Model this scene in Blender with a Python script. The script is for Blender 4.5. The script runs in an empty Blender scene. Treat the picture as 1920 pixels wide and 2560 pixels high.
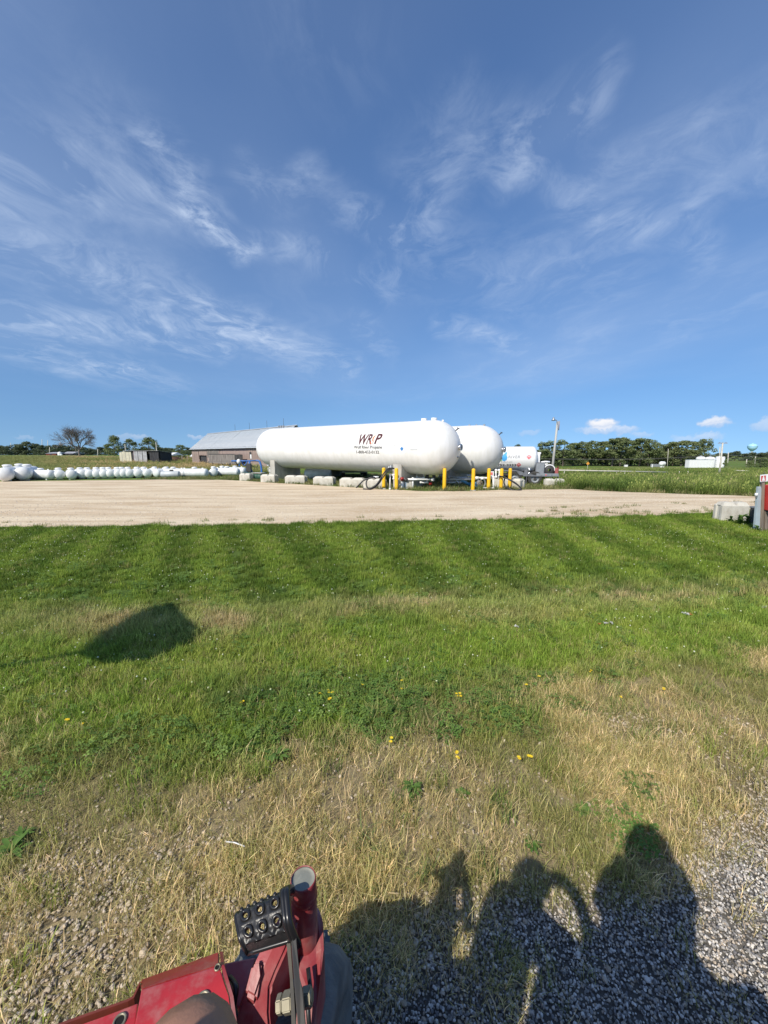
import bpy, bmesh, math, random
import numpy as np
from mathutils import Vector, Matrix, noise as mnoise

random.seed(7)
rng = np.random.default_rng(7)
R = math.radians
scene = bpy.context.scene
COL = scene.collection

# ------------------------------------------------------------------ camera, sky, sun, exposure
F = 962.0                       # focal length in pixels of a 1920 wide frame
TH = math.atan(142 / F)         # the camera looks a little below the horizon
CT, ST = math.cos(TH), math.sin(TH)
CAM = Vector((0, 0, 2.0))
cam_d = bpy.data.cameras.new('camera')
cam = bpy.data.objects.new('camera', cam_d); COL.objects.link(cam)
cam.location = CAM; cam.rotation_euler = (R(90) - TH, 0, 0)
cam_d.sensor_fit = 'HORIZONTAL'; cam_d.sensor_width = 36; cam_d.lens = F / 1920 * 36
cam_d.clip_start = 0.01; cam_d.clip_end = 12000
scene.camera = cam

def ray(px, py):
    d = py - 1280; return Vector((px - 960, F * CT - d * ST, -(F * ST + d * CT)))

ANTI = ray(1553, 2085).normalized()          # where the photographer's own shadow falls
SUN_AZ = math.atan2(-ANTI.x, -ANTI.y)        # compass style, from +y towards +x
SUN_EL = math.asin(-ANTI.z)
SHX, SHY = ANTI.x / -ANTI.z, ANTI.y / -ANTI.z   # shadow offset per metre of height

SKY_STRENGTH = 0.13
world = bpy.data.worlds.new("World"); scene.world = world; world.use_nodes = True
sun_d = bpy.data.lights.new('sun', 'SUN'); sun_d.energy = 5.0; sun_d.angle = R(0.53); sun_d.color = (1.0, 0.935, 0.82)
sun = bpy.data.objects.new('sun', sun_d); COL.objects.link(sun)
sun.rotation_euler = ANTI.to_track_quat('-Z', 'Y').to_euler()
scene.view_settings.view_transform = 'Standard'
scene.view_settings.look = 'None'
scene.view_settings.exposure = 0.0
scene.view_settings.gamma = 1.0
scene.view_settings.use_curve_mapping = False
scene.render.engine = 'CYCLES'
scene.cycles.max_bounces = 5
scene.cycles.diffuse_bounces = 3
scene.cycles.glossy_bounces = 2
scene.cycles.transparent_max_bounces = 8

class NT:
    """small helper to wire shader nodes"""
    def __init__(s, tree): s.t = tree; s.n = tree.nodes; s.l = tree.links
    def new(s, typ, **kw):
        n = s.n.new(typ)
        for k, v in kw.items(): setattr(n, k, v)
        return n
    def set(s, sock, v):
        if hasattr(v, 'is_output') or isinstance(v, bpy.types.NodeSocket): s.l.new(v, sock)
        else: sock.default_value = v
    def m(s, op, a, b=0.0, c=0.0, clamp=False):
        n = s.new('ShaderNodeMath', operation=op, use_clamp=clamp)
        s.set(n.inputs[0], a); s.set(n.inputs[1], b)
        if len(n.inputs) > 2: s.set(n.inputs[2], c)
        return n.outputs[0]
    def vm(s, op, a, b=(0, 0, 0), scale=None):
        n = s.new('ShaderNodeVectorMath', operation=op)
        s.set(n.inputs[0], a)
        if op not in ('NORMALIZE', 'LENGTH', 'SCALE'): s.set(n.inputs[1], b)
        if scale is not None: s.set(n.inputs['Scale'], scale)
        return n.outputs['Value'] if op in ('LENGTH', 'DOT_PRODUCT', 'DISTANCE') else n.outputs[0]
    def noise(s, vec, scale, detail=4, rough=0.55, dist=0.0, color=False):
        n = s.new('ShaderNodeTexNoise')
        s.l.new(vec, n.inputs['Vector']); n.inputs['Scale'].default_value = scale
        n.inputs['Detail'].default_value = detail; n.inputs['Roughness'].default_value = rough
        n.inputs['Distortion'].default_value = dist
        return n.outputs['Color'] if color else n.outputs['Fac']
    def ss(s, v, a, b, lo=0.0, hi=1.0):
        n = s.new('ShaderNodeMapRange', interpolation_type='SMOOTHSTEP')
        s.set(n.inputs['Value'], v); n.inputs['From Min'].default_value = a; n.inputs['From Max'].default_value = b
        n.inputs['To Min'].default_value = lo; n.inputs['To Max'].default_value = hi
        return n.outputs[0]
    def mix(s, fac, a, b, blend='MIX'):
        n = s.new('ShaderNodeMix', data_type='RGBA', blend_type=blend)
        s.set(n.inputs[0], fac)
        for sock, v in ((n.inputs[6], a), (n.inputs[7], b)):
            if isinstance(v, (tuple, list)) and len(v) == 3: v = (*v, 1)
            s.set(sock, v)
        return n.outputs[2]
    def sep(s, v):
        n = s.new('ShaderNodeSeparateXYZ'); s.l.new(v, n.inputs[0]); return n.outputs
    def comb(s, x, y, z):
        n = s.new('ShaderNodeCombineXYZ')
        for i, v in enumerate((x, y, z)): s.set(n.inputs[i], v)
        return n.outputs[0]

def build_sky():
    w = NT(world.node_tree); w.n.clear()
    sky = w.new('ShaderNodeTexSky', sky_type='NISHITA')
    sky.sun_disc = False; sky.sun_elevation = SUN_EL; sky.sun_rotation = SUN_AZ
    sky.altitude = 200; sky.air_density = 1.0; sky.dust_density = 0.35; sky.ozone_density = 2.2
    dirn = w.new('ShaderNodeTexCoord').outputs['Generated']
    dirn = w.vm('NORMALIZE', dirn)
    x, y, z = w.sep(dirn)
    w.l.new(w.vm('NORMALIZE', w.comb(x, y, w.m('ADD', w.m('MULTIPLY', w.m('MAXIMUM', z, 0.0), 0.62), 0.13))), sky.inputs[0])   # clear, haze-free air down to the horizon
    zz = w.m('ADD', w.m('MAXIMUM', z, 0.0), 0.06)
    u = w.m('DIVIDE', x, zz); v = w.m('DIVIDE', y, zz)
    uv = w.comb(u, w.m('MULTIPLY', v, 0.48), 0.0)           # high ice cloud drawn out along the wind
    warp = w.noise(w.comb(u, v, 0.0), 0.9, 3, 0.55, color=True)
    warp = w.vm('SCALE', w.vm('SUBTRACT', warp, (0.5, 0.5, 0.5)), scale=1.1)
    uvw = w.vm('ADD', uv, warp)
    fil = w.noise(uvw, 2.3, 9, 0.66)
    fil2 = w.noise(w.vm('ADD', uvw, (7.3, 2.1, 0)), 9.0, 5, 0.65)
    big = w.noise(w.comb(u, w.m('MULTIPLY', v, 0.6), 3.0), 0.55, 3, 0.5)
    # wisps that can be told apart in the picture, as strokes on the sky
    wob = w.noise(dirn, 5.5, 4, 0.6, color=True)
    p = w.vm('ADD', dirn, w.vm('SCALE', w.vm('SUBTRACT', wob, (0.5, 0.5, 0.5)), scale=0.075))
    strokes = [
        ([(-60, 375), (200, 435), (480, 520)], 0.034, 0.55), ([(372, 360), (445, 440), (480, 510), (600, 605)], 0.017, 0.75),
        ([(420, 352), (480, 420)], 0.018, 0.40), ([(470, 505), (590, 600), (735, 612)], 0.016, 0.55), ([(610, 430), (690, 478), (770, 440)], 0.022, 0.50),
        ([(-60, 560), (160, 660), (400, 745), (620, 830)], 0.034, 0.60), ([(520, 800), (700, 860), (860, 915)], 0.026, 0.60), ([(-60, 765), (260, 828), (540, 876)], 0.016, 0.75),
        ([(-60, 830), (160, 895), (430, 975)], 0.022, 0.70), ([(160, 921), (370, 936)], 0.009, 0.65), ([(340, 790), (425, 830)], 0.010, 0.55),
        ([(1485, 240), (1330, 345), (1270, 440)], 0.024, 0.75), ([(1260, 330), (1120, 440), (1060, 550)], 0.030, 0.50), ([(1150, 260), (1030, 380)], 0.030, 0.25), ([(860, 520), (960, 560), (1000, 600)], 0.024, 0.55),
        ([(1340, 430), (1480, 530), (1690, 560), (1760, 630)], 0.020, 0.45), ([(1500, 430), (1700, 350), (1960, 300)], 0.026, 0.38), ([(1760, 480), (1960, 420)], 0.026, 0.35),
        ([(1090, 820), (1200, 835), (1300, 868)], 0.014, 0.60), ([(800, 640), (880, 690), (970, 705)], 0.022, 0.45), ([(1040, 640), (1300, 700), (1500, 650)], 0.050, 0.35),
        ([(900, 790), (960, 870)], 0.018, 0.35), ([(1700, 800), (1880, 740)], 0.03, 0.25), ([(240, 270), (330, 300)], 0.03, 0.28), ([(720, 20), (880, 160)], 0.05, 0.12)]
    acc = None
    for pts, wd, inten in strokes:
        ds = [ray(*q).normalized() for q in pts]
        best = None
        for a, b in zip(ds, ds[1:]):
            ab = b - a
            pa = w.vm('SUBTRACT', p, tuple(a))
            t = w.m('MULTIPLY', w.vm('DOT_PRODUCT', pa, tuple(ab)), 1 / ab.length_squared, clamp=True)
            d = w.vm('LENGTH', w.vm('SUBTRACT', pa, w.vm('SCALE', tuple(ab), scale=t)))
            best = d if best is None else w.m('MINIMUM', best, d)
        g = w.m('MULTIPLY', w.ss(best, 0.0, wd * 2.6, 1.0, 0.0), inten)
        acc = g if acc is None else w.m('ADD', acc, g)
    tex = w.m('ADD', w.m('MULTIPLY', w.ss(fil, 0.36, 0.66), 0.70), w.m('MULTIPLY', w.ss(fil2, 0.40, 0.70), 0.45))
    stroke = w.m('MULTIPLY', acc, w.m('MAXIMUM', w.m('SUBTRACT', w.m('MULTIPLY', tex, 1.20), 0.12), 0.10))
    base = w.m('MULTIPLY', w.m('MULTIPLY', w.ss(fil, 0.42, 0.80), w.ss(big, 0.36, 0.66)), 0.17)
    veil = w.m('MULTIPLY', w.m('ADD', w.ss(big, 0.25, 0.75), 0.30), 0.18)
    fade = w.ss(z, 0.04, 0.26)
    cirrus = w.m('MULTIPLY', w.m('ADD', w.m('ADD', w.m('MULTIPLY', stroke, 0.50), base), veil), fade, clamp=True)
    # the photograph's sky is a deep, saturated blue
    hsv = w.new('ShaderNodeHueSaturation'); w.l.new(sky.outputs[0], hsv.inputs['Color'])
    hsv.inputs['Saturation'].default_value = 1.29; hsv.inputs['Hue'].default_value = 0.507; hsv.inputs['Value'].default_value = 1.0
    c = w.mix(cirrus, hsv.outputs[0], (5.2, 6.1, 7.6))
    # small fair-weather cumulus low over the horizon
    cum = None; shade = None
    pn = w.vm('ADD', dirn, w.vm('SCALE', w.vm('SUBTRACT', w.noise(dirn, 40, 5, 0.6, color=True), (0.5, 0.5, 0.5)), scale=0.034))
    for (cx, cy, hw, hh, den) in [(1506, 1062, 40, 19, 1.0), (1515, 1076, 72, 11, 0.62), (1555, 1077, 32, 10, 0.6), (1782, 1056, 34, 14, 0.85), (1794, 1063, 34, 9, 0.6),
                                  (1712, 1096, 30, 12, 0.40), (1768, 1092, 34, 14, 0.5), (1915, 1062, 32, 18, 0.5), (1600, 1086, 30, 8, 0.4),
                                  (345, 1091, 22, 9, 0.40), (310, 1095, 26, 8, 0.3), (490, 1092, 26, 6, 0.45), (1325, 1081, 30, 9, 0.32), (60, 1092, 22, 6, 0.25)]:
        d0 = ray(cx, cy).normalized()
        rt = Vector((d0.y, -d0.x, 0)).normalized(); up = rt.cross(d0).normalized()
        q = w.vm('SUBTRACT', pn, tuple(d0))
        k = F / (ray(cx, cy).length / F) / F
        a = w.m('DIVIDE', w.vm('DOT_PRODUCT', q, tuple(rt)), hw / ray(cx, cy).length)
        b = w.m('DIVIDE', w.vm('DOT_PRODUCT', q, tuple(up)), hh / ray(cx, cy).length)
        r = w.m('ADD', w.m('MULTIPLY', a, a), w.m('MULTIPLY', b, b))
        g = w.m('MULTIPLY', w.ss(r, 0.25, 1.15, 1.0, 0.0), den)
        s_ = w.m('MULTIPLY', g, w.ss(b, -0.8, 0.5))
        cum = g if cum is None else w.m('MAXIMUM', cum, g)
        shade = s_ if shade is None else w.m('MAXIMUM', shade, s_)
    ccol = w.mix(shade, (4.2, 5.0, 6.6), (8.2, 7.9, 7.7))
    c = w.mix(w.m('MULTIPLY', cum, 0.85, clamp=True), c, ccol)
    bg = w.new('ShaderNodeBackground'); w.l.new(c, bg.inputs[0]); bg.inputs[1].default_value = SKY_STRENGTH
    out = w.new('ShaderNodeOutputWorld'); w.l.new(bg.outputs[0], out.inputs[0])
build_sky()

# ------------------------------------------------------------------ lie of the land
def sstep(a, b, v):
    t = np.clip((np.asarray(v, float) - a) / (b - a), 0, 1); return t * t * (3 - 2 * t)

def tz(x, y):
    """ground height: flat yard, land rising gently to the left, falling away to the right"""
    x = np.asarray(x, float); y = np.asarray(y, float)
    a = x / np.maximum(y, 1.0)
    wl = 1 - sstep(-0.40, 0.05, a); wr = sstep(0.12, 0.42, a)
    zl = np.interp(y, [37, 60, 80, 130, 200, 600, 4000], [0, 0.10, 0.45, 1.5, 1.95, 2.2, 4.0])
    zr = np.interp(y, [19, 24, 28, 40, 55, 90, 150, 200, 300, 700, 1500, 4000], [0, -.08, -.2, -.62, -1.15, -1.9, -2.8, -3.5, -3.9, -4.2, -2, 0])
    zc = np.interp(y, [40, 200, 4000], [0, -0.2, 0])
    return zl * wl + zr * wr + zc * (1 - wl) * (1 - wr)

def tzf(x, y): return float(tz(x, y))

def G(px, py, z=0.0):
    r = ray(px, py); return CAM + r * ((z - CAM.z) / r.z)
def GT(px, py, dz=0.0):
    z = 0.0
    for _ in range(40):
        p = G(px, py, z); z = 0.5 * z + 0.5 * tzf(p.x, p.y)
    return Vector((p.x, p.y, tzf(p.x, p.y) + dz))
def D(px, py, depth): return CAM + ray(px, py) * (depth / F)
def on_ground(x, y, dz=0.0): return Vector((x, y, tzf(x, y) + dz))
def at_dist(px, y):
    """ground point in the direction of a picture column, y metres ahead"""
    x = (px - 960) / (F * CT + 140 * ST) * y
    return on_ground(x, y)

# value noise for layouts (numpy)
_perm = np.random.default_rng(3).random((256, 256))
def vnoise(x, y):
    xi = np.floor(x).astype(int); yi = np.floor(y).astype(int)
    fx = x - xi; fy = y - yi; fx = fx * fx * (3 - 2 * fx); fy = fy * fy * (3 - 2 * fy)
    g = lambda i, j: _perm[i & 255, j & 255]
    return (g(xi, yi) * (1 - fx) + g(xi + 1, yi) * fx) * (1 - fy) + (g(xi, yi + 1) * (1 - fx) + g(xi + 1, yi + 1) * fx) * fy
def fbm(x, y, sc, oc=4):
    x = np.asarray(x, float) * sc; y = np.asarray(y, float) * sc; s = 0; a = .5; n = 0
    for i in range(oc):
        s = s + a * vnoise(x + 17.3 * i, y - 9.1 * i); n += a; a *= .5; x = x * 2.03; y = y * 2.03
    return s / n

# ------------------------------------------------------------------ materials
MATS = {}
def mat(name, col, rough=0.6, metal=0.0, col2=None, nscale=3.0, ndetail=5, lo=0.35, hi=0.65, bump=0.0, bscale=20.0, spec=0.5,
        stretch=(1, 1, 1), coat=0.0, specks=None, dirt=None):
    if name in MATS: return MATS[name]
    m = bpy.data.materials.new(name); m.use_nodes = True
    t = NT(m.node_tree); bsdf = t.n['Principled BSDF']
    bsdf.inputs['Roughness'].default_value = rough; bsdf.inputs['Metallic'].default_value = metal
    bsdf.inputs['Specular IOR Level'].default_value = spec; bsdf.inputs['Coat Weight'].default_value = coat
    co = t.new('ShaderNodeTexCoord').outputs['Object']
    mp = t.new('ShaderNodeMapping'); t.l.new(co, mp.inputs[0]); mp.inputs['Scale'].default_value = stretch
    vec = mp.outputs[0]
    c = (*col, 1)
    if col2 is not None:
        f = t.noise(vec, nscale, ndetail, 0.6)
        c = t.mix(t.ss(f, lo, hi), col, col2)
    if dirt is not None:      # (colour, scale, lo, hi, amount): patches of dust or stains
        f = t.noise(vec, dirt[1], 6, 0.65)
        c = t.mix(t.m('MULTIPLY', t.ss(f, dirt[2], dirt[3]), dirt[4]), c, dirt[0])
    if specks is not None:
        f = t.noise(vec, specks[1], 2, 0.5)
        c = t.mix(t.ss(f, specks[2], specks[2] + 0.06), c, specks[0])
    t.set(bsdf.inputs['Base Color'], c)
    if bump:
        b = t.new('ShaderNodeBump'); b.inputs['Strength'].default_value = bump; b.inputs['Distance'].default_value = 0.02
        t.l.new(t.noise(vec, bscale, 5, 0.6), b.inputs['Height']); t.l.new(b.outputs[0], bsdf.inputs['Normal'])
    MATS[name] = m
    return m

M_tank = mat('tank_white', (.80, .80, .785), .38, col2=(.73, .73, .70), nscale=1.6, stretch=(1.6, 1.6, .35), dirt=((.50, .46, .38), 1.4, .56, .82, .38), bump=.05, bscale=3)
M_tank2 = mat('small_tank_white', (.78, .79, .78), .45, col2=(.66, .68, .66), nscale=2.0, dirt=((.38, .38, .33), 2.5, .54, .75, .5), bump=.05, bscale=8)
M_tankgrey = mat('small_tank_grey', (.50, .53, .54), .45, col2=(.42, .45, .46), nscale=2.0, dirt=((.3, .28, .24), 3, .55, .75, .5))
M_dome = mat('dome_cover', (.76, .76, .74), .5, dirt=((.35, .34, .3), 5, .55, .75, .5))
M_conc = mat('concrete', (.48, .46, .41), .9, col2=(.36, .34, .30), nscale=2.2, bump=.35, bscale=18, dirt=((.22, .20, .17), 1.7, .58, .78, .5), stretch=(1, 1, .5))
M_conc_light = mat('concrete_light', (.57, .545, .475), .9, col2=(.45, .42, .355), nscale=2.6, bump=.4, bscale=16, dirt=((.26, .25, .2), 3.0, .58, .78, .45))
M_yellow = mat('yellow_paint', (.86, .50, .012), .42, col2=(.80, .45, .012), nscale=5, dirt=((.22, .15, .06), 7, .64, .78, .5))
M_pipe_white = mat('pipe_white', (.78, .78, .76), .4, dirt=((.3, .28, .25), 6, .6, .8, .5))
M_steel = mat('galvanised', (.40, .42, .43), .45, metal=.6, col2=(.30, .32, .33), nscale=9)
M_greymetal = mat('grey_metal', (.30, .32, .34), .5, metal=.2, col2=(.24, .26, .28), nscale=5)
M_dark = mat('dark_metal', (.035, .037, .04), .55, col2=(.06, .055, .05), nscale=6)
M_black_rubber = mat('black_rubber', (.018, .018, .019), .5, col2=(.035, .034, .032), nscale=9, bump=.1, bscale=30)
M_hose = mat('hose_black', (.02, .02, .022), .45)
M_redpart = mat('red_valve', (.35, .02, .015), .45)
M_blue = mat('blue_paint', (.03, .13, .42), .45, col2=(.05, .17, .46), nscale=5, dirt=((.15, .10, .07), 5, .6, .8, .5))
M_bluelight = mat('blue_machine', (.10, .30, .46), .45)
M_greenbed = mat('green_paint', (.03, .09, .06), .6)
M_wood = mat('weathered_wood', (.42, .325, .285), .9, col2=(.19, .13, .11), nscale=1.6, bump=.4, bscale=14, stretch=(3, 3, .35), dirt=((.52, .47, .45), 1.5, .5, .75, .6))
M_wood_grey = mat('door_wood', (.27, .24, .22), .9, col2=(.15, .13, .115), nscale=2, bump=.4, bscale=14, stretch=(3, 3, .5))
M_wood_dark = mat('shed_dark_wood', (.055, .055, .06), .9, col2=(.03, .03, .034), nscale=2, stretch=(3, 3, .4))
M_post = mat('post_wood', (.25, .20, .155), .9, col2=(.12, .095, .075), nscale=4, bump=.5, bscale=16, stretch=(3, 3, .3), dirt=((.35, .30, .25), 3, .5, .75, .6))
M_roof = mat('barn_roof_metal', (.49, .51, .52), .55, metal=.0, col2=(.38, .42, .45), nscale=.4, stretch=(1, 1, 1), dirt=((.28, .25, .22), .7, .62, .82, .4))
M_white = mat('white_paint', (.80, .80, .79), .5)
M_cream = mat('cream_metal', (.62, .58, .44), .6, col2=(.5, .46, .35), nscale=2, dirt=((.30, .24, .16), 2.5, .6, .8, .5))
M_tin = mat('shed_tin', (.46, .46, .47), .55, metal=.2, col2=(.34, .33, .33), nscale=1.5, dirt=((.30, .16, .10), 1.5, .62, .8, .55))
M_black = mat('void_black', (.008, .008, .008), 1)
M_maroon = mat('lettering_maroon', (.075, .012, .014), .5)
M_ink = mat('lettering_black', (.018, .018, .02), .5)
M_greyink = mat('lettering_grey', (.16, .17, .19), .5)
M_palegrey = mat('lettering_pale', (.42, .44, .45), .5)
M_orange = mat('flame_orange', (.80, .16, .02), .5)
M_logoblue = mat('logo_blue', (.06, .36, .72), .5)
M_logogreen = mat('logo_green', (.10, .38, .08), .5)
M_redlabel = mat('placard_red', (.60, .035, .03), .5)
M_pinklabel = mat('placard_faded', (.72, .16, .18), .5)
M_whitelabel = mat('label_white', (.78, .78, .78), .5)
M_nfpa_blue = mat('label_blue', (.03, .20, .50), .5)
M_truck = mat('truck_white', (.80, .80, .79), .3, coat=.2, dirt=((.5, .48, .44), 2, .6, .8, .4))
M_truckgrey = mat('truck_grey', (.17, .18, .20), .5, col2=(.13, .135, .15), nscale=3)
M_tyre = mat('tyre', (.03, .03, .031), .85, col2=(.06, .057, .05), nscale=10)
M_chrome = mat('chrome', (.62, .63, .65), .2, metal=.9)
M_glass = mat('dark_glass', (.02, .025, .03), .05, spec=.8)
M_redbarn = mat('red_siding', (.20, .05, .035), .8)
M_tower = mat('tower_blue', (.36, .64, .80), .45)
M_towerstem = mat('tower_stem', (.62, .66, .68), .5)
M_bark = mat('bark', (.15, .125, .105), .95, col2=(.08, .066, .055), nscale=3, bump=.5, bscale=10, stretch=(2, 2, .4))
M_bark_pale = mat('bark_bare', (.21, .185, .165), .95, col2=(.13, .11, .10), nscale=3)
M_wire = mat('wire', (.10, .10, .10), .6)
M_red = mat('red_machine_paint', (.33, .034, .040), .42, col2=(.23, .022, .028), nscale=5, coat=.25,
            dirt=((.40, .25, .22), 9, .42, .75, .60), bump=.05, bscale=30)
M_redbright = mat('red_panel_paint', (.56, .036, .040), .36, col2=(.36, .024, .03), nscale=4, coat=.35, dirt=((.50, .30, .26), 16, .46, .78, .45), bump=.04, bscale=40)
M_redrust = mat('red_inner_paint', (.22, .035, .02), .6, col2=(.14, .03, .018), nscale=8)
M_capgrey = mat('cap_grey', (.30, .30, .25), .6, col2=(.20, .21, .18), nscale=14, ndetail=8, dirt=((.36, .36, .32), 30, .5, .7, .6))
M_pad = mat('pedal_rubber', (.014, .014, .015), .36, col2=(.024, .024, .025), nscale=12, dirt=((.12, .11, .09), 16, .55, .8, .5), bump=.12, bscale=60)
M_padrim = mat('pedal_rubber_rim', (.016, .016, .017), .28)
M_bar = mat('pedal_bar', (.075, .066, .050), .6, metal=.0, col2=(.04, .038, .034), nscale=14)
M_bolt = mat('zinc_bolt', (.34, .31, .22), .45, metal=.5, col2=(.24, .22, .16), nscale=20)
M_wheelrub = mat('dusty_rubber', (.15, .165, .17), .85, col2=(.09, .10, .105), nscale=9, bump=.3, bscale=40, dirt=((.26, .26, .24), 6, .5, .75, .5))
M_skin = mat('skin', (.34, .175, .115), .55, col2=(.25, .13, .085), nscale=22, ndetail=6, dirt=((.20, .155, .13), 14, .48, .7, .5), bump=.10, bscale=90, spec=.35)
M_shirt = mat('shirt', (.10, .11, .13), .9)
M_shorts = mat('shorts', (.16, .14, .10), .9)
M_phone = mat('phone_black', (.02, .02, .022), .25)
M_litter = mat('litter_white', (.75, .74, .72), .7)
M_litter_o = mat('litter_orange', (.75, .22, .08), .7)
M_petal = mat('petal_yellow', (.82, .58, .02), .6)
M_rail = mat('rail_pale', (.60, .57, .48), .7, col2=(.48, .45, .38), nscale=2)
M_orangesign = mat('orange_sign', (.75, .33, .05), .6)
M_boxgrey = mat('box_grey', (.40, .47, .50), .5, col2=(.35, .41, .44), nscale=3, dirt=((.25, .24, .2), 4, .6, .8, .4))
M_redcab = mat('red_cabinet', (.58, .045, .04), .5, col2=(.48, .04, .036), nscale=3)
M_logs = mat('logs_brown', (.16, .085, .055), .9, col2=(.10, .055, .04), nscale=4)

def instancer_mat(name, rough=0.6, trans=0.35, spec=0.25, var=0.25):
    """material whose colour comes with each scattered piece"""
    m = bpy.data.materials.new(name); m.use_nodes = True
    t = NT(m.node_tree); b = t.n['Principled BSDF']; out = t.n['Material Output']
    a = t.new('ShaderNodeAttribute', attribute_type='INSTANCER', attribute_name='col').outputs['Color']
    g = t.new('ShaderNodeAttribute', attribute_type='GEOMETRY', attribute_name='tint').outputs['Color']
    c = t.mix(1.0, a, g, 'MULTIPLY')
    t.l.new(c, b.inputs['Base Color']); b.inputs['Roughness'].default_value = rough
    b.inputs['Specular IOR Level'].default_value = spec
    if trans:
        tr = t.new('ShaderNodeBsdfTranslucent'); t.l.new(c, tr.inputs[0])
        mx = t.new('ShaderNodeMixShader'); mx.inputs[0].default_value = trans
        t.l.new(b.outputs[0], mx.inputs[1]); t.l.new(tr.outputs[0], mx.inputs[2]); t.l.new(mx.outputs[0], out.inputs[0])
    return m
M_blade = instancer_mat('grass_blade', .55, .35, .18)
M_stone = instancer_mat('stone', .85, 0, .25)

def foliage_mat(name, c1, c2, c3):
    m = bpy.data.materials.new(name); m.use_nodes = True
    t = NT(m.node_tree); b = t.n['Principled BSDF']; out = t.n['Material Output']
    co = t.new('ShaderNodeTexCoord').outputs['Object']
    rnd = t.new('ShaderNodeObjectInfo').outputs['Random']
    f = t.noise(co, .45, 3, .6); f2 = t.noise(co, 2.3, 2, .5)
    c = t.mix(t.ss(f, .36, .64), c1, c2)
    c = t.mix(t.m('MULTIPLY', t.ss(f2, .5, .7), .6), c, c3)
    c = t.mix(t.m('MULTIPLY', rnd, .35), c, (c2[0] * 1.1, c2[1] * .95, c2[2]))
    t.l.new(c, b.inputs['Base Color']); b.inputs['Roughness'].default_value = .65; b.inputs['Specular IOR Level'].default_value = .2
    tr = t.new('ShaderNodeBsdfTranslucent'); t.l.new(c, tr.inputs[0])
    mx = t.new('ShaderNodeMixShader'); mx.inputs[0].default_value = .25
    t.l.new(b.outputs[0], mx.inputs[1]); t.l.new(tr.outputs[0], mx.inputs[2]); t.l.new(mx.outputs[0], out.inputs[0])
    return m
M_leaf = foliage_mat('leaves_green', (.125, .170, .066), (.18, .22, .090), (.25, .275, .125))  # tree greens lightened and greyed, haze put into the leaf colour
M_leaf_far = foliage_mat('leaves_far', (.098, .130, .072), (.13, .165, .090), (.165, .19, .11))  # same for far trees: distance haze mixed into the greens
M_weed = foliage_mat('weed_leaf', (.09, .18, .035), (.14, .24, .055), (.19, .29, .08))

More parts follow.
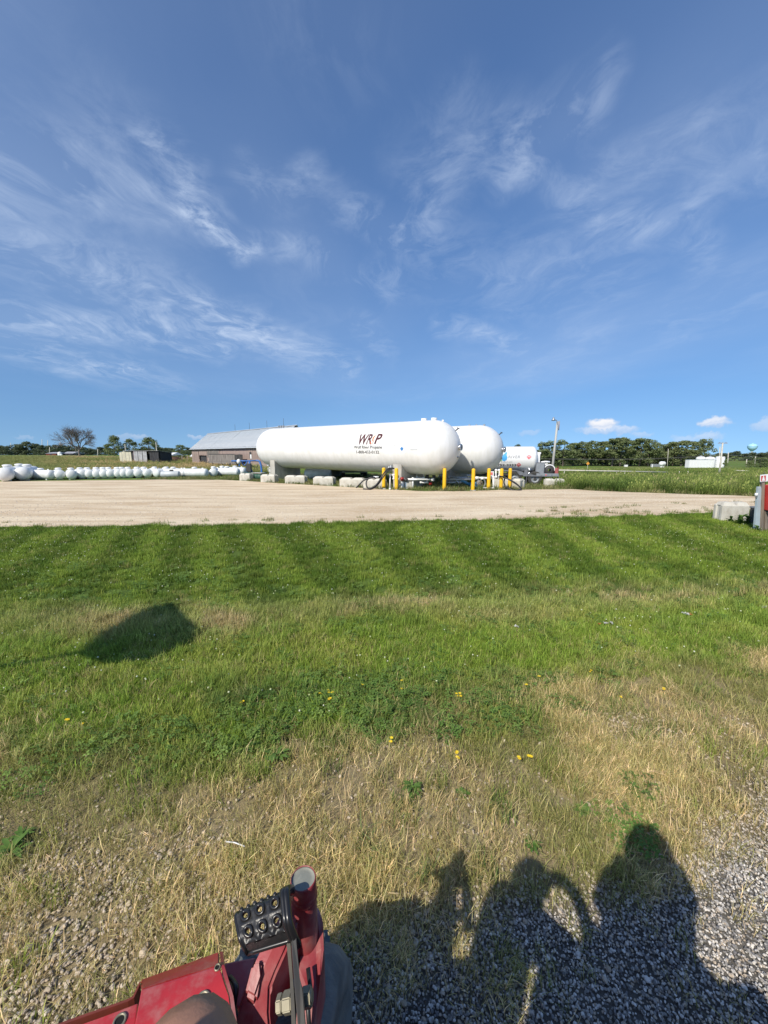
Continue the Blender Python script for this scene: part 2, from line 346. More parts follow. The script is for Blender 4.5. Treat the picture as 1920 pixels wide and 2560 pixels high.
# ------------------------------------------------------------------ mesh helpers
class MB:
    def __init__(s): s.bm = bmesh.new()
    def box(s, c, size, rot=None, bevel=0.0):
        r = bmesh.ops.create_cube(s.bm, size=1.0); vs = r['verts']
        mt = Matrix.Translation(Vector(c)) @ (rot.to_4x4() if rot is not None else Matrix.Identity(4)) @ Matrix.Diagonal((*size, 1))
        bmesh.ops.transform(s.bm, matrix=mt, verts=vs)
        if bevel:
            es = list({e for v in vs for e in v.link_edges})
            bmesh.ops.bevel(s.bm, geom=es, offset=bevel, segments=2, affect='EDGES', profile=.6)
        return s
    def frames(s, pts):
        pts = [Vector(p) for p in pts]; n = len(pts); T = []
        for i in range(n):
            T.append((pts[min(i + 1, n - 1)] - pts[max(i - 1, 0)]).normalized())
        ref = Vector((0, 0, 1)) if abs(T[0].z) < .9 else Vector((1, 0, 0))
        u = T[0].cross(ref).normalized(); out = []
        for i in range(n):
            u = (u - T[i] * u.dot(T[i])).normalized(); v = T[i].cross(u); out.append((pts[i], u.copy(), v))
        return out
    def tube(s, pts, r, n=8, cap=True):
        rs = r if isinstance(r, (list, tuple)) else [r] * len(pts)
        rings = []
        for (p, u, v), rr in zip(s.frames(pts), rs):
            rings.append([s.bm.verts.new(p + (u * math.cos(2 * math.pi * k / n) + v * math.sin(2 * math.pi * k / n)) * rr) for k in range(n)])
        for a, b in zip(rings, rings[1:]):
            for k in range(n):
                f = s.bm.faces.new((a[k], a[(k + 1) % n], b[(k + 1) % n], b[k])); f.smooth = n > 5
        if cap:
            s.bm.faces.new(rings[0][::-1]); s.bm.faces.new(rings[-1])
        return s
    def cyl(s, a, b, r, n=16, r2=None): return s.tube([a, b], [r, r if r2 is None else r2], n)
    def lathe(s, prof, n=32, mtx=None, close=False):
        """prof: (radius, height) pairs turned about z, then placed by mtx"""
        mtx = mtx or Matrix.Identity(4); rings = []
        for (r, h) in prof:
            if r < 1e-6: rings.append([s.bm.verts.new(mtx @ Vector((0, 0, h)))])
            else: rings.append([s.bm.verts.new(mtx @ Vector((r * math.cos(2 * math.pi * k / n), r * math.sin(2 * math.pi * k / n), h))) for k in range(n)])
        for a, b in zip(rings, rings[1:]):
            for k in range(n):
                k2 = (k + 1) % n
                if len(a) == 1 and len(b) == 1: continue
                if len(a) == 1: f = s.bm.faces.new((a[0], b[k2], b[k]))
                elif len(b) == 1: f = s.bm.faces.new((a[k], a[k2], b[0]))
                else: f = s.bm.faces.new((a[k], a[k2], b[k2], b[k]))
                f.smooth = True
        return s
    def prism(s, poly, off):
        """solid from a planar outline pushed by the vector off"""
        off = Vector(off)
        a = [s.bm.verts.new(Vector(p)) for p in poly]; b = [s.bm.verts.new(Vector(p) + off) for p in poly]; n = len(a)
        s.bm.faces.new(a[::-1]); s.bm.faces.new(b)
        for i in range(n): s.bm.faces.new((a[i], a[(i + 1) % n], b[(i + 1) % n], b[i]))
        return s
    def quad(s, *p):
        s.bm.faces.new([s.bm.verts.new(Vector(q)) for q in p]); return s
    def mesh(s, name, m=None, sharp=40):
        bmesh.ops.recalc_face_normals(s.bm, faces=s.bm.faces)
        me = bpy.data.meshes.new(name); s.bm.to_mesh(me); s.bm.free()
        if m is not None: me.materials.append(m)
        return me
    def build(s, name, m, parent=None, loc=None, rot=None, label=None, smooth=None):
        me = s.mesh(name, m)
        if smooth is not None:
            me.polygons.foreach_set('use_smooth', [smooth] * len(me.polygons))
        return link(name, me, parent, loc, rot, label)

def link(name, me, parent=None, loc=None, rot=None, label=None):
    o = bpy.data.objects.new(name, me); COL.objects.link(o)
    if parent is not None: o.parent = parent
    if loc is not None: o.location = loc
    if rot is not None: o.rotation_euler = rot
    if label: o['label'] = label
    return o

def tag(o, label, cat, group=None, kind=None):
    if label: o['label'] = label
    if cat: o['category'] = cat
    if group: o['group'] = group
    if kind: o['kind'] = kind
    return o
def thing(name, label, cat, loc=(0, 0, 0), rotz=0.0, group=None):
    o = bpy.data.objects.new(name, None); COL.objects.link(o); o.empty_display_size = .2
    o.location = loc; o.rotation_euler = (0, 0, rotz)
    return tag(o, label, cat, group)
def copy_tree(o, parent=None):
    c = o.copy(); COL.objects.link(c)
    if parent is not None: c.parent = parent
    for ch in list(o.children): copy_tree(ch, c)
    return c
ORD = ['first', 'second', 'third', 'fourth', 'fifth', 'sixth', 'seventh', 'eighth', 'ninth', 'tenth', 'eleventh', 'twelfth', 'thirteenth',
       'fourteenth', 'fifteenth', 'sixteenth', 'seventeenth', 'eighteenth', 'nineteenth', 'twentieth', 'twenty-first', 'twenty-second',
       'twenty-third', 'twenty-fourth', 'twenty-fifth', 'twenty-sixth', 'twenty-seventh', 'twenty-eighth', 'twenty-ninth', 'thirtieth',
       'thirty-first', 'thirty-second', 'thirty-third', 'thirty-fourth', 'thirty-fifth', 'thirty-sixth', 'thirty-seventh', 'thirty-eighth', 'thirty-ninth', 'fortieth']
def struct(o): o['kind'] = 'structure'; return o

# ------------------------------------------------------------------ ground zones
def lot_near(x):
    """near edge of the gravel lot"""
    return np.interp(x, [-30, -10.4, -4.9, 0, 5.6, 10.3, 14, 30], [9.8, 10.45, 10.75, 11.35, 12.0, 12.9, 13.6, 15.5])
def zones(x, y):
    """weights of dry grass, gravel and green lawn near the camera"""
    n = fbm(x, y, .9, 4) - .5; n2 = fbm(x + 31, y + 5, 2.6, 3) - .5
    # gravel apron at the lower right
    edge = np.interp(x, [-1.5, -.5, -.17, .24, .79, 1.31, 2.08, 2.6, 4.0], [.85, 1.10, 1.30, 1.45, 1.52, 1.62, 1.90, 2.10, 2.5]) + n * .30 + n2 * .30
    grav = sstep(.16, -.16, y - edge)
    gedge = np.interp(x, [-4, -2.5, -1.2, 0, .6, 1.5, 2.2, 3, 6], [2.0, 2.2, 2.35, 2.55, 2.75, 3.0, 3.25, 3.5, 3.7]) + n * .9 + n2 * .5
    green = sstep(-.35, .40, y - gedge)
    return np.clip(1 - green - grav, 0, 1), grav, green

def ditch(x, y):
    yl = np.where(x < 0, 4.85 + .15 * x, 4.85 + .105 * x)
    return np.exp(-((y - yl - (fbm(x, y, .5, 3) - .5) * .9) / .42) ** 2)
def stripes(x, y):
    q = np.array(x, float)
    for _ in range(8):
        q = x - np.interp(q, [-8, -2.46, -.5, 3.2, 8], [-.45, -.487, -.50, .05, .3]) * (y - 5)
    q = q + (fbm(x, y, .5, 2) - .5) * .28
    yl = np.where(x < 0, 4.85 + .15 * x, 4.85 + .105 * x)
    sw_ = np.sin(2 * math.pi * q / 1.30); return np.sign(sw_) * np.abs(sw_) ** .6 * sstep(-.1, .5, y - yl)

# terrain sheet
def axis(a, b, fine, grow):
    out = [0.0]; st = fine
    while out[-1] < b:
        out.append(out[-1] + st)
        if out[-1] > a: st *= grow
    return np.array(out)
xp = axis(9, 3500, .12, 1.10); xs = np.concatenate([-xp[:0:-1], xp])
ys = np.concatenate([-axis(1, 300, .6, 1.35)[:0:-1], axis(13, 5000, .12, 1.055)])
X, Y = np.meshgrid(xs, ys)
dry, grav, green = zones(X, Y)
n1 = fbm(X, Y, .35, 4); n2 = fbm(X + 9, Y, 1.7, 4); n3 = fbm(X, Y + 50, 9.0, 2)
Z = tz(X, Y) + np.where(Y < 12, (n2 - .5) * .05, 0) + np.where(Y > 34, (fbm(X, Y, .05, 3) - .5) * .4 * sstep(34, 60, Y), 0)
C = np.zeros(X.shape + (3,))
soil = np.array([.25, .20, .115]); lawn = np.array([.085, .13, .026]); grv = np.array([.13, .12, .105])
C += dry[..., None] * (soil * (0.75 + .6 * n2[..., None])) + grav[..., None] * grv * (.7 + .5 * n3[..., None]) + green[..., None] * lawn * (.75 + .5 * n2[..., None])
# fields beyond the yard
fl = sstep(14, 24, Y)
a_ = X / np.maximum(Y, 1)
fgreen = np.array([.115, .175, .036]); ftan = np.array([.27, .235, .095]); fdeep = np.array([.085, .14, .030])
tanw = np.clip(sstep(.50, .68, fbm(X, Y * 2.5, .045, 4)) * .8 + .45 * sstep(-.05, -.5, a_) * sstep(45, 60, Y) * sstep(140, 80, Y), 0, 1)
fc = fgreen * (1 - tanw[..., None]) + ftan * tanw[..., None]
deep = sstep(.45, .62, fbm(X + 200, Y * 3, .03, 3)); fc = fc * (1 - .5 * deep[..., None]) + fdeep * .5 * deep[..., None]
band = np.exp(-((Y - 98 - X * .12) / 7.0) ** 2) * (a_ > .3); fc = fc * (1 - .6 * band[..., None]) + np.array([.30, .27, .13]) * .6 * band[..., None]
C = C * (1 - fl[..., None]) + fc * fl[..., None]
me = bpy.data.meshes.new('ground')
ny, nx = X.shape
verts = np.stack([X, Y, Z], -1).reshape(-1, 3)
idx = np.arange(ny * nx).reshape(ny, nx)
faces = np.stack([idx[:-1, :-1], idx[:-1, 1:], idx[1:, 1:], idx[1:, :-1]], -1).reshape(-1, 4)
me.from_pydata(verts.tolist(), [], faces.tolist())
me.polygons.foreach_set('use_smooth', [True] * len(me.polygons))
ca = me.color_attributes.new('soil', 'FLOAT_COLOR', 'POINT')
ca.data.foreach_set('color', np.concatenate([C.reshape(-1, 3), np.ones((ny * nx, 1))], 1).ravel())
m = bpy.data.materials.new('ground_soil'); m.use_nodes = True
t = NT(m.node_tree); b = t.n['Principled BSDF']
co = t.new('ShaderNodeTexCoord').outputs['Object']
vc = t.new('ShaderNodeVertexColor', layer_name='soil').outputs[0]
gr = t.m('ADD', t.m('MULTIPLY', t.noise(co, 22, 5, .65), 1.1), .45)
gr2 = t.m('ADD', t.m('MULTIPLY', t.noise(co, .6, 5, .65), .7), .65)
c = t.mix(1.0, vc, t.comb(gr, gr, gr), 'MULTIPLY'); c = t.mix(1.0, c, t.comb(gr2, gr2, gr2), 'MULTIPLY')
t.l.new(c, b.inputs['Base Color']); b.inputs['Roughness'].default_value = .95; b.inputs['Specular IOR Level'].default_value = .1
bp = t.new('ShaderNodeBump'); bp.inputs['Strength'].default_value = .6; bp.inputs['Distance'].default_value = .03
t.l.new(t.noise(co, 30, 6, .7), bp.inputs['Height']); t.l.new(bp.outputs[0], b.inputs['Normal'])
me.materials.append(m)
struct(link('ground', me))

# gravel lot: a sheet a little above the ground with a ragged edge
def ragged(pts, step, amp):
    out = []
    for (x0, y0), (x1, y1) in zip(pts, pts[1:] + pts[:1]):
        L = math.hypot(x1 - x0, y1 - y0); n = max(1, int(L / step))
        for k in range(n):
            f = k / n; x = x0 + (x1 - x0) * f; y = y0 + (y1 - y0) * f
            j = (float(fbm(x, y, .8, 4)) - .5) * amp; out.append((x + j * .3, y + j))
    return out
far_px = [(-60, 1206), (0, 1204.5), (200, 1202), (400, 1200), (560, 1200.5), (620, 1204), (760, 1212), (880, 1219.5), (955, 1224.5), (1060, 1229), (1170, 1228.5), (1270, 1224), (1345, 1221.5), (1430, 1221.5),
          (1480, 1225), (1560, 1230), (1700, 1235), (1890, 1242.5), (2100, 1250), (2500, 1264)]
far = [(G(*p).x, G(*p).y) for p in far_px]
near = [(float(x), float(lot_near(x))) for x in (30, 20, 14, 10.3, 5.6, 2, 0, -2.5, -4.9, -8, -10.4, -18, -34)]
outline = ragged([(-42, 31)] + far + near + [(-42, 10)], .35, .55)
bm = bmesh.new()
fv = bm.faces.new([bm.verts.new((x, y, 0)) for x, y in outline])
bmesh.ops.triangulate(bm, faces=[fv])
for xc in np.arange(-40, 40, 1.5):
    bmesh.ops.bisect_plane(bm, geom=bm.verts[:] + bm.edges[:] + bm.faces[:], plane_co=(xc, 0, 0), plane_no=(1, 0, 0))
for yc in np.arange(10, 33, 1.5):
    bmesh.ops.bisect_plane(bm, geom=bm.verts[:] + bm.edges[:] + bm.faces[:], plane_co=(0, yc, 0), plane_no=(0, 1, 0))
for v in bm.verts: v.co.z = tzf(v.co.x, v.co.y) + .028
me = bpy.data.meshes.new('gravel_lot'); bm.to_mesh(me); bm.free()
for p in me.polygons: p.use_smooth = True
m = bpy.data.materials.new('crushed_stone_lot'); m.use_nodes = True
t = NT(m.node_tree); b = t.n['Principled BSDF']
co = t.new('ShaderNodeTexCoord').outputs['Object']; mp = t.new('ShaderNodeMapping'); t.l.new(co, mp.inputs[0]); mp.inputs['Scale'].default_value = (.22, 1.0, 1)
mp.inputs['Rotation'].default_value = (0, 0, R(-6))
tr_ = t.noise(mp.outputs[0], 1.1, 7, .62, .4); fine = t.noise(co, 26, 5, .7); mid = t.noise(co, 5, 4, .6)
c = t.mix(t.ss(tr_, .32, .68), (.55, .415, .265), (.76, .64, .455))
c = t.mix(t.m('MULTIPLY', t.ss(fine, .40, .70), .55), c, (.40, .315, .225))
c = t.mix(t.m('MULTIPLY', t.ss(fine, .56, .40), .0), c, (.7, .65, .56))
c = t.mix(t.m('MULTIPLY', t.ss(mid, .52, .70), .30), c, (.78, .69, .54))
wv = t.new('ShaderNodeTexWave', wave_type='BANDS', bands_direction='Y'); t.l.new(mp.outputs[0], wv.inputs['Vector']); wv.inputs['Scale'].default_value = .16; wv.inputs['Distortion'].default_value = 14; wv.inputs['Detail'].default_value = 4; wv.inputs['Detail Scale'].default_value = .7
c = t.mix(t.m('MULTIPLY', t.ss(wv.outputs['Fac'], .70, .98), .16), c, (.47, .365, .25))
c = t.mix(t.m('MULTIPLY', t.ss(wv.outputs['Fac'], .28, .02), .12), c, (.82, .73, .58))
stain = t.noise(mp.outputs[0], .5, 4, .6); c = t.mix(t.m('MULTIPLY', t.ss(stain, .55, .75), .28), c, (.60, .43, .29))
t.l.new(c, b.inputs['Base Color']); b.inputs['Roughness'].default_value = .95; b.inputs['Specular IOR Level'].default_value = .15
bp = t.new('ShaderNodeBump'); bp.inputs['Strength'].default_value = .8; bp.inputs['Distance'].default_value = .05
t.l.new(t.m('ADD', t.m('MULTIPLY', fine, .45), t.m('MULTIPLY', tr_, 1.0)), bp.inputs['Height']); t.l.new(bp.outputs[0], b.inputs['Normal'])
me.materials.append(m)
struct(link('gravel_lot', me))
LOT = np.array(outline)
def in_lot(x, y):
    x = np.asarray(x); y = np.asarray(y); inside = np.zeros(x.shape, bool); n = len(LOT); j = n - 1
    for i in range(n):
        xi, yi = LOT[i]; xj, yj = LOT[j]
        c = ((yi > y) != (yj > y)) & (x < (xj - xi) * (y - yi) / (yj - yi + 1e-12) + xi); inside ^= c; j = i
    return inside

# ------------------------------------------------------------------ scatter (grass, stones)
def proto_collection(name, meshes):
    c = bpy.data.collections.new(name)
    for i, me in enumerate(meshes):
        o = bpy.data.objects.new('%s_%02d' % (name, i), me); c.objects.link(o)
    return c

def scatter(name, label, P, rot, scl, col, idx, coll, kind='stuff'):
    n = len(P)
    me = bpy.data.meshes.new(name); me.vertices.add(n); me.vertices.foreach_set('co', np.asarray(P, np.float32).ravel())
    a = me.attributes.new('rot', 'FLOAT_VECTOR', 'POINT'); a.data.foreach_set('vector', np.asarray(rot, np.float32).ravel())
    a = me.attributes.new('scl', 'FLOAT_VECTOR', 'POINT'); a.data.foreach_set('vector', np.asarray(scl, np.float32).ravel())
    a = me.attributes.new('col', 'FLOAT_COLOR', 'POINT'); a.data.foreach_set('color', np.concatenate([np.clip(col, 0, 1), np.ones((n, 1))], 1).astype(np.float32).ravel())
    a = me.attributes.new('idx', 'INT', 'POINT'); a.data.foreach_set('value', np.asarray(idx, np.int32))
    o = link(name, me)
    g = bpy.data.node_groups.new(name + '_scatter', 'GeometryNodeTree')
    g.interface.new_socket('Geometry', in_out='INPUT', socket_type='NodeSocketGeometry')
    g.interface.new_socket('Geometry', in_out='OUTPUT', socket_type='NodeSocketGeometry')
    N = g.nodes; L = g.links
    gi = N.new('NodeGroupInput'); go = N.new('NodeGroupOutput')
    ci = N.new('GeometryNodeCollectionInfo'); ci.inputs['Collection'].default_value = coll
    ci.inputs['Separate Children'].default_value = True; ci.inputs['Reset Children'].default_value = True
    iop = N.new('GeometryNodeInstanceOnPoints'); iop.inputs['Pick Instance'].default_value = True
    def attr(nm, typ):
        q = N.new('GeometryNodeInputNamedAttribute'); q.data_type = typ; q.inputs['Name'].default_value = nm
        return next(s for s in q.outputs if s.enabled and s.name == 'Attribute')
    L.new(gi.outputs[0], iop.inputs['Points']); L.new(ci.outputs[0], iop.inputs['Instance'])
    L.new(attr('idx', 'INT'), iop.inputs['Instance Index'])
    e2r = N.new('FunctionNodeEulerToRotation'); L.new(attr('rot', 'FLOAT_VECTOR'), e2r.inputs[0]); L.new(e2r.outputs[0], iop.inputs['Rotation'])
    L.new(attr('scl', 'FLOAT_VECTOR'), iop.inputs['Scale'])
    L.new(iop.outputs[0], go.inputs[0])
    md = o.modifiers.new('scatter', 'NODES'); md.node_group = g
    o['label'] = label; o['kind'] = kind
    return o

def blade_clump(seed, nb, rad, h0, h1, w, bend, lie=0.0, seedheads=0.0, tintvar=.3, pale=0.12):
    r = np.random.default_rng(seed); V = []; Fc = []; T = []
    for i in range(nb):
        a = r.random() * 2 * math.pi; q = rad * math.sqrt(r.random()); x, y = q * math.cos(a), q * math.sin(a)
        h = h0 + (h1 - h0) * r.random(); az = r.random() * 2 * math.pi; ww = w * (.6 + .8 * r.random())
        ln = (lie + (1 - lie) * r.random() * bend); ln = min(ln * (0.4 + r.random()), 1.3)
        dx, dy = math.cos(az), math.sin(az); sx, sy = -dy * ww / 2, dx * ww / 2
        k = 1 - tintvar + 2 * tintvar * r.random()
        tint = np.array([k, k, k]) if r.random() > pale else np.array([1.7, 1.45, 1.9]) * k
        base = len(V)
        for (f, wf) in ((0, 1.0), (.5, .85), (1.0, .12)):
            ang = ln * f * 1.2
            hx = h * f * math.sin(ang); hz = h * f * math.cos(ang)
            V.append((x + dx * hx - sx * wf, y + dy * hx - sy * wf, hz - .01 * (f == 0)))
            V.append((x + dx * hx + sx * wf, y + dy * hx + sy * wf, hz - .01 * (f == 0)))
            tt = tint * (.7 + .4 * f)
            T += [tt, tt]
        Fc += [(base, base + 1, base + 3, base + 2), (base + 2, base + 3, base + 5, base + 4)]
        if r.random() < seedheads:
            b0 = len(V); hx = h * math.sin(ln * 1.2); hz = h * math.cos(ln * 1.2); hw = ww * 1.8
            for (dz, wf) in ((-.02 * h, .5), (.05 * h, 1.2), (.16 * h, .3)):
                V.append((x + dx * hx - sx / ww * hw * wf * 2, y + dy * hx - sy / ww * hw * wf * 2, hz + dz)); V.append((x + dx * hx + sx / ww * hw * wf * 2, y + dy * hx + sy / ww * hw * wf * 2, hz + dz))
                T += [np.array([1.9, 1.6, 1.9])] * 2
            Fc += [(b0, b0 + 1, b0 + 3, b0 + 2), (b0 + 2, b0 + 3, b0 + 5, b0 + 4)]
    me = bpy.data.meshes.new('clump'); me.from_pydata(V, [], Fc)
    ca = me.color_attributes.new('tint', 'FLOAT_COLOR', 'POINT'); T = np.array(T)
    ca.data.foreach_set('color', np.concatenate([T, np.ones((len(T), 1))], 1).ravel())
    me.materials.append(M_blade); return me

def clover_clump(seed, nb, rad):
    r = np.random.default_rng(seed); V = []; Fc = []; T = []
    for i in range(nb):
        a = r.random() * 2 * math.pi; q = rad * math.sqrt(r.random()); x, y = q * math.cos(a), q * math.sin(a); z = .02 + .045 * r.random()
        s = .008 + .006 * r.random(); k = .7 + .6 * r.random(); a0 = r.random() * 6.28; tl = (r.random() - .5) * .9
        for j in range(3):
            aa = a0 + j * 2.094; b0 = len(V)
            for (u, v) in ((.1, 0), (.8, -.55), (1.5, 0), (.8, .55)):
                px = (u * math.cos(aa) - v * math.sin(aa)) * s; py = (u * math.sin(aa) + v * math.cos(aa)) * s
                V.append((x + px, y + py, z + px * tl + .25 * s * abs(v))); T.append(np.array([k, k, k]))
            Fc.append((b0, b0 + 1, b0 + 2, b0 + 3))
    me = bpy.data.meshes.new('clover'); me.from_pydata(V, [], Fc)
    ca = me.color_attributes.new('tint', 'FLOAT_COLOR', 'POINT'); T = np.array(T)
    ca.data.foreach_set('color', np.concatenate([T, np.ones((len(T), 1))], 1).ravel())
    me.materials.append(M_blade); return me

C_lawn = proto_collection('lawn_clump', [blade_clump(10 + i, 46, .075, .035, .085, .0045, .8) for i in range(4)])
C_long = proto_collection('long_clump', [blade_clump(20 + i, 40, .08, .07, .17, .0048, 1.0) for i in range(3)] )
C_dry = proto_collection('dry_clump', [blade_clump(30 + i, 26, .07, .04, .13, .0026, 1.0, lie=.25, tintvar=.35, pale=.25) for i in range(4)])
C_clover = proto_collection('clover_clump', [clover_clump(40 + i, 34, .085) for i in range(3)])
C_tall = proto_collection('tall_clump', [blade_clump(50 + i, 60, .42, .45, 1.0, .022, .55, seedheads=.10, tintvar=.35) for i in range(4)])
C_mid = proto_collection('mid_clump', [blade_clump(60 + i, 50, .30, .12, .34, .018, .8, tintvar=.35) for i in range(3)])

def wedge(n, y0, y1, marg=1.6, dens_pow=1.0):
    """random spots in the part of the yard that can be seen, denser nearby"""
    y = y0 + (y1 - y0) * rng.random(n * 3) ** dens_pow
    x = (rng.random(n * 3) * 2 - 1) * (y1 * 1.03 + marg)
    k = np.abs(x) < y * 1.03 + marg
    x, y = x[k][:n], y[k][:n]; return x, y

def mixc(a, b, w): return np.asarray(a) * (1 - w[:, None]) + np.asarray(b) * w[:, None]

def ground_z(x, y): return tz(x, y) + np.where(y < 12, (fbm(x + 9, y, 1.7, 4) - .5) * .05, 0)

# lawn
x1, y1 = wedge(15000, 1.0, 5.0, 1.6, 1.0); x2, y2 = wedge(21000, 5.0, 14.0, 1.6, 1.0)
x, y = np.concatenate([x1, x2]), np.concatenate([y1, y2])
d_, g_, gn_ = zones(x, y)
edge_n = (fbm(x, y, 3, 3) - .5) * .9
keep = (rng.random(len(x)) < gn_ + .03 * d_) & (y < lot_near(x) + edge_n * .55 - .05)
x, y, gn_ = x[keep], y[keep], gn_[keep]; n = len(x)
st = stripes(x, y); di = ditch(x, y); pn = fbm(x, y, .8, 4); pn2 = fbm(x + 70, y, 2.4, 3)
yl = np.where(x < 0, 4.85 + .15 * x, 4.85 + .105 * x)
rough_part = sstep(.3, -.5, y - yl)            # unmown side of the ditch
g_dark = np.array([.105, .195, .022]); g_mid = np.array([.200, .305, .038]); g_yel = np.array([.38, .43, .085]); g_tan = np.array([.52, .44, .19]); g_blue = np.array([.115, .205, .050])
mown = sstep(0, .6, y - yl)
col = mixc(np.tile(g_mid, (n, 1)) * (1 + .30 * (1 - mown))[:, None], g_dark, np.clip(.40 * mown + .22 * (1 - mown) - 1.0 * st + (.9 - .55 * mown) * (.5 - pn), 0, 1))
col = mixc(col, g_yel, np.clip(sstep(.50, .66, pn2) * .50 * (1 - .6 * mown) + .26 * rng.random(n), 0, 1))
col = mixc(col, g_blue, np.clip(sstep(.45, .62, fbm(x + 11, y + 40, .9, 3)) * rough_part * sstep(3.4, 2.6, y) * .9, 0, 1))
col = mixc(col, g_tan, np.clip(di * (.35 + .6 * sstep(.42, .62, fbm(x, y, 1.6, 3))) + (rng.random(n) < .05) * .5, 0, 1))
edge_b = sstep(.9, .0, lot_near(x) - y); col = mixc(col, g_dark, edge_b * .6)
near_dry = sstep(.9, .35, gn_); col = mixc(col, g_tan * .9, near_dry * .5 * rng.random(n))
col *= (.80 + .4 * rng.random(n))[:, None] * (1 + .05 * st)[:, None]
longish = (rng.random(n) < np.clip(di * .6 + rough_part * (.08 + .35 * sstep(.45, .6, fbm(x, y + 90, .8, 3))), 0, .9)) 
s = (.85 + .4 * rng.random(n)) * np.where(y > 6, 1.15, 1.0) * (1 + .35 * edge_b)
lean = .25 * rough_part + .1
rot = np.stack([(rng.random(n) - .5) * lean * 1.4, (rng.random(n) - .5) * lean * 1.4, rng.random(n) * 6.283], 1)
P = np.stack([x, y, ground_z(x, y)], 1)
m_ = ~longish
scatter('grass', 'mown green lawn with darker mowing stripes', P[m_], rot[m_], np.repeat(s[m_], 3).reshape(-1, 3), col[m_], rng.integers(0, 4, m_.sum()), C_lawn)
m_ = longish
lc = col[m_] * np.array([1.05, 1.05, 1.15])
scatter('long_grass', 'longer uncut grass along the shallow ditch in the lawn', P[m_], rot[m_], np.repeat(s[m_] * .85, 3).reshape(-1, 3), lc, rng.integers(0, 3, m_.sum()), C_long)
# clover and low leafy cover
x, y = wedge(15000, 1.2, 7.0, 1.2, .9)
d_, g_, gn_ = zones(x, y); cl = sstep(.46, .60, fbm(x + 5, y + 77, .95, 3)) * .55 * sstep(3.5, 2.7, y) + .05 * sstep(9, 5, y)
keep = rng.random(len(x)) < np.clip(cl * (gn_ + .15 * d_ * sstep(.5, .7, fbm(x, y, 2.2, 3)) + .0 * g_), 0, 1)
x, y = x[keep], y[keep]; n = len(x)
col = mixc(np.tile([.12, .215, .046], (n, 1)), [.22, .32, .075], rng.random(n)); s = .8 + .6 * rng.random(n)
scatter('clover', 'low clover and leafy weeds in the near lawn', np.stack([x, y, ground_z(x, y)], 1), np.stack([rng.random(n) * .3, rng.random(n) * .3, rng.random(n) * 6.28], 1),
        np.repeat(s, 3).reshape(-1, 3), col, rng.integers(0, 3, n), C_clover)
# dry grass
x, y = wedge(33000, .75, 4.2, 1.8, 1.0)
d_, g_, gn_ = zones(x, y)
patch = sstep(.36, .56, fbm(x + 40, y, 1.5, 3))
ls = sstep(-.35, -.7, x) * sstep(1.75, 1.45, y)          # stony ground beside the machine
keep = rng.random(len(x)) < np.clip(d_ * (.30 + .75 * patch) * (1 - .45 * ls) + .16 * gn_ + .04 * g_ + .42 * g_ * sstep(.52, .68, fbm(x, y + 3, 1.9, 3)), 0, 1)
x, y, d_, g_, gn_ = x[keep], y[keep], d_[keep], g_[keep], gn_[keep]; n = len(x)
w1 = rng.random(n)
col = mixc(np.tile([.52, .45, .16], (n, 1)), [.78, .68, .32], w1)
grn = np.clip(sstep(.54, .72, fbm(x + 3, y + 21, 1.3, 3)) * .75 + .35 * gn_ + .10 * g_ + (rng.random(n) < .20) * .7, 0, 1)
col = mixc(col, [.27, .31, .075], grn * .9)
col *= (.75 + .5 * rng.random(n))[:, None]; s = .50 + .60 * rng.random(n) * (1 - .4 * g_)
scatter('dry_grass', 'sun-dried tan grass at the edge of the gravel', np.stack([x, y, ground_z(x, y)], 1), np.stack([(rng.random(n) - .5) * .7, (rng.random(n) - .5) * .7, rng.random(n) * 6.28], 1),
        np.repeat(s, 3).reshape(-1, 3), col, rng.integers(0, 4, n), C_dry)

# white clover blossoms dotted through the lawn
def blossom():
    bm = bmesh.new(); bmesh.ops.create_icosphere(bm, subdivisions=1, radius=.5); me = bpy.data.meshes.new('blossom'); bm.to_mesh(me); bm.free()
    ca = me.color_attributes.new('tint', 'FLOAT_COLOR', 'POINT'); ca.data.foreach_set('color', np.ones(len(me.vertices) * 4)); me.materials.append(M_stone); return me
C_bloss = proto_collection('blossom', [blossom()])
x, y = wedge(2600, 2.6, 11.5, 1.0, .8); d_, g_, gn_ = zones(x, y)
k = (rng.random(len(x)) < gn_ * (.25 + .75 * sstep(.45, .65, fbm(x, y + 33, .9, 3)))) & (y < lot_near(x) - .3); x, y = x[k], y[k]; n = len(x); s = .010 + .010 * rng.random(n)
scatter('clover_blossoms', 'tiny pale clover blossoms dotted through the lawn', np.stack([x, y, ground_z(x, y) + .06 + .03 * rng.random(n)], 1), np.zeros((n, 3)), np.repeat(s, 3).reshape(-1, 3), mixc(np.tile([.62, .62, .50], (n, 1)), [.50, .55, .28], rng.random(n)), np.zeros(n), C_bloss)
# gravel stones
def stone_mesh(seed):
    r = np.random.default_rng(seed); bm = bmesh.new(); bmesh.ops.create_icosphere(bm, subdivisions=1, radius=.5)
    ax = np.array([1.0, .6 + .35 * r.random(), .45 + .3 * r.random()])
    for v in bm.verts:
        k = .78 + .4 * r.random(); v.co = Vector((v.co.x * ax[0] * k, v.co.y * ax[1] * k, v.co.z * ax[2] * k))
    me = bpy.data.meshes.new('stone'); bm.to_mesh(me); bm.free()
    ca = me.color_attributes.new('tint', 'FLOAT_COLOR', 'POINT'); ca.data.foreach_set('color', np.ones(len(me.vertices) * 4))
    me.materials.append(M_stone); return me
C_stone = proto_collection('stone', [stone_mesh(i) for i in range(8)])
x, y = wedge(185000, .85, 2.75, 1.6, 1.0)
d_, g_, gn_ = zones(x, y)
ls = sstep(-.1, -.5, x) * sstep(1.9, 1.5, y)
bare = sstep(1.3, 2.0, x) * sstep(.52, .66, fbm(x, y + 14, 1.2, 3))
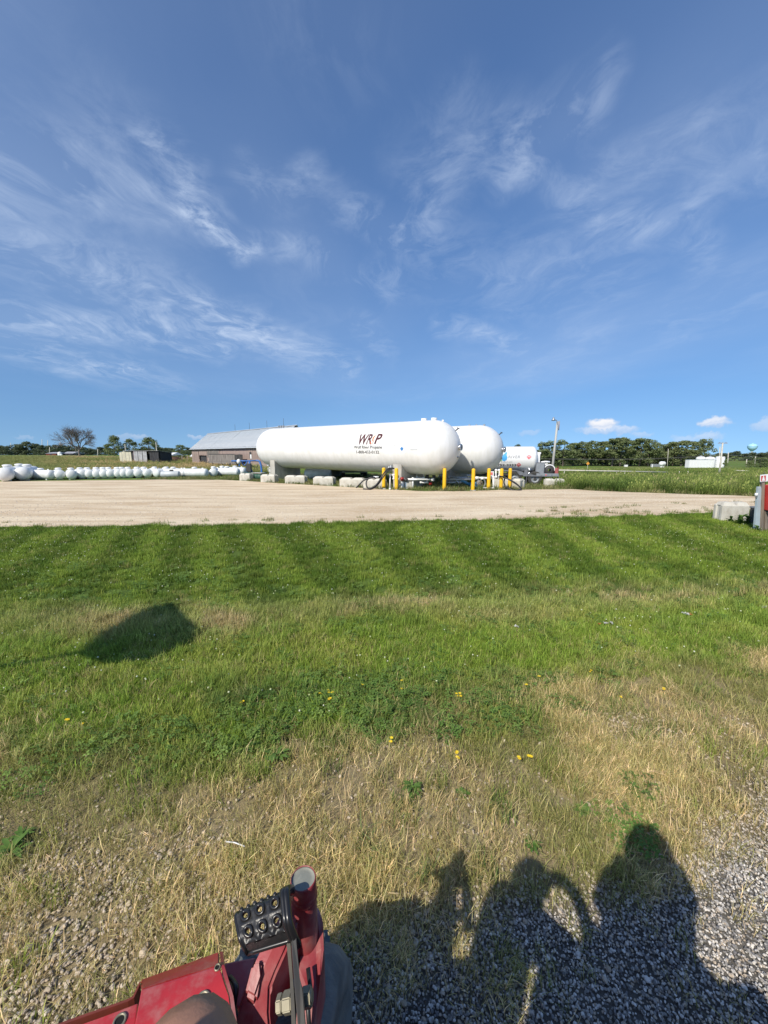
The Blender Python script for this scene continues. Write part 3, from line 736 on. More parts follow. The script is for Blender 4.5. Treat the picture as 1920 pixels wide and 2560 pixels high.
keep = rng.random(len(x)) < np.clip(g_ * 1.0 + d_ * (.03 + .22 * ls + .12 * bare), 0, 1)
x, y, d_, g_ = x[keep], y[keep], d_[keep], g_[keep]; n = len(x)
u = rng.random(n)
col = mixc(np.tile([.15, .142, .13], (n, 1)), [.74, .69, .62], u ** 1.3); col = mixc(col, [.48, .38, .27], (rng.random(n) < .22) * .7); col = mixc(col, [.15, .145, .15], (rng.random(n) < .15) * .8)
col = mixc(col, [.52, .42, .30], d_ * .7)
s = (.0075 + .009 * rng.random(n) ** 1.7) * (1 + d_ * .8 * rng.random(n))
big = rng.random(n) < .012; s = np.where(big, s * 1.7, s)
scatter('gravel', 'loose pale gravel stones at the near edge', np.stack([x, y, ground_z(x, y) + s * .12 + rng.random(n) * .012], 1),
        np.stack([(rng.random(n) - .5) * .9, (rng.random(n) - .5) * .9, rng.random(n) * 6.28], 1), np.repeat(s, 3).reshape(-1, 3), col, rng.integers(0, 8, n), C_stone)
# stones scattered on the lot
n = 9000
x = (rng.random(n) * 2 - 1) * 16; y = 10.5 + 12 * rng.random(n) ** 1.5
keep = in_lot(x, y) & (np.abs(x) < y * 1.05); x, y = x[keep], y[keep]; n = len(x); u = rng.random(n)
s = .018 + .035 * rng.random(n) ** 2
scatter('lot_gravel', 'loose limestone chips on the gravel lot', np.stack([x, y, tz(x, y) + .03], 1), np.stack([rng.random(n), rng.random(n), rng.random(n) * 6.28], 1),
        np.repeat(s, 3).reshape(-1, 3), mixc(np.tile([.40, .32, .24], (n, 1)), [.70, .64, .55], u), rng.integers(0, 8, n), C_stone)
# grass creeping into the lot and standing at its rim, under the tanks
n = 16000
x = (rng.random(n) * 2 - 1) * 30; y = 10.5 + 30 * rng.random(n)
il = in_lot(x, y)
edge_near = (np.abs(y - lot_near(x)) < .9) & (rng.random(n) < .35) & il
isl = (~il) & (y > 18) & (x > -20) & (y < 40) & (rng.random(n) < .8)
rgt = il & (x > 5) & (y - lot_near(x) < 2.8) & (fbm(x, y * 3, 1.0, 3) > .60)
k = (edge_near | isl | rgt) & (np.abs(x) < y * 1.08 + 1); x, y = x[k], y[k]; n = len(x)
inl = in_lot(x, y)
col = mixc(np.tile([.13, .20, .045], (n, 1)), [.34, .30, .14], rng.random(n)) * (.8 + .4 * rng.random(n))[:, None]
s = np.where(inl, .22 + .25 * rng.random(n), .45 + .5 * rng.random(n))
scatter('rim_grass', 'ragged short grass along the lot edge and under the tanks', np.stack([x, y, tz(x, y)], 1), np.stack([rng.random(n) * .3, rng.random(n) * .3, rng.random(n) * 6.28], 1),
        np.stack([s * 1.2, s * 1.2, s], 1), col, rng.integers(0, 3, n), C_mid)

# tall field grass
def tall(name, label, n, fx, fy, keepf, colf, s0, s1):
    x = fx(rng.random(n)); y = fy(rng.random(n)); k = keepf(x, y) & (np.abs(x) < y * 1.06 + 2) & ~in_lot(x, y); x, y = x[k], y[k]; n = len(x)
    s = s0 + (s1 - s0) * rng.random(n); z = tz(x, y) + np.where(y > 34, (fbm(x, y, .05, 3) - .5) * .4 * sstep(34, 60, y), 0)
    scatter(name, label, np.stack([x, y, z], 1), np.stack([(rng.random(n) - .5) * .2, (rng.random(n) - .5) * .2, rng.random(n) * 6.28], 1),
            np.stack([s * 1.1, s * 1.1, s], 1), colf(x, y), rng.integers(0, 4, n), C_tall)
def col_r(x, y):
    n = len(x); c = mixc(np.tile([.17, .25, .050], (n, 1)), [.26, .33, .080], sstep(.44, .66, fbm(x, y, .35, 3))); c = mixc(c, [.11, .18, .036], sstep(.52, .66, fbm(x + 60, y, .5, 3)))
    c = mixc(c, [.40, .37, .18], (rng.random(n) < .06) * .8); return c * (.55 + .5 * rng.random(n))[:, None]
def far_edge(x): return np.interp(x, [p[0] for p in far], [p[1] for p in far])
xr = lambda u: 6 + 50 * u
tall('tall_grass', 'tall green grass beyond the lot on the right', 13000, xr, lambda u: 17 + 30 * u ** 1.3,
     lambda x, y: (y > far_edge(x) + .55) & ((x > 11.5) | (y > 33)) & (x / y > .29), col_r, .35, .78)
tall('meadow_grass', 'meadow grass across the far right field', 8000, lambda u: 10 + 110 * u, lambda u: 47 + 65 * u, lambda x, y: x / y > .25, col_r, .45, .9)
def col_l(x, y):
    n = len(x); w = np.clip(sstep(.46, .60, fbm(x, y * 1.5, .12, 3)) * .95 * sstep(-.98, -.70, x / y) + .30, 0, 1)
    c = mixc(np.tile([.15, .23, .050], (n, 1)), [.42, .35, .15], w); return c * (.75 + .5 * rng.random(n))[:, None]
tall('field_grass', 'tall green and tan grass in the left field', 20000, lambda u: -120 * u - 8, lambda u: 38.5 + 85 * u ** 1.4,
     lambda x, y: (x / y < -.24), col_l, .35, .75)
#STRUCTURES

# ------------------------------------------------------------------ lettering
def text_bm(body, height=1.0, shear=0.0, offset=0.0, spacing=1.0):
    """flat lettering as a bmesh, left edge at x=0, baseline at 0, cap height scaled to height; returns bm, width"""
    cu = bpy.data.curves.new('lettering', 'FONT'); cu.body = body; cu.shear = shear; cu.offset = offset; cu.space_character = spacing; cu.resolution_u = 3
    o = bpy.data.objects.new('lettering', cu); COL.objects.link(o)
    bpy.context.view_layer.update()
    me = bpy.data.meshes.new_from_object(o.evaluated_get(bpy.context.evaluated_depsgraph_get()))
    bm = bmesh.new(); bm.from_mesh(me)
    bpy.data.objects.remove(o); bpy.data.meshes.remove(me); bpy.data.curves.remove(cu)
    xs_ = [v.co.x for v in bm.verts]; k = height / 0.70
    x0 = min(xs_)
    for v in bm.verts: v.co = Vector(((v.co.x - x0) * k, v.co.y * k, 0))
    return bm, (max(xs_) - x0) * k
def poly_bm(polys):
    bm = bmesh.new()
    for pl in polys: bm.faces.new([bm.verts.new((x, y, 0)) for x, y in pl])
    bmesh.ops.triangulate(bm, faces=bm.faces[:]); return bm
def print_on(bm, fn, name, m, parent, step=.08, width=None, cur_w=None, label=None):
    """wrap flat lettering on a surface given by fn(u, v) -> point"""
    if width: 
        for v in bm.verts: v.co.x *= width / cur_w
    ys_ = [v.co.y for v in bm.verts]; a = min(ys_) + step
    while a < max(ys_):
        bmesh.ops.bisect_plane(bm, geom=bm.verts[:] + bm.edges[:] + bm.faces[:], plane_co=(0, a, 0), plane_no=(0, 1, 0)); a += step
    for v in bm.verts: v.co = fn(v.co.x, v.co.y)
    me = bpy.data.meshes.new(name); bm.to_mesh(me); bm.free(); me.materials.append(m)
    return link(name, me, parent, label=label)

# ------------------------------------------------------------------ the two big storage tanks
TR = 1.60
def tank_centres(near_px, near_depth, far_px, far_depth): return D(*near_px, near_depth), D(*far_px, far_depth)
N1, F1 = D(1085, 1119.5, 22.8), D(690, 1120, 32.4)
AX = (N1 - F1); LT = AX.length; AX.normalize()
N2 = D(1197, 1125, 25.4); F2 = N2 - AX * LT
SIDE = Vector((0, 0, 1)).cross(AX).normalized()          # horizontal, square to the tanks
if SIDE.y > 0: SIDE = -SIDE                               # towards the lot
UPT = AX.cross(SIDE); UPT = UPT if UPT.z > 0 else -UPT

def big_tank(Nc, Fc, label, caps):
    mid = (Nc + Fc) / 2; base = Vector((mid.x, mid.y, 0))
    root = thing('storage_tank', label, 'propane tank', base, 0, 'large white storage tanks on concrete supports')
    prof = []
    for k in range(13):
        a = R(90) * k / 12; prof.append((TR * math.sin(a), -LT / 2 - TR * .98 * math.cos(a)))
    for k in range(1, 7): prof.append((TR, -LT / 2 + LT * k / 7))
    for k in range(13):
        a = R(90) * (1 - k / 12); prof.append((TR * math.sin(a), LT / 2 + TR * .98 * math.cos(a)))
    mt = Matrix(((SIDE.x, UPT.x, AX.x, 0), (SIDE.y, UPT.y, AX.y, 0), (SIDE.z, UPT.z, AX.z, 0), (0, 0, 0, 1)))
    mt = Matrix.Translation(mid - base) @ mt
    MB().lathe(prof, 72, mt).build('tank_shell', M_tank, root)
    # weld seams, barely proud of the shell
    s = MB()
    for f in (-.5, -.25, 0, .25, .5):
        h = LT * f; s.lathe([(TR + .001, h - .02), (TR + .006, h - .008), (TR + .006, h + .008), (TR + .001, h + .02)], 72, mt)
    s.build('weld_seam', M_tank, root)
    pt = lambda u, v, h, e=.0: mt @ Vector(((TR + e) * math.sin(u), (TR + e) * math.cos(u), h))   # u angle from the top towards the lot side
    # valves on the crown
    for h, rr, hh in caps:
        p = mt @ Vector((0, TR * math.sqrt(max(0, 1 - max(0, (h - LT / 2) / TR) ** 2)), h)); up = mt.to_3x3() @ Vector((0, 1, 0))
        MB().cyl(p - up * .06, p + up * hh, rr, 18).build('manhole_cap' if rr > .1 else 'top_valve', M_pipe_white if hh > .08 else M_greymetal, root)
    for h in (-LT / 2 + .5, -LT / 2 + .8, -LT / 2 + 1.1):
        p = mt @ Vector((0, TR, h)); up = mt.to_3x3() @ Vector((0, 1, 0))
        b_ = MB(); b_.cyl(p - up * .05, p + up * .16, .05, 10); b_.cyl(p + up * .16, p + up * .22, .08, 10); b_.build('relief_valve', M_greymetal, root)
    # gauges on the near end
    fwd = mt.to_3x3() @ Vector((0, 0, 1)); sd = mt.to_3x3() @ Vector((1, 0, 0)); up = mt.to_3x3() @ Vector((0, 1, 0))
    def endpt(a, b):                                    # a: sideways, b: up, both as a share of the radius
        return mt @ Vector((a * TR, b * TR, LT / 2 + TR * .98 * math.sqrt(max(0, 1 - a * a - b * b))))
    for a, b, kind in ((-.30, .62, 'arm'), (-.10, .02, 'dial'), (-.12, -.32, 'small')):
        p = endpt(a, b); nrm = (p - mt @ Vector((0, 0, LT / 2))).normalized()
        g = MB()
        if kind == 'dial':
            g.cyl(p - nrm * .05, p + nrm * .10, .13, 20); g.cyl(p + nrm * .10, p + nrm * .16, .19, 24); g.build('gauge_dial', M_chrome, root)
            MB().cyl(p + nrm * .16, p + nrm * .165, .15, 20).build('gauge_face', M_greyink, root)
        elif kind == 'arm':
            g.cyl(p - nrm * .05, p + nrm * .20, .035, 10); g.cyl(p + nrm * .18, p + nrm * .20 + Vector((0, 0, .02)), .08, 14); g.build('thermometer', M_dark, root)
            MB().tube([p - nrm * .02 - up * .05, p + nrm * .06 - up * .25 + sd * .05, p + nrm * .03 - up * .55 + sd * .02], .025, 8).build('conduit', M_pipe_white, root)
        else:
            g.cyl(p - nrm * .05, p + nrm * .07, .06, 12); g.build('level_valve', M_steel, root)
    # concrete supports
    for h in (LT / 2 - 1.75, -LT / 2 + 1.2):
        c0 = mid + AX * h; zc = c0.z; th = .62; hw = 1.28; prof = []
        gz = tzf(c0.x, c0.y) - .35
        prof = [(-hw, gz), (hw, gz)] 
        for k in range(15):
            v = hw - 2 * hw * k / 14; prof.append((v, zc - math.sqrt((TR + .015) ** 2 - v * v)))
        sd2 = Vector((SIDE.x, SIDE.y, 0)).normalized(); ax2 = Vector((AX.x, AX.y, 0)).normalized()
        poly = [Vector((c0.x, c0.y, 0)) + sd2 * v - ax2 * th / 2 + Vector((0, 0, z_)) - base for v, z_ in prof]
        MB().prism(poly, ax2 * th).build('concrete_support', M_conc, root)
        # steel saddle strip between tank and concrete
        MB().lathe([(TR + .004, h - .25), (TR + .03, h - .25), (TR + .03, h + .25), (TR + .004, h + .25)], 48,
                   mt).build('saddle_band', M_tank, root) if False else None
    return root, mt, base, mid
T1, MT1, B1, MID1 = big_tank(N1, F1, 'big white storage tank in front, with the company name lettered on its side', ((LT / 2 - .75, .17, .13), (LT / 2 - .05, .17, .13), (LT / 2 + .55, .06, .09)))
T2, MT2, B2, MID2 = big_tank(N2, F2, 'big white storage tank standing behind the lettered one, its end in shade', ((LT / 2 - .75, .07, .07), (LT / 2 - .25, .06, .06), (LT / 2 + .3, .07, .075)))

# lettering on the front tank: find where picture points fall on the shell
MTw = Matrix.Translation(B1) @ MT1; MTi = MTw.inverted()
def on_tank(px, py):
    o = MTi @ CAM; d = (MTi.to_3x3() @ ray(px, py)).normalized()
    A = d.x ** 2 + d.y ** 2; Bq = 2 * (o.x * d.x + o.y * d.y); Cq = o.x ** 2 + o.y ** 2 - TR ** 2
    tt = (-Bq - math.sqrt(max(0, Bq * Bq - 4 * A * Cq))) / (2 * A); q = o + d * tt
    return q.z, math.atan2(q.x, q.y)                      # along the axis, angle from the top
def tank_fn(h0, a0, e=.004):
    def fn(u, v):
        a = a0 - v / TR
        return MT1 @ Vector(((TR + e) * math.sin(a), (TR + e) * math.cos(a), h0 + u))
    return fn
def tank_text(body, px0, px1, py_base, py_top, m, **kw):
    pm = (px0 + px1) / 2
    hb, ab = on_tank(pm, py_base); ht, at_ = on_tank(pm, py_top); height = (ab - at_) * TR
    h0, a0 = on_tank(px0, py_base); h1, a1 = on_tank(px1, py_base)
    bm, w_ = text_bm(body, height, **kw)
    return print_on(bm, tank_fn(h0, (a0 + a1) / 2), 'lettering', m, T1, width=h1 - h0, cur_w=w_)
# letters of the mark are black above and dark red below, with a flame in the middle
tank_text('WR', 896, 928, 1110, 1086, M_maroon, shear=.28, offset=.03)
tank_text('P', 935, 952.5, 1109, 1085, M_maroon, shear=.28, offset=.03)
hb, ab = on_tank(929.5, 1110); ht, at_ = on_tank(929.5, 1083); hh = (ab - at_) * TR
flame = [(-.02, .02), (.16, -.02), (.30, .08), (.34, .25), (.27, .42), (.33, .60), (.47, .82), (.27, .72), (.13, .52), (.15, .36), (.06, .30), (-.04, .16)]
print_on(poly_bm([[(x_ * hh * .9, y_ * hh) for x_, y_ in flame]]), tank_fn(hb - .10, ab, .006), 'flame_mark', M_orange, T1)
fl2 = [(.04, .06), (.16, .02), (.25, .12), (.22, .28), (.14, .22), (.10, .30), (.05, .18)]
print_on(poly_bm([[(x_ * hh * .9, y_ * hh) for x_, y_ in fl2]]), tank_fn(hb - .10, ab, .008), 'flame_core', M_whitelabel, T1)
tank_text('Wolf River Propane', 885, 955, 1121.3, 1114.0, M_ink, offset=.022)
tank_text('1-800-453-0132', 891.5, 948, 1133.6, 1126.4, M_ink, offset=.018)
# small hazard diamond and stencil lines
hc, ac = on_tank(1010, 1122); dh = .31
def diamond(cx, cy, r_): return [(cx - r_, cy), (cx, cy - r_), (cx + r_, cy), (cx, cy + r_)]
print_on(poly_bm([diamond(0, 0, dh)]), tank_fn(hc, ac, .004), 'hazard_diamond', M_whitelabel, T1)
print_on(poly_bm([diamond(-dh / 2, 0, dh * .42)]), tank_fn(hc, ac, .006), 'hazard_field', M_nfpa_blue, T1, label='blue field of the hazard diamond')
print_on(poly_bm([[(x_ * dh, y_ * dh) for x_, y_ in ((0, .1), (.1, .5), (0, .9), (-.04, .88), (.04, .5), (-.05, .12))]]), tank_fn(hc, ac, .006), 'hazard_field', M_pinklabel, T1)
print_on(poly_bm([[(x_ * dh, y_ * dh) for x_, y_ in ((.45, .25), (.6, 0), (.45, -.25), (.35, -.22), (.48, 0), (.35, .2))]]), tank_fn(hc, ac, .006), 'hazard_field', M_palegrey, T1)
for px_a, px_b, py_ in ((984, 996, 1113.6), (1026, 1044, 1125.5)):
    h0, a0 = on_tank(px_a, py_); h1, a1 = on_tank(px_b, py_)
    print_on(poly_bm([[(0, 0), (h1 - h0, 0), (h1 - h0, .05), (0, .05)]]), tank_fn(h0, a0), 'stencil_line', M_palegrey, T1)

# ------------------------------------------------------------------ concrete blocks
def block_meshes(L, W, H):
    b = MB()
    g = .13; gd = .06                                     # grooves in the ends
    out = []
    for (x_, y_) in ((-L/2, -W/2), (L/2, -W/2), (L/2, -g), (L/2 - gd, -g), (L/2 - gd, g), (L/2, g), (L/2, W/2), (-L/2, W/2), (-L/2, g), (-L/2 + gd, g), (-L/2 + gd, -g), (-L/2, -g)):
        out.append((x_, y_, 0))
    b.prism(out, (0, 0, H))
    bmesh.ops.bevel(b.bm, geom=[e for e in b.bm.edges], offset=.018, segments=1, affect='EDGES')
    body = b.mesh('body', M_conc_light)
    k = MB()
    s0, s1, hh_ = .285, .20, .09
    vs = []
    for (s_, z_) in ((s0, H - .003), (s1, H + hh_)):
        vs.append([k.bm.verts.new((sx * s_ * (L / 1.25), sy * s_, z_)) for sx, sy in ((-1, -1), (1, -1), (1, 1), (-1, 1))])
    k.bm.faces.new(vs[0][::-1]); k.bm.faces.new(vs[1])
    for i in range(4): k.bm.faces.new((vs[0][i], vs[0][(i + 1) % 4], vs[1][(i + 1) % 4], vs[1][i]))
    return body, k.mesh('key', M_conc_light)
BM_body, BM_key = block_meshes(1.25, .62, .50)
hook_mb = MB().tube([(-.07, 0, .49), (-.06, 0, .56), (0, 0, .60), (.06, 0, .56), (.07, 0, .49)], .012, 8).mesh('lifting_loop', M_steel)
def block(pos, rz, label, sx=1.0, sz=1.0, group='concrete blocks along the tanks', hook=False):
    root = thing('concrete_block', label, 'concrete block', pos, rz, group); root.scale = (sx, 1, sz)
    link('block_body', BM_body, root)
    link('block_key', BM_key, root, (-.31, 0, 0)); link('block_key', BM_key, root, (.31, 0, 0))
    if hook: link('lifting_loop', hook_mb, root, (.45, .02, 0))
    return root
AXZ = math.atan2(AX.y, AX.x)
blk = [((593.5, 1202.2), (619, 1202.5), 'leftmost concrete block in the row, just left of a dark green drum'),
       ((650, 1206), (681, 1207), 'concrete block beside the far concrete support of the lettered tank'),
       ((716, 1209.5), (754, 1211.5), 'concrete block right of the far support, under the lettered tank'),
       ((785.5, 1213.5), (827, 1215.5), 'concrete block left of the middle of the lettered tank'),
       ((855, 1218), (903, 1221), 'concrete block under the company name, partly behind the black hose'),
       ((909.5, 1221), (951, 1224), 'concrete block just left of the leftmost yellow bollard')]
for (a, b_, lab) in blk:
    p0 = GT(*a); p1 = GT(*b_); ang = -0.22
    w_ = (p1 - p0).length
    d_ = Vector((math.cos(ang), math.sin(ang), 0)); nrm = Vector((-d_.y, d_.x, 0))
    # block whose front edge starts at the first point
    c_ = p0 + d_ * .625 + nrm * .31; c_.z = tzf(c_.x, c_.y)
    block(c_, ang + rng.normal() * .03, lab, w_ / 1.25 * 1.02, 1.0)
p0 = GT(1288, 1222); block(Vector((p0.x + .1, p0.y + .35, p0.z)), R(-48), 'concrete block between the last yellow bollard and the truck wheels', .80, 1.05)
p0 = GT(1264, 1221); block(Vector((p0.x, p0.y + .8, p0.z)), R(-48), 'concrete block hidden behind the two rightmost yellow bollards', .75, 1.0)
p0 = GT(1389, 1218); block(Vector((p0.x, p0.y + .3, p0.z)), R(-14), 'concrete block behind the truck tail, right of the row', 1.0, .95)
p0 = G(1806, 1305)
rb = block(Vector((p0.x + .39, p0.y + .19, 0)), R(-3), 'weathered concrete block with a lifting loop at the lawn edge by the grey utility box', .63, 1.0, 'concrete blocks along the tanks', True); rb.scale[1] = .56

# ------------------------------------------------------------------ yellow bollards
def bollard_mesh():
    b = MB(); b.lathe([(0.105, -.25), (0.105, 1.20), (.100, 1.225), (.07, 1.255), (.03, 1.268), (0, 1.27)], 20); return b.mesh('bollard', M_yellow)
bme = bollard_mesh()
base_me = MB().lathe([(.17, -.05), (.17, .03), (.15, .045), (.107, .05)], 18).mesh('footing', M_conc)
bl = [(959.5, 1222, 'leftmost yellow bollard, left of the concrete support'), (991, 1225, 'yellow bollard in front of the near concrete support'),
      (1110.5, 1226, 'yellow bollard standing alone in front of the lettered tank end'), (1182, 1226.5, 'yellow bollard between the lone one and the pipe manifold'),
      (1221, 1224, 'yellow bollard left of the white pipe riser'), (1252, 1224, 'yellow bollard right of the white pipe riser'),
      (1273.5, 1221.5, 'rightmost yellow bollard, beside the concrete block')]
BOL = []
for px_, py_, lab in bl:
    p = GT(px_, py_); root = thing('bollard', lab, 'bollard', p, rng.random() * 6, 'yellow steel bollards guarding the tanks')
    o = link('post', bme, root); o.rotation_euler = (rng.normal() * .012, rng.normal() * .012, 0); link('footing', base_me, root); BOL.append(p)

# ------------------------------------------------------------------ pipework and hoses
def pipes(name, label, runs, m, r, base, cat='pipework'):
    root = thing(name, label, cat, base)
    for i, pts in enumerate(runs):
        MB().tube([Vector(p) - Vector(base) for p in pts], r, 10).build('pipe', m, root)
        for p in pts:
            MB().lathe([(0, -r * 1.4), (r * 1.05, -r * 1.15), (r * 1.45, -r * .4), (r * 1.45, r * .4), (r * 1.05, r * 1.15), (0, r * 1.4)], 12, Matrix.Translation(Vector(p) - Vector(base))).build('elbow', m, root)
    return root
def pd(px_, py_, dep): return D(px_, py_, dep)
b0 = GT(975, 1222)
r1 = pipes('fill_riser', 'white filling riser with a valve between the two left yellow bollards', [
    [pd(975, 1222, 22.6), pd(975.5, 1187, 22.6), pd(988, 1187, 22.6)], [pd(983, 1188, 22.6), pd(983.5, 1172, 22.6), pd(973, 1168.5, 22.6)], [pd(983.5, 1188, 22.6), pd(984, 1197, 22.6), pd(995, 1198, 22.7)]], M_pipe_white, .045, b0)
g = MB(); p = pd(977, 1168.5, 22.6) - b0; g.cyl(p - Vector((.12, 0, 0)), p + Vector((.12, 0, 0)), .075, 12); g.cyl(p, p + Vector((0, 0, .13)), .05, 10); g.build('valve', M_steel, r1)
b0 = GT(1020, 1223)
r2 = pipes('loading_manifold', 'white pipe manifold with red valves under the end of the lettered tank', [
    [pd(1000, 1197.5, 23.1), pd(1080, 1199, 22.9)], [pd(1017, 1199, 23.0), pd(1080, 1198.5, 23.0)], [pd(1035, 1196, 23.6), pd(1060, 1195, 23.6), pd(1060, 1180, 23.6)],
    [pd(1052, 1206, 23.5), pd(1076, 1206.5, 23.4), pd(1068, 1206, 23.4), pd(1068, 1186, 23.6)], [pd(1042, 1195, 23.7), pd(1042, 1184, 23.8)], [pd(1032, 1222, 23.1), pd(1032, 1196, 23.1)]], M_pipe_white, .05, b0)
for (px_, py_, dd, c_) in ((1005, 1197.5, 23.0, M_redpart), (1076, 1208.5, 23.2, M_redpart), (1015, 1200, 22.95, M_dark), (1085, 1192, 23.4, M_dark), (1068, 1191, 23.5, M_dark), (1104, 1194.5, 23.6, M_dark)):
    p = pd(px_, py_, dd) - b0
    g = MB(); g.cyl(p - Vector((.09, 0, 0)), p + Vector((.09, 0, 0)), .10, 12); g.cyl(p - Vector((0, 0, .08)), p + Vector((0, 0, .10)), .04, 8); g.build('valve', c_, r2)
p = pd(1079.5, 1199, 22.85) - b0; MB().cyl(p, p + Vector((.10, -.06, 0)), .10, 16).build('flange', M_pipe_white, r2)
for (px_, w_) in ((1006, .16), (1015, .16), (1024, .24)):
    p = GT(px_, 1222) - b0; MB().box(p + Vector((0, 0, .2)), (w_, .18, .46), bevel=.01).build('pedestal', M_pipe_white if w_ < .2 else M_conc_light, r2)
b0 = GT(1150, 1224)
r3 = pipes('transfer_pipes', 'long galvanised transfer pipes running low between the yellow bollards', [
    [pd(1112, 1198.5, 23.4), pd(1180, 1198.5, 23.2)], [pd(1122, 1193.5, 24.0), pd(1185, 1194.5, 23.8)], [pd(1138, 1199, 23.4), pd(1146, 1206.5, 23.3)], [pd(1112, 1206.5, 23.5), pd(1150, 1206.5, 23.4)]], M_steel, .055, b0)
MB().tube([pd(1146, 1206, 23.3) - b0, pd(1147, 1223, 23.3) - b0], .03, 8).build('pipe_stand', M_dark, r3)
b0 = GT(1233, 1222)
r4 = pipes('white_riser', 'white pipe riser and crossover pipe among the right yellow bollards', [
    [pd(1184, 1194.5, 23.4), pd(1248, 1196, 23.2)], [pd(1233.5, 1221, 22.9), pd(1233.5, 1193, 22.9)], [pd(1240, 1192, 23.0), pd(1240, 1175.5, 23.0), pd(1248, 1175.5, 23.0), pd(1248, 1190, 23.0)], [pd(1210, 1220.5, 23.1), pd(1233, 1220.5, 23.0)]], M_pipe_white, .055, b0)
for px_, py_ in ((1193, 1195), (1206, 1196), (1226, 1194)):
    p = pd(px_, py_, 23.35) - b0; MB().cyl(p - Vector((.1, 0, 0)), p + Vector((.1, 0, 0)), .095, 14).build('flange', M_pipe_white, r4)
p = pd(1228.5, 1185, 23.6) - b0; MB().box(p, (.30, .03, .34)).build('notice_plate', M_whitelabel, r4); MB().box(p + Vector((-.02, -.02, .02)), (.18, .012, .16)).build('notice_mark', M_pinklabel, r4)
# blue pump
b0 = GT(1192, 1222) + Vector((0, .9, 0))
pump = thing('transfer_pump', 'light blue transfer pump on the ground behind the yellow bollards', 'pump', b0)
p = pd(1188, 1212, 24.0) - b0
MB().cyl(p + Vector((-.35, .05, -.05)), p + Vector((.30, 0, -.02)), .20, 18).build('pump_casing', M_bluelight, pump)
MB().cyl(p + Vector((.22, -.22, .12)), p + Vector((.22, .15, .12)), .19, 18).build('motor', M_chrome, pump)
MB().tube([p + Vector((-.35, .05, 0)), p + Vector((-.75, .1, .22)), p + Vector((-.95, .1, .22))], .09, 10).build('inlet_pipe', M_bluelight, pump)
MB().box(p + Vector((0, 0, -.28)), (.9, .4, .10), bevel=.01).build('pump_base', M_bluelight, pump)
MB().tube([p + Vector((.40 + .30 * math.cos(a), .3, .08 + .33 * math.sin(a))) for a in np.linspace(-1.6, 2.4, 14)], .05, 8).build('belt_guard', M_greymetal, pump)

def smooth_path(pts, n=8):
    pts = [Vector(p) for p in pts]; out = []
    for i in range(len(pts) - 1):
        p0, p1, p2, p3 = pts[max(i - 1, 0)], pts[i], pts[i + 1], pts[min(i + 2, len(pts) - 1)]
        for k in range(n):
            t_ = k / n
            out.append(.5 * ((2 * p1) + (p2 - p0) * t_ + (2 * p0 - 5 * p1 + 4 * p2 - p3) * t_ ** 2 + (3 * p1 - p0 - 3 * p2 + p3) * t_ ** 3))
    out.append(pts[-1]); return out
def hose(label, strands, base, r=.042):
    root = thing('loading_hose', label, 'hose', base)
    for s_ in strands: MB().tube([q - base for q in smooth_path(s_)], r, 8).build('hose_length', M_hose, root)
    return root
b0 = GT(930, 1223)
h1 = hose('black loading hose looping down from the left riser over the concrete blocks', [
    [pd(982, 1171, 22.4), pd(970, 1172, 22.3), pd(958, 1185, 22.2), pd(948, 1202, 22.15), pd(938, 1214, 22.1), pd(924, 1221, 22.1), pd(917, 1216, 22.2), pd(916, 1204, 22.3), pd(922, 1196, 22.3), pd(932, 1193, 22.3), pd(941, 1193, 22.4)],
    [pd(986, 1171, 22.4), pd(974, 1174, 22.35), pd(961, 1188, 22.25), pd(949, 1206, 22.2), pd(936, 1219, 22.15), pd(922, 1223, 22.2), pd(908, 1222, 22.3)],
    [pd(938, 1194, 22.3), pd(922, 1196, 22.3), pd(908, 1202, 22.3), pd(898, 1212, 22.3), pd(891, 1219, 22.4)]], b0)
p = pd(940, 1192.5, 22.35) - b0; MB().cyl(p - Vector((.16, 0, 0)), p + Vector((.16, 0, 0)), .05, 10).build('coupling', M_pipe_white, h1)
b0 = GT(1280, 1223)
h2 = hose('black loading hose draped over the right concrete block onto the gravel', [
    [pd(1248, 1190, 22.9), pd(1263, 1194, 22.5), pd(1281, 1204, 22.3), pd(1297, 1215, 22.2), pd(1303, 1224, 22.2), pd(1290, 1226, 22.3), pd(1277, 1224.5, 22.4), pd(1264, 1216, 22.5), pd(1260, 1206, 22.7), pd(1262, 1196, 22.9)],
    [pd(1258, 1193, 22.8), pd(1276, 1200, 22.4), pd(1293, 1211, 22.25), pd(1301, 1222, 22.2), pd(1286, 1226.5, 22.25), pd(1272, 1222, 22.4)]], b0)

# ------------------------------------------------------------------ residential tanks lying in the yard
def cyl_tank_meshes(r, L, m):
    b = MB(); prof = []
    for k in range(8): a = R(90) * k / 7; prof.append((r * math.sin(a), -L / 2 - r * .62 * math.cos(a)))
    for k in range(8): a = R(90) * (1 - k / 7); prof.append((r * math.sin(a), L / 2 + r * .62 * math.cos(a)))
    b.lathe(prof, 28, Matrix.Rotation(R(90), 4, 'Y'))
    shell = b.mesh('tank_shell', m)
    d = MB().lathe([(.001, -.06), (.17, -.06), (.19, 0), (.205, .05), (.235, .08), (.20, .14), (.12, .165), (0, .175)], 20).mesh('dome_cover', M_dome)
    l_ = MB(); l_.box((0, 0, 0), (.09, r * 1.1, .16)); leg = l_.mesh('leg', m)
    lug = MB().box((0, 0, .03), (.14, .025, .12), bevel=.02).mesh('lifting_lug', m)
    return shell, d, leg, lug
small = cyl_tank_meshes(.38, 2.2, M_tank2); large = cyl_tank_meshes(.52, 3.6, M_tank2)
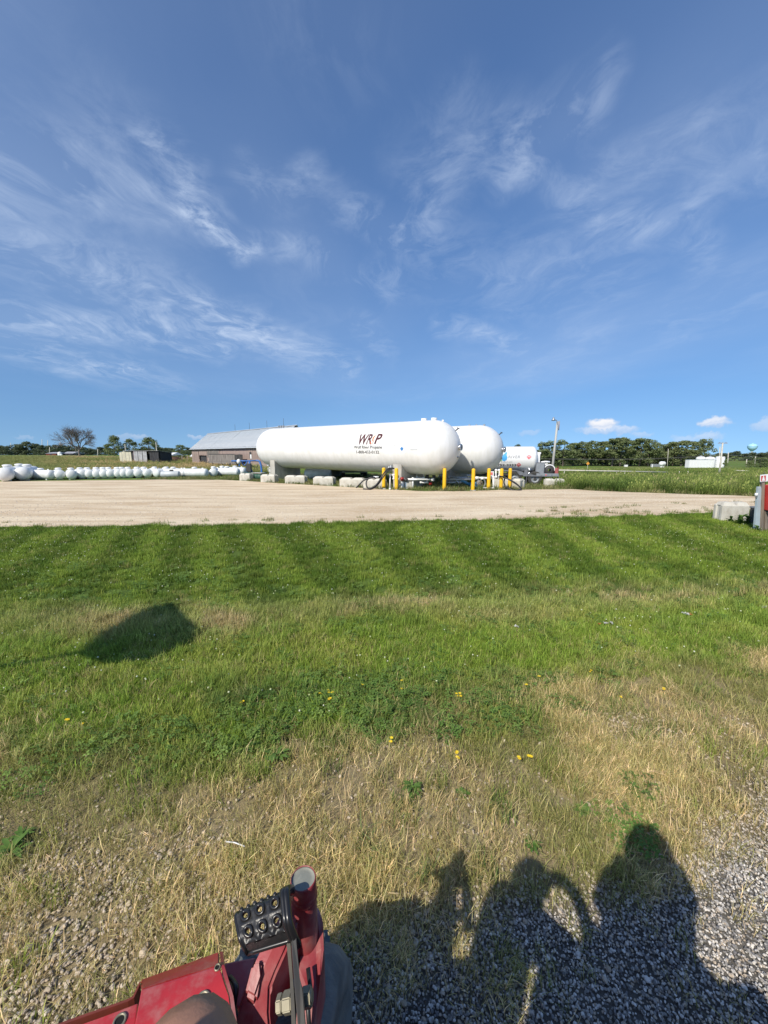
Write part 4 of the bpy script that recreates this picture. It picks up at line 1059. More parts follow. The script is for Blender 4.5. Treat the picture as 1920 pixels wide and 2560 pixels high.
def yard_tank(kind, cap_px, base_py, heading, label, depth=None, dome2=False, lengthen=1.0, group='white propane tanks lying in the yard'):
    """a tank lying on its side; cap_px/base_py mark the ground under the nearest end, heading points from there to the far end"""
    shell, dome, leg, lug = kind; big = kind is large; r = .52 if big else .38; L = (3.6 if big else 2.2) * lengthen
    e = GT(cap_px, base_py); d_ = Vector((math.cos(heading), math.sin(heading), 0))
    c_ = e + d_ * (L / 2 + r * .3); c_.z = tzf(c_.x, c_.y)
    root = thing('propane_tank', label, 'propane tank', c_, heading, group)
    o = link('tank_shell', shell, root, (0, 0, r + .05)); o.scale = (lengthen, 1, 1)
    o = link('dome_cover', dome, root, (-.1 if not dome2 else .7, 0, 2 * r + .04)); o.scale = (1.35, 1.35, 1.2) if big else (1, 1, 1)
    if dome2: link('dome_cover', dome, root, (-.7, 0, 2 * r + .04))
    for s_ in (-1, 1):
        link('leg', leg, root, (s_ * L * .36, 0, .08)); link('lifting_lug', lug, root, (s_ * L * .38, 0, 2 * r + .04))
    o = root
    return root
HB = R(133)                                             # the row points away from the lot, a little to the left
yard_tank(large, 14, 1205, R(128), 'large white tank at the left edge of the picture, cut off by it')
yard_tank(large, 57, 1202.5, R(122), 'large white tank second from the left, fully in view')
yard_tank(large, 40, 1199, R(124), 'large white tank wedged behind the two at the left end of the yard row')
yard_tank(small, 133, 1200, R(170), 'white tank lying broadside with a grime-stained end, right of the big pair')
row = [152, 181, 208.5, 228, 245, 263, 280, 299, 313, 327, 348, 372, 396]
for i, px_ in enumerate(row):
    by = 1199.3 - (px_ - 152) * .0195
    if i in (0, 1): by = 1199.6
    s_ = yard_tank(small, px_, by, HB + rng.normal() * .05, '%s grey-ended white tank from the left in the long even row of small tanks' % ORD[i], lengthen=.95 + .1 * rng.random())
def grey_tank():
    p = GT(405, 1195.5); hd = R(5)
    c_ = p + Vector((math.cos(hd), math.sin(hd), 0)) * .75; c_.z = tzf(c_.x, c_.y)
    root = thing('grey_tank', 'short grey cylindrical tank with a flat pale end and a black box on top', 'tank', c_, hd)
    MB().lathe([(0, -.72), (.29, -.72), (.30, -.70), (.30, .70), (.27, .75), (0, .75)], 28, Matrix.Translation((0, 0, .33)) @ Matrix.Rotation(R(90), 4, 'Y')).build('tank_shell', M_tankgrey, root)
    MB().lathe([(0, 0), (.26, 0), (.27, -.02), (.0, -.021)], 24, Matrix.Translation((-.722, 0, .33)) @ Matrix.Rotation(R(90), 4, 'Y')).build('end_plate', M_tank2, root)
    MB().box((.10, 0, .68), (.28, .2, .14), bevel=.02).build('fill_box', M_dark, root)
    for s_ in (-.45, .45): MB().box((s_, 0, .05), (.08, .45, .14)).build('leg', M_tankgrey, root)
grey_tank()
yard_tank(small, 390, 1195, R(70), 'small white tank end-on just left of the grey cylinder')
yard_tank(small, 466, 1194, R(176), 'long white tank behind the grey cylinder', lengthen=1.05)
yard_tank(small, 518, 1194, R(178), 'long bright white tank broadside, left of a tank with a dark end', lengthen=1.0)
yard_tank(small, 534, 1193.2, R(112), 'white tank with a dark shaded end, in front of the barn')
yard_tank(small, 556, 1191, R(112), 'white tank half hidden between the dark-ended one and the brightest tank')
yard_tank(small, 597, 1191.2, R(176), 'brightest white tank lying broadside left of the blue hoist', lengthen=1.0)
yard_tank(small, 613, 1189, R(165), 'bluish pale tank at the foot of the blue hoist')

# ------------------------------------------------------------------ blue tank hoist and what lies under the tanks
b0 = GT(640, 1190); hz = thing('tank_hoist', 'blue steel tank hoist with curved legs behind the concrete blocks', 'hoist', b0)
dd = 34.5
P_ = lambda px_, py_, d_=dd: D(px_, py_, d_) - b0
MB().tube([P_(579, 1152.5), P_(610, 1152.5), P_(646, 1151.5)], .065, 10).build('boom', M_blue, hz)
MB().tube(smooth_path([P_(640, 1151.5), P_(648, 1153), P_(652, 1162), P_(654, 1175), P_(654, 1184)]), .085, 10).build('curved_leg', M_blue, hz)
MB().tube(smooth_path([P_(604, 1152), P_(600, 1157), P_(598, 1166)]), .055, 8).build('hook_arm', M_blue, hz)
MB().tube(smooth_path([P_(605, 1153), P_(608, 1162), P_(613, 1162), P_(619, 1152)]), .05, 8).build('brace', M_blue, hz)
MB().tube([P_(624, 1153), P_(623, 1170), P_(618, 1182)], .09, 8).build('mast', M_blue, hz)
MB().tube([P_(626, 1170), P_(630, 1182)], .10, 8).build('mast_brace', M_blue, hz)
MB().box(P_(622, 1169, 34.2), (.45, .3, .75), bevel=.05).build('winch', M_dark, hz)
MB().lathe([(0, -.22), (.13, -.18), (.19, 0), (.13, .18), (0, .24)], 14, Matrix.Translation(P_(597, 1154, 34.2))).build('lamp_housing', M_pipe_white, hz)
MB().tube(smooth_path([P_(625, 1158), P_(632, 1166), P_(642, 1168), P_(645, 1160)]), .03, 6).build('cable', M_dark, hz)
MB().box(P_(637, 1182.5, 34.3), (1.9, 1.0, .12), bevel=.02).build('bed', M_greenbed, hz)
for s_ in (-.7, .7): MB().cyl(P_(637, 1187.5, 34.2) + Vector((s_, -.45, 0)), P_(637, 1187.5, 34.2) + Vector((s_, -.25, 0)), .22, 16).build('wheel', M_tyre, hz)
p0 = GT(642.5, 1202)
dr = thing('drum', 'dark green drum lying between the two leftmost concrete blocks', 'drum', p0 + Vector((0, .45, 0)), R(-25))
MB().lathe([(0, -.42), (.27, -.42), (.28, -.38), (.27, -.15), (.285, -.13), (.27, -.11), (.27, .11), (.285, .13), (.27, .15), (.28, .38), (.27, .42), (0, .42)], 22, Matrix.Translation((0, 0, .30)) @ Matrix.Rotation(R(90), 4, 'Y')).build('drum_shell', M_greenbed, dr)
MB().box((0, 0, .60), (1.0, .5, .035)).build('lid_board', M_conc_light, dr)
p0 = GT(678, 1198)
mt_ = thing('meter_box', 'white meter cabinet with a round gauge on the left face of the far support', 'meter', Vector((p0.x, p0.y, tzf(p0.x, p0.y))))
MB().box((0, 0, .85), (.26, .18, 1.35), bevel=.02).build('cabinet', M_pipe_white, mt_)
MB().cyl((-.16, -.10, 1.22), (-.16, -.18, 1.22), .11, 16).build('gauge', M_white, mt_)
MB().tube([(-.05, -.08, .9), (-.18, -.12, .95), (-.18, -.12, .7), (-.05, -.1, .55)], .03, 8).build('pipe', M_pipe_white, mt_)
p0 = GT(793, 1200.5)
root = thing('shaded_tank', 'dark looking tank lying in the shade beneath the lettered tank', 'propane tank', p0 + Vector((0, .4, 0)), R(2))
b = MB(); rr = .42; L_ = 1.8; prof = [(rr * math.sin(R(90) * k / 6), -L_ / 2 - rr * .5 * math.cos(R(90) * k / 6)) for k in range(7)] + [(rr * math.cos(R(90) * k / 6), L_ / 2 + rr * .5 * math.sin(R(90) * k / 6)) for k in range(7)]
b.lathe(prof, 26, Matrix.Translation((0, 0, rr + .08)) @ Matrix.Rotation(R(90), 4, 'Y')).build('tank_shell', M_tank2, root)
for s_ in (-.6, .6): MB().box((s_, 0, .1), (.1, .5, .2)).build('leg', M_tank2, root)
MB().cyl((1.02, -.1, .6), (1.12, -.1, .6), .09, 10).build('valve', M_steel, root)

# ------------------------------------------------------------------ wheels
def wheel_meshes(r, w, rim=.56, mr=None):
    tyre = MB().lathe([(r * rim, -w * .40), (r * .80, -w / 2), (r * .95, -w * .46), (r, -w * .30), (r, w * .30), (r * .95, w * .46), (r * .80, w / 2), (r * rim, w * .40), (r * rim, -w * .40)], 28, Matrix.Rotation(R(90), 4, 'X')).mesh('tyre', M_tyre)
    rm = MB().lathe([(0, -w * .12), (r * .22, -w * .30), (r * .25, -w * .10), (r * .50, -w * .05), (r * rim, -w * .38), (r * rim, w * .38), (r * .4, w * .1), (0, w * .1)], 24, Matrix.Rotation(R(90), 4, 'X')).mesh('rim', mr or M_greymetal)
    return tyre, rm
WT, WR = wheel_meshes(.52, .28)
def wheel(parent, pos):
    w_ = link('wheel', WT, parent, pos); link('rim', WR, w_); return w_

# ------------------------------------------------------------------ propane delivery truck
M_tailred = mat('tail_red', (.42, .12, .11), .6, col2=(.30, .07, .07), nscale=6)
def truck():
    rear = GT(1403, 1214.5); hd = R(180 - 13)               # forward direction: to the left and slightly away
    root = thing('delivery_truck', 'white propane delivery truck parked behind the tanks, tail and hose reel to the right', 'truck', (rear.x, rear.y + .9, rear.z), hd)
    # local: x forward from the tail, y to the truck's left (towards the lot), z up
    S = 1.0
    MB().box((3.6, .42, .72), (7.0, .09, .22)).build('chassis_rail', M_dark, root); MB().box((3.6, -.42, .72), (7.0, .09, .22)).build('chassis_rail', M_dark, root)
    tr, tl, tx, tzc = .95, 3.7, 3.62, 1.90
    prof = [(tr * math.sin(R(90) * k / 9), -tl / 2 - tr * .42 * math.cos(R(90) * k / 9)) for k in range(10)] + [(tr * math.cos(R(90) * k / 9), tl / 2 + tr * .42 * math.sin(R(90) * k / 9)) for k in range(10)]
    mt = Matrix.Translation((tx, 0, tzc)) @ Matrix.Rotation(R(90), 4, 'Y')
    MB().lathe(prof, 48, mt).build('tank_barrel', M_truck, root)
    for h in (-1.4, 1.5):
        MB().box((tx + h, 0, .98), (.25, 1.2, .30)).build('barrel_saddle', M_truckgrey, root)
    # skirt with wheel cut-out, deck, tail
    side = .98
    MB().prism([(6.2, side, 1.02), (2.95, side, 1.02), (2.72, side, .74), (2.5, side, .74), (2.48, side, .98), (3.0, side, 1.12), (6.2, side, 1.12)], (0, -.08, 0)).build('side_skirt', M_truckgrey, root)
    MB().box((.95, 0, .70), (1.9, 1.96, .10), bevel=.01).build('rear_deck', M_truckgrey, root)
    MB().box((.80, .96, .80), (1.5, .05, .18)).build('deck_edge', M_greymetal, root)
    MB().prism([(2.55, side - .02, .94), (1.72, side - .02, .78), (1.60, side - .02, .66), (2.45, side - .02, .66)], (0, -.7, 0)).build('mudguard', M_truckgrey, root)
    MB().box((2.22, .62, .40), (.03, .66, .72)).build('mud_flap', M_truckgrey, root)
    for s_ in (1, -1):
        wheel(root, (1.62, s_ * .80, .50)); wheel(root, (1.62, s_ * .47, .50)); wheel(root, (3.05, s_ * .80, .50)); wheel(root, (7.0, s_ * .86, .50))
    MB().cyl((1.62, -.9, .5), (1.62, .9, .5), .10, 10).build('axle', M_dark, root); MB().cyl((3.05, -.9, .5), (3.05, .9, .5), .10, 10).build('axle', M_dark, root)
    # cabinet, meter and reel on the tail
    MB().box((1.30, .52, 1.22), (.62, .62, .92), bevel=.02).build('rear_cabinet', M_truckgrey, root)
    MB().box((1.30, .84, 1.22), (.52, .012, .80)).build('cabinet_door', M_greymetal, root)
    MB().box((1.42, .1, 1.95), (.30, .55, .62), bevel=.03).build('meter_housing', M_truck, root)
    MB().box((1.36, .1, 2.34), (.30, .45, .16), bevel=.03).build('ladder_top', M_truck, root)
    mr_ = MB(); mr_.tube([(1.20, .45, 1.68), (.90, .5, 1.72), (.60, .5, 1.70)], .07, 8); mr_.build('hose_guide', M_truck, root)
    MB().prism([(1.02, .55, 1.60), (.74, .55, 1.60), (.72, .55, 1.30), (.90, .55, 1.14)], (0, -.12, 0)).build('hose_bracket', M_truck, root)
    rl = MB().lathe([(.10, -.28), (.44, -.28), (.44, -.25), (.12, -.23), (.30, -.22), (.30, .22), (.12, .23), (.44, .25), (.44, .28), (.10, .28)], 26, Matrix.Translation((.62, .35, 1.12)) @ Matrix.Rotation(R(90), 4, 'X')).build('hose_reel', M_dark, root)
    MB().tube([(.62 + .37 * math.cos(a), .35 + .30, 1.12 + .37 * math.sin(a)) for a in np.linspace(.4, 3.3, 16)], .045, 8).build('reel_hose', M_white, rl)
    MB().tube([(1.15, .62, .98), (.98, .66, .86), (.80, .62, .80)], .06, 8).build('outlet_pipe', M_chrome, root)
    MB().lathe([(0, -.14), (.11, -.1), (.13, 0), (.11, .1), (0, .14)], 14, Matrix.Translation((2.02, .70, 1.12))).build('rear_lamp', M_chrome, root)
    MB().lathe([(0, -.10), (.10, -.08), (.10, .08), (0, .1)], 14, Matrix.Translation((2.05, .86, .86))).build('side_lamp', M_chrome, root)
    MB().box((.04, .60, .98), (.05, .34, .80), bevel=.01).build('tail_panel', M_redrust, root)
    MB().box((.17, .84, .98), (.22, .03, .58)).build('tail_reflector', M_tailred, root)
    for x_ in (.5, .9, 1.2): MB().cyl((x_, .985, .78), (x_, .995, .78), .05, 12).build('marker_light', M_pinklabel if x_ == .9 else M_chrome, root)
    MB().box((.05, 0, .52), (.10, 1.9, .14), bevel=.01).build('rear_bumper', M_dark, root)
    # cab, mostly hidden behind the big tanks
    c_ = MB(); c_.prism([(6.15, -1.0, .62), (6.15, -1.0, 2.45), (7.15, -1.0, 2.40), (7.45, -1.0, 1.55), (8.45, -1.0, 1.40), (8.55, -1.0, .62)], (0, 2.0, 0)); c_.build('cab', M_truck, root)
    MB().box((6.85, 1.004, 1.92), (.62, .012, .55)).build('door_window', M_glass, root); MB().box((6.85, -1.004, 1.92), (.62, .012, .55)).build('door_window', M_glass, root)
    MB().box((8.60, 0, .62), (.12, 1.95, .26), bevel=.02).build('front_bumper', M_chrome, root)
    for s_ in (-1, 1): MB().box((8.56, s_ * .72, 1.05), (.05, .30, .22), bevel=.02).build('headlight', M_chrome, root)
    # lettering on the barrel, towards the lot: text runs from front to tail
    def fn0(x0, a0, e=.004):
        def fn(u, v):
            a = a0 - v / tr
            return Vector((x0 - u, (tr + e) * math.sin(a), tzc + (tr + e) * math.cos(a)))
        return fn
    A0 = R(90)
    def tt(body, x0, w_, zrel, h, m, **kw):
        bm, cw = text_bm(body, h, **kw); print_on(bm, fn0(x0, A0 - zrel / tr), 'lettering', m, root, .06, w_, cw)
    drop = [(0, -.34), (.16, -.24), (.22, -.05), (.16, .14), (.20, .42), (.02, .28), (-.16, .08), (-.22, -.08), (-.16, -.26)]
    print_on(poly_bm([drop]), fn0(3.84, A0 - .18 / tr), 'drop_mark', M_logoblue, root, .06)
    print_on(poly_bm([[(-.6, -.14), (.02, -.04), (.02, .07), (-.16, .12), (-.6, .1)]]), fn0(4.04, A0 + .10 / tr), 'green_mark', M_logogreen, root, .06)
    tt('RIVER', 3.56, .84, .08, .22, M_greyink, shear=.10)
    tt('PANE', 4.06, .80, -.26, .11, M_palegrey)
    tt('5-752-3333', 4.60, 1.62, -.52, .16, M_ink, offset=.025)
    print_on(poly_bm([[(0, 0), (1.62, 0), (1.62, .035), (0, .035)]]), fn0(4.60, A0 + .60 / tr), 'rule_line', M_palegrey, root, .06)
    for (cx, cz, r_, m) in ((2.12, .18, .19, M_pinklabel), (2.80, -.42, .18, M_redlabel)):
        print_on(poly_bm([diamond(0, 0, r_ * 1.12)]), fn0(cx, A0 - cz / tr, .003), 'placard_edge', M_whitelabel, root, .06)
        print_on(poly_bm([diamond(0, 0, r_)]), fn0(cx, A0 - cz / tr, .005), 'placard', m, root, .06)
        bm, cw = text_bm('1075', .07, offset=.01); print_on(bm, fn0(cx + .11, A0 - (cz - .035) / tr, .007), 'placard_number', M_whitelabel, root, .06, .22, cw)
        print_on(poly_bm([[(-.03, .03), (.0, .05), (.03, .03), (.02, .09), (.0, .12), (-.02, .09)]]), fn0(cx, A0 - cz / tr, .007), 'placard_flame', M_whitelabel, root, .06)
    print_on(poly_bm([[(0, 0), (.34, 0), (.34, .02), (0, .02)]]), fn0(2.88, A0 + .66 / tr), 'rule_line', M_palegrey, root, .06)
    return root
truck()

# dark truck seen through the gap under the lettered tank
p0 = GT(873, 1203); bt = thing('flatbed_truck', 'black truck front with pale headlamps glimpsed under the lettered tank', 'truck', (p0.x, p0.y + 4.6, p0.z), R(8))
MB().box((0, 0, 1.05), (2.1, 2.3, 1.0), bevel=.05).build('cab', M_dark, bt); MB().prism([(-1.0, -1.1, 1.54), (1.0, -1.1, 1.54), (.9, -.6, 2.2), (-.9, -.6, 2.2)], (0, 1.6, 0)).build('cab_roof', M_dark, bt)
MB().box((0, -1.2, .62), (2.2, .16, .24), bevel=.03).build('front_bumper', M_greymetal, bt)
MB().box((0, -1.17, 1.05), (1.0, .05, .42)).build('grille', M_black, bt)
for s_ in (-.72, .72): MB().box((s_, -1.18, 1.10), (.46, .06, .34), bevel=.03).build('headlight', M_chrome, bt)
for s_ in (-.72, .72): MB().box((s_ * 1.1, -1.23, 1.16), (.2, .04, .1), bevel=.01).build('indicator_lamp', M_whitelabel, bt)
for s_ in (-.95, .95):
    for y_ in (-.6, 2.6): 
        w_ = wheel(bt, (s_, y_, .5)); w_.rotation_euler = (0, 0, R(90))
MB().box((0, 2.6, .95), (2.2, 4.2, .16)).build('flat_bed', M_dark, bt)

# ------------------------------------------------------------------ old barn
def barn():
    P0 = Vector((-37.0, 75.0, 0)); d_ = Vector((.716, -.698, 0)).normalized(); n_ = Vector((-d_.y, d_.x, 0))
    if n_.y < 0: n_ = -n_
    fz = .05
    root = thing('barn', 'old weathered wooden barn with a grey metal roof behind the white tanks', 'barn', (P0.x, P0.y, fz), math.atan2(d_.y, d_.x))
    Lb, Wb, He, Hr = 31.0, 6.6, 3.30, 6.05
    def tx(px_):                                       # picture column -> metres along the front
        k = (px_ - 960) / (F * CT + 120 * ST); return (P0.x - k * P0.y) / (k * d_.y - d_.x)
    # dark sheet standing in for the shaded interior behind gaps and doorway
    MB().prism([(0.1, .25, -.4), (Lb - .1, .25, -.4), (Lb - .1, .25, He), (0.1, .25, He)], (0, .05, 0)).build('interior_shade', M_wood_dark, root)
    gb = MB()
    for x_ in (0.0, Lb - .12): gb.prism([(x_, .02, -.4), (x_, Wb, -.4), (x_, Wb, He), (x_, Wb / 2, Hr - .12), (x_, .02, He)], (.12, 0, 0))
    gb.build('gable_wall', M_wood, root); MB().box((Lb / 2, Wb, He / 2 - .2), (Lb - .3, .1, He + .4)).build('rear_wall', M_wood, root)
    bw = .30
    full = MB().box((0, 0, (He - .30) / 2), (bw - .016, .035, He - .30 + .4)).mesh('board', M_wood)
    upper = MB().box((0, 0, He - .15 - .62), (bw - .016, .035, 1.24)).mesh('board', M_wood)
    dark = MB().box((0, 0, (He - .30) / 2), (bw - .016, .035, He - .30 + .4)).mesh('board', M_wood_grey)
    d0, d1 = tx(499), tx(519); e0, e1 = tx(520.5), tx(549.5)
    win = [(tx(569), tx(585), 1.55, 2.05), (tx(597), tx(601.5), 1.55, 2.15)]
    x_ = bw / 2; i = 0
    while x_ < Lb:
        jit = rng.normal() * .012; tilt = rng.normal() * .006
        if d0 < x_ < d1: me_ = upper
        elif e0 < x_ < e1: me_ = dark
        else: me_ = full
        o = link('board', me_, root, (x_, jit - (.05 if me_ is dark else 0), rng.normal() * .03), (0, tilt, 0))
        x_ += bw; i += 1
    # door furniture: rails and frame
    for z_ in (.75, 1.75, 2.85): MB().box(((e0 + e1) / 2, -.10, z_), (e1 - e0, .04, .16)).build('door_rail', M_wood_grey, root)
    MB().box(((e0 + e1) / 2, -.11, 1.2), (e1 - e0 - .3, .03, .62)).build('door_patch', M_wood, root)
    for xx in (d0 - .08, d1 + .08, e1 + .1): MB().box((xx, -.04, 1.3), (.16, .10, He - .6)).build('door_post', M_wood, root)
    MB().prism([(d0 + .1, -.02, 1.2), (d0 + .45, -.02, -.1), (d0 + .62, -.02, -.1), (d0 + .3, -.02, 1.2)], (0, -.04, 0)).build('loose_board', M_wood, root)
    MB().box((d0 + .75, -.03, .45), (.10, .05, 1.1)).build('loose_board', M_wood_grey, root)
    for (a, b_, z0, z1) in win:
        f_ = MB().box(((a + b_) / 2, -.03, (z0 + z1) / 2), (b_ - a, .03, z1 - z0)).build('window', M_black, root)
        MB().box(((a + b_) / 2, -.05, z1), (b_ - a + .1, .03, .09)).build('frame', M_wood_grey, f_)
        MB().box(((a + b_) / 2, -.05, (z0 + z1) / 2), (.35, .03, z1 - z0 - .1)).build('shutter', M_wood, f_)
    xw = tx(628); w_ = MB().box((xw, -.04, 1.95), (.6, .03, .95)).build('window', M_wood_dark, root); MB().box((xw + .12, -.06, 1.75), (.42, .03, .62)).build('pane', M_white, w_)
    MB().box((Lb / 2, -.10, He - .18), (Lb, .16, .26)).build('eave_beam', M_wood_dark, root)
    # roof sheets
    oh = .42; sl = math.hypot(Wb / 2 + oh, (Hr - He) * (1 + oh / (Wb / 2))); pitch = math.atan2(Hr - He, Wb / 2)
    sw = .92; sh = MB(); sh.box((0, sl / 2, 0), (sw - .012, sl, .025))
    for q in (-.3, 0, .3): sh.box((q, sl / 2, .022), (.035, sl, .02))
    sheet = sh.mesh('roof_sheet', M_roof)
    nx_ = int((Lb + .6) / sw)
    for k in range(nx_):
        xx = -.3 + sw * (k + .5)
        link('roof_sheet', sheet, root, (xx, -oh, He - oh * math.tan(pitch) + .06 + rng.normal() * .004), (pitch + rng.normal() * .0025, 0, 0))
    MB().prism([(-.3, Wb + oh, He - oh * math.tan(pitch) + .04), (Lb + .3, Wb + oh, He - oh * math.tan(pitch) + .04), (Lb + .3, Wb / 2, Hr + .05), (-.3, Wb / 2, Hr + .05)], (0, 0, -.04)).build('rear_roof', M_roof, root)
    MB().prism([(-.35, -.16, 0), (-.35, 0, .10), (-.35, .16, 0)], (Lb + .7, 0, 0)).build('ridge_cap', M_roof, root, (0, Wb / 2, Hr + .06))
    for xx in (tx(533) + 2.2, tx(565) + 2.3, tx(604) + 2.4, tx(640) + 2.6): MB().cyl((xx, Wb / 2, Hr), (xx, Wb / 2, Hr + 1.25), .022, 6).build('lightning_rod', M_dark, root)
    # lean-to wagon box standing against the front
    a, b_ = tx(552), tx(622)
    wg = thing('wagon', 'low brown wooden wagon box parked along the barn wall', 'wagon', root.matrix_basis @ Vector(((a + b_) / 2, -1.4, .05)), math.atan2(d_.y, d_.x))
    Lw = b_ - a - .6
    for k in range(5): MB().box((0, -.6, .75 + .28 * k), (Lw, .05, .262)).build('plank', M_wood_grey, wg)
    MB().box((0, .6, 1.3), (Lw, .05, 1.4)).build('rear_side', M_wood_grey, wg); MB().box((0, 0, .6), (Lw, 1.2, .08)).build('floor_bed', M_wood_grey, wg)
    for s_ in (-1, 1): MB().box((s_ * Lw / 2, 0, 1.3), (.06, 1.25, 1.4)).build('end_board', M_wood_grey, wg)
    MB().box((0, -.64, 2.06), (Lw, .10, .07)).build('top_rail', M_wood_dark, wg)
    for s_ in (-.35, .35): MB().cyl((s_ * Lw, -.75, .35), (s_ * Lw, -.55, .35), .35, 18).build('wheel', M_tyre, wg)
barn()

# ------------------------------------------------------------------ small shed in the left field
def shed():
    dist = 78
    p0 = at_dist(322, dist); p1 = at_dist(399, dist - 1.5); gz = tzf(p0.x, p0.y) - .1
    root = thing('field_shed', 'low tin shed of pale and dark panels standing in the tall field grass', 'shed', (p0.x, p0.y, gz), math.atan2(p1.y - p0.y, p1.x - p0.x))
    L_ = (p1 - p0).length; H = 2.45; D_ = 3.2
    w_ = lambda a: (a - 300) / 98 * (L_ + 1.9) - 1.9
    MB().prism([(w_(300), -.25, 0), (w_(330), -.25, 0), (w_(329), -.25, H - .06), (w_(314), -.25, H + .06), (w_(299), -.25, H - .25)], (0, .12, 0)).build('panel', M_cream, root, label='cream metal end panel of the shed')
    for k in range(3): MB().box((w_(306 + 9 * k), -.27, H / 2), (.03, .03, H - .3)).build('seam', M_tin, root)
    MB().box(((w_(330) + w_(340)) / 2, -.1, H / 2), (w_(340) - w_(330), .1, H)).build('panel', M_wood_dark, root)
    x0 = w_(340)
    for k, ww in enumerate((1.0, 1.0, .85)):
        MB().box((x0 + .15 + k * 1.02 + .45, -.75 + .03 * k, H / 2 - .05), (.93, .08, H + .05)).build('door_panel', M_tin, root)
        MB().box((x0 + .15 + k * 1.02 - .05, -.73, H / 2), (.08, .06, H)).build('door_edge', M_dark if k else M_redrust, root)
    xb = x0 + 3.1
    MB().box(((xb + L_) / 2, -.15, H / 2), (L_ - xb, .12, H)).build('panel', M_wood_dark, root, label='dark board wall of the shed')
    for k in range(6): MB().box((xb + .2 + k * (L_ - xb - .3) / 5, -.23, H / 2), (.04, .03, H)).build('batten', M_dark, root)
    MB().box((w_(299) + (L_ - w_(299)) / 2, D_, H / 2 - .2), (L_ - w_(299), .1, H)).build('rear_wall', M_wood_dark, root)
    for x_ in (w_(299) + .05, L_ - .05): MB().box((x_, D_ / 2, H / 2 - .1), (.1, D_ - .3, H)).build('side_wall', M_wood_dark, root)
    MB().prism([(w_(312), -.5, H + .10), (L_ + .15, -.5, H + .08), (L_ + .15, D_ + .2, H - .3), (w_(312), D_ + .2, H - .3)], (0, 0, .05)).build('roof', M_tin, root)
    MB().box((x0 + .2, -1.1, .1), (1.9, .5, .2)).build('threshold', M_conc_light, root)
    for x_, h_ in ((w_(307), 3.9), (w_(386), 4.2)): MB().box((x_, .6, h_ / 2), (.12, .12, h_)).build('corner_post', M_rail, root)
shed()

# ------------------------------------------------------------------ trees
def crown_mesh(name, seed, m, H=14.0, Wd=9.0, n=2600, leaf=.50, base=.16, blobs=26, power=1.0):
    r = np.random.default_rng(seed); V = np.zeros((n, 4, 3)); 
    bc = []
    for i in range(blobs):
        f = base + (1 - base) * r.random() ** .8; rad = math.sin(math.pi * min(1, .12 + .86 * (f - base) / (1 - base)) ** power) * .5 + .12
        a = r.random() * 6.283; q = rad * (.25 + .75 * math.sqrt(r.random())) * Wd * .5 / .62
        bc.append((q * math.cos(a), q * math.sin(a), f * H * .90, (.10 + .09 * r.random()) * Wd * (1.15 - .35 * f)))
    bc = np.array(bc); pick = r.integers(0, blobs, n); c_ = bc[pick]
    dr = r.normal(size=(n, 3)); dr /= np.linalg.norm(dr, axis=1)[:, None]
    rad = c_[:, 3] * (.55 + .5 * r.random(n)); P = c_[:, :3] + dr * rad[:, None] * np.array([1.15, 1.15, .85])
    nrm = dr + r.normal(size=(n, 3)) * .55 + np.array([0, 0, .25]); nrm /= np.linalg.norm(nrm, axis=1)[:, None]
    t1 = np.cross(nrm, r.normal(size=(n, 3))); t1 /= np.linalg.norm(t1, axis=1)[:, None]; t2 = np.cross(nrm, t1)
    s = leaf * (.55 + .9 * r.random(n))[:, None]
    V[:, 0] = P - t1 * s * .5; V[:, 1] = P - t2 * s * .32; V[:, 2] = P + t1 * s * .5; V[:, 3] = P + t2 * s * .32
    me = bpy.data.meshes.new(name); me.from_pydata(V.reshape(-1, 3).tolist(), [], np.arange(n * 4).reshape(-1, 4).tolist()); me.materials.append(m); return me
def trunk_mesh(seed, H=14.0, r0=.26, m=None):
    r = random.Random(seed); b = MB()
    top = Vector((r.uniform(-.5, .5), r.uniform(-.5, .5), H * .82))
    b.tube([Vector((0, 0, -.8)), Vector((0, 0, .1)), top * .35 + Vector((r.uniform(-.2, .2), 0, 0)), top * .7, top], [r0 * 1.3, r0 * 1.1, r0 * .8, r0 * .5, r0 * .15], 8)
    for k in range(7):
        f = r.uniform(.25, .75); a = r.uniform(0, 6.28); l_ = H * r.uniform(.14, .28); s_ = top * f
        e = s_ + Vector((math.cos(a) * l_, math.sin(a) * l_, l_ * r.uniform(.5, 1.0)))
        b.tube([s_, s_.lerp(e, .5) + Vector((0, 0, -.1 * l_)), e], [r0 * .4, r0 * .25, r0 * .08], 5)
    return b.mesh('trunk', m or M_bark)
TREE_V = {'tall': [(crown_mesh('crown', 100 + i, M_leaf, 14, 8.5, 3000, .55, .10, 30), trunk_mesh(200 + i)) for i in range(5)],
          'round': [(crown_mesh('crown', 120 + i, M_leaf, 14, 12, 3400, .60, .08, 36, .8), trunk_mesh(220 + i, r0=.34)) for i in range(4)],
          'far': [(crown_mesh('crown', 140 + i, M_leaf_far, 14, 13, 2400, .80, .0, 30, .7), trunk_mesh(240 + i)) for i in range(4)]}
def tree(kind, px_, top, wpx, dist, label, group, var=None):
    p = at_dist(px_, dist); depth = dist * CT
    ztop = 2 + (1138 - top) / F * depth; h = ztop - p.z; w_ = wpx / F * depth
    cm, tm = TREE_V[kind][int(rng.integers(len(TREE_V[kind]))) if var is None else var]
    W0 = {'tall': 8.5, 'round': 12, 'far': 13}[kind]
    root = thing('tree', label, 'tree', p, rng.random() * 6.28, group)
    sx = w_ / W0 * 1.02; sz = h / 14 * 1.02
    a = link('crown', cm, root); a.scale = (sx, sx, sz); a = link('trunk', tm, root); a.scale = (sx, sx, sz)
    return root
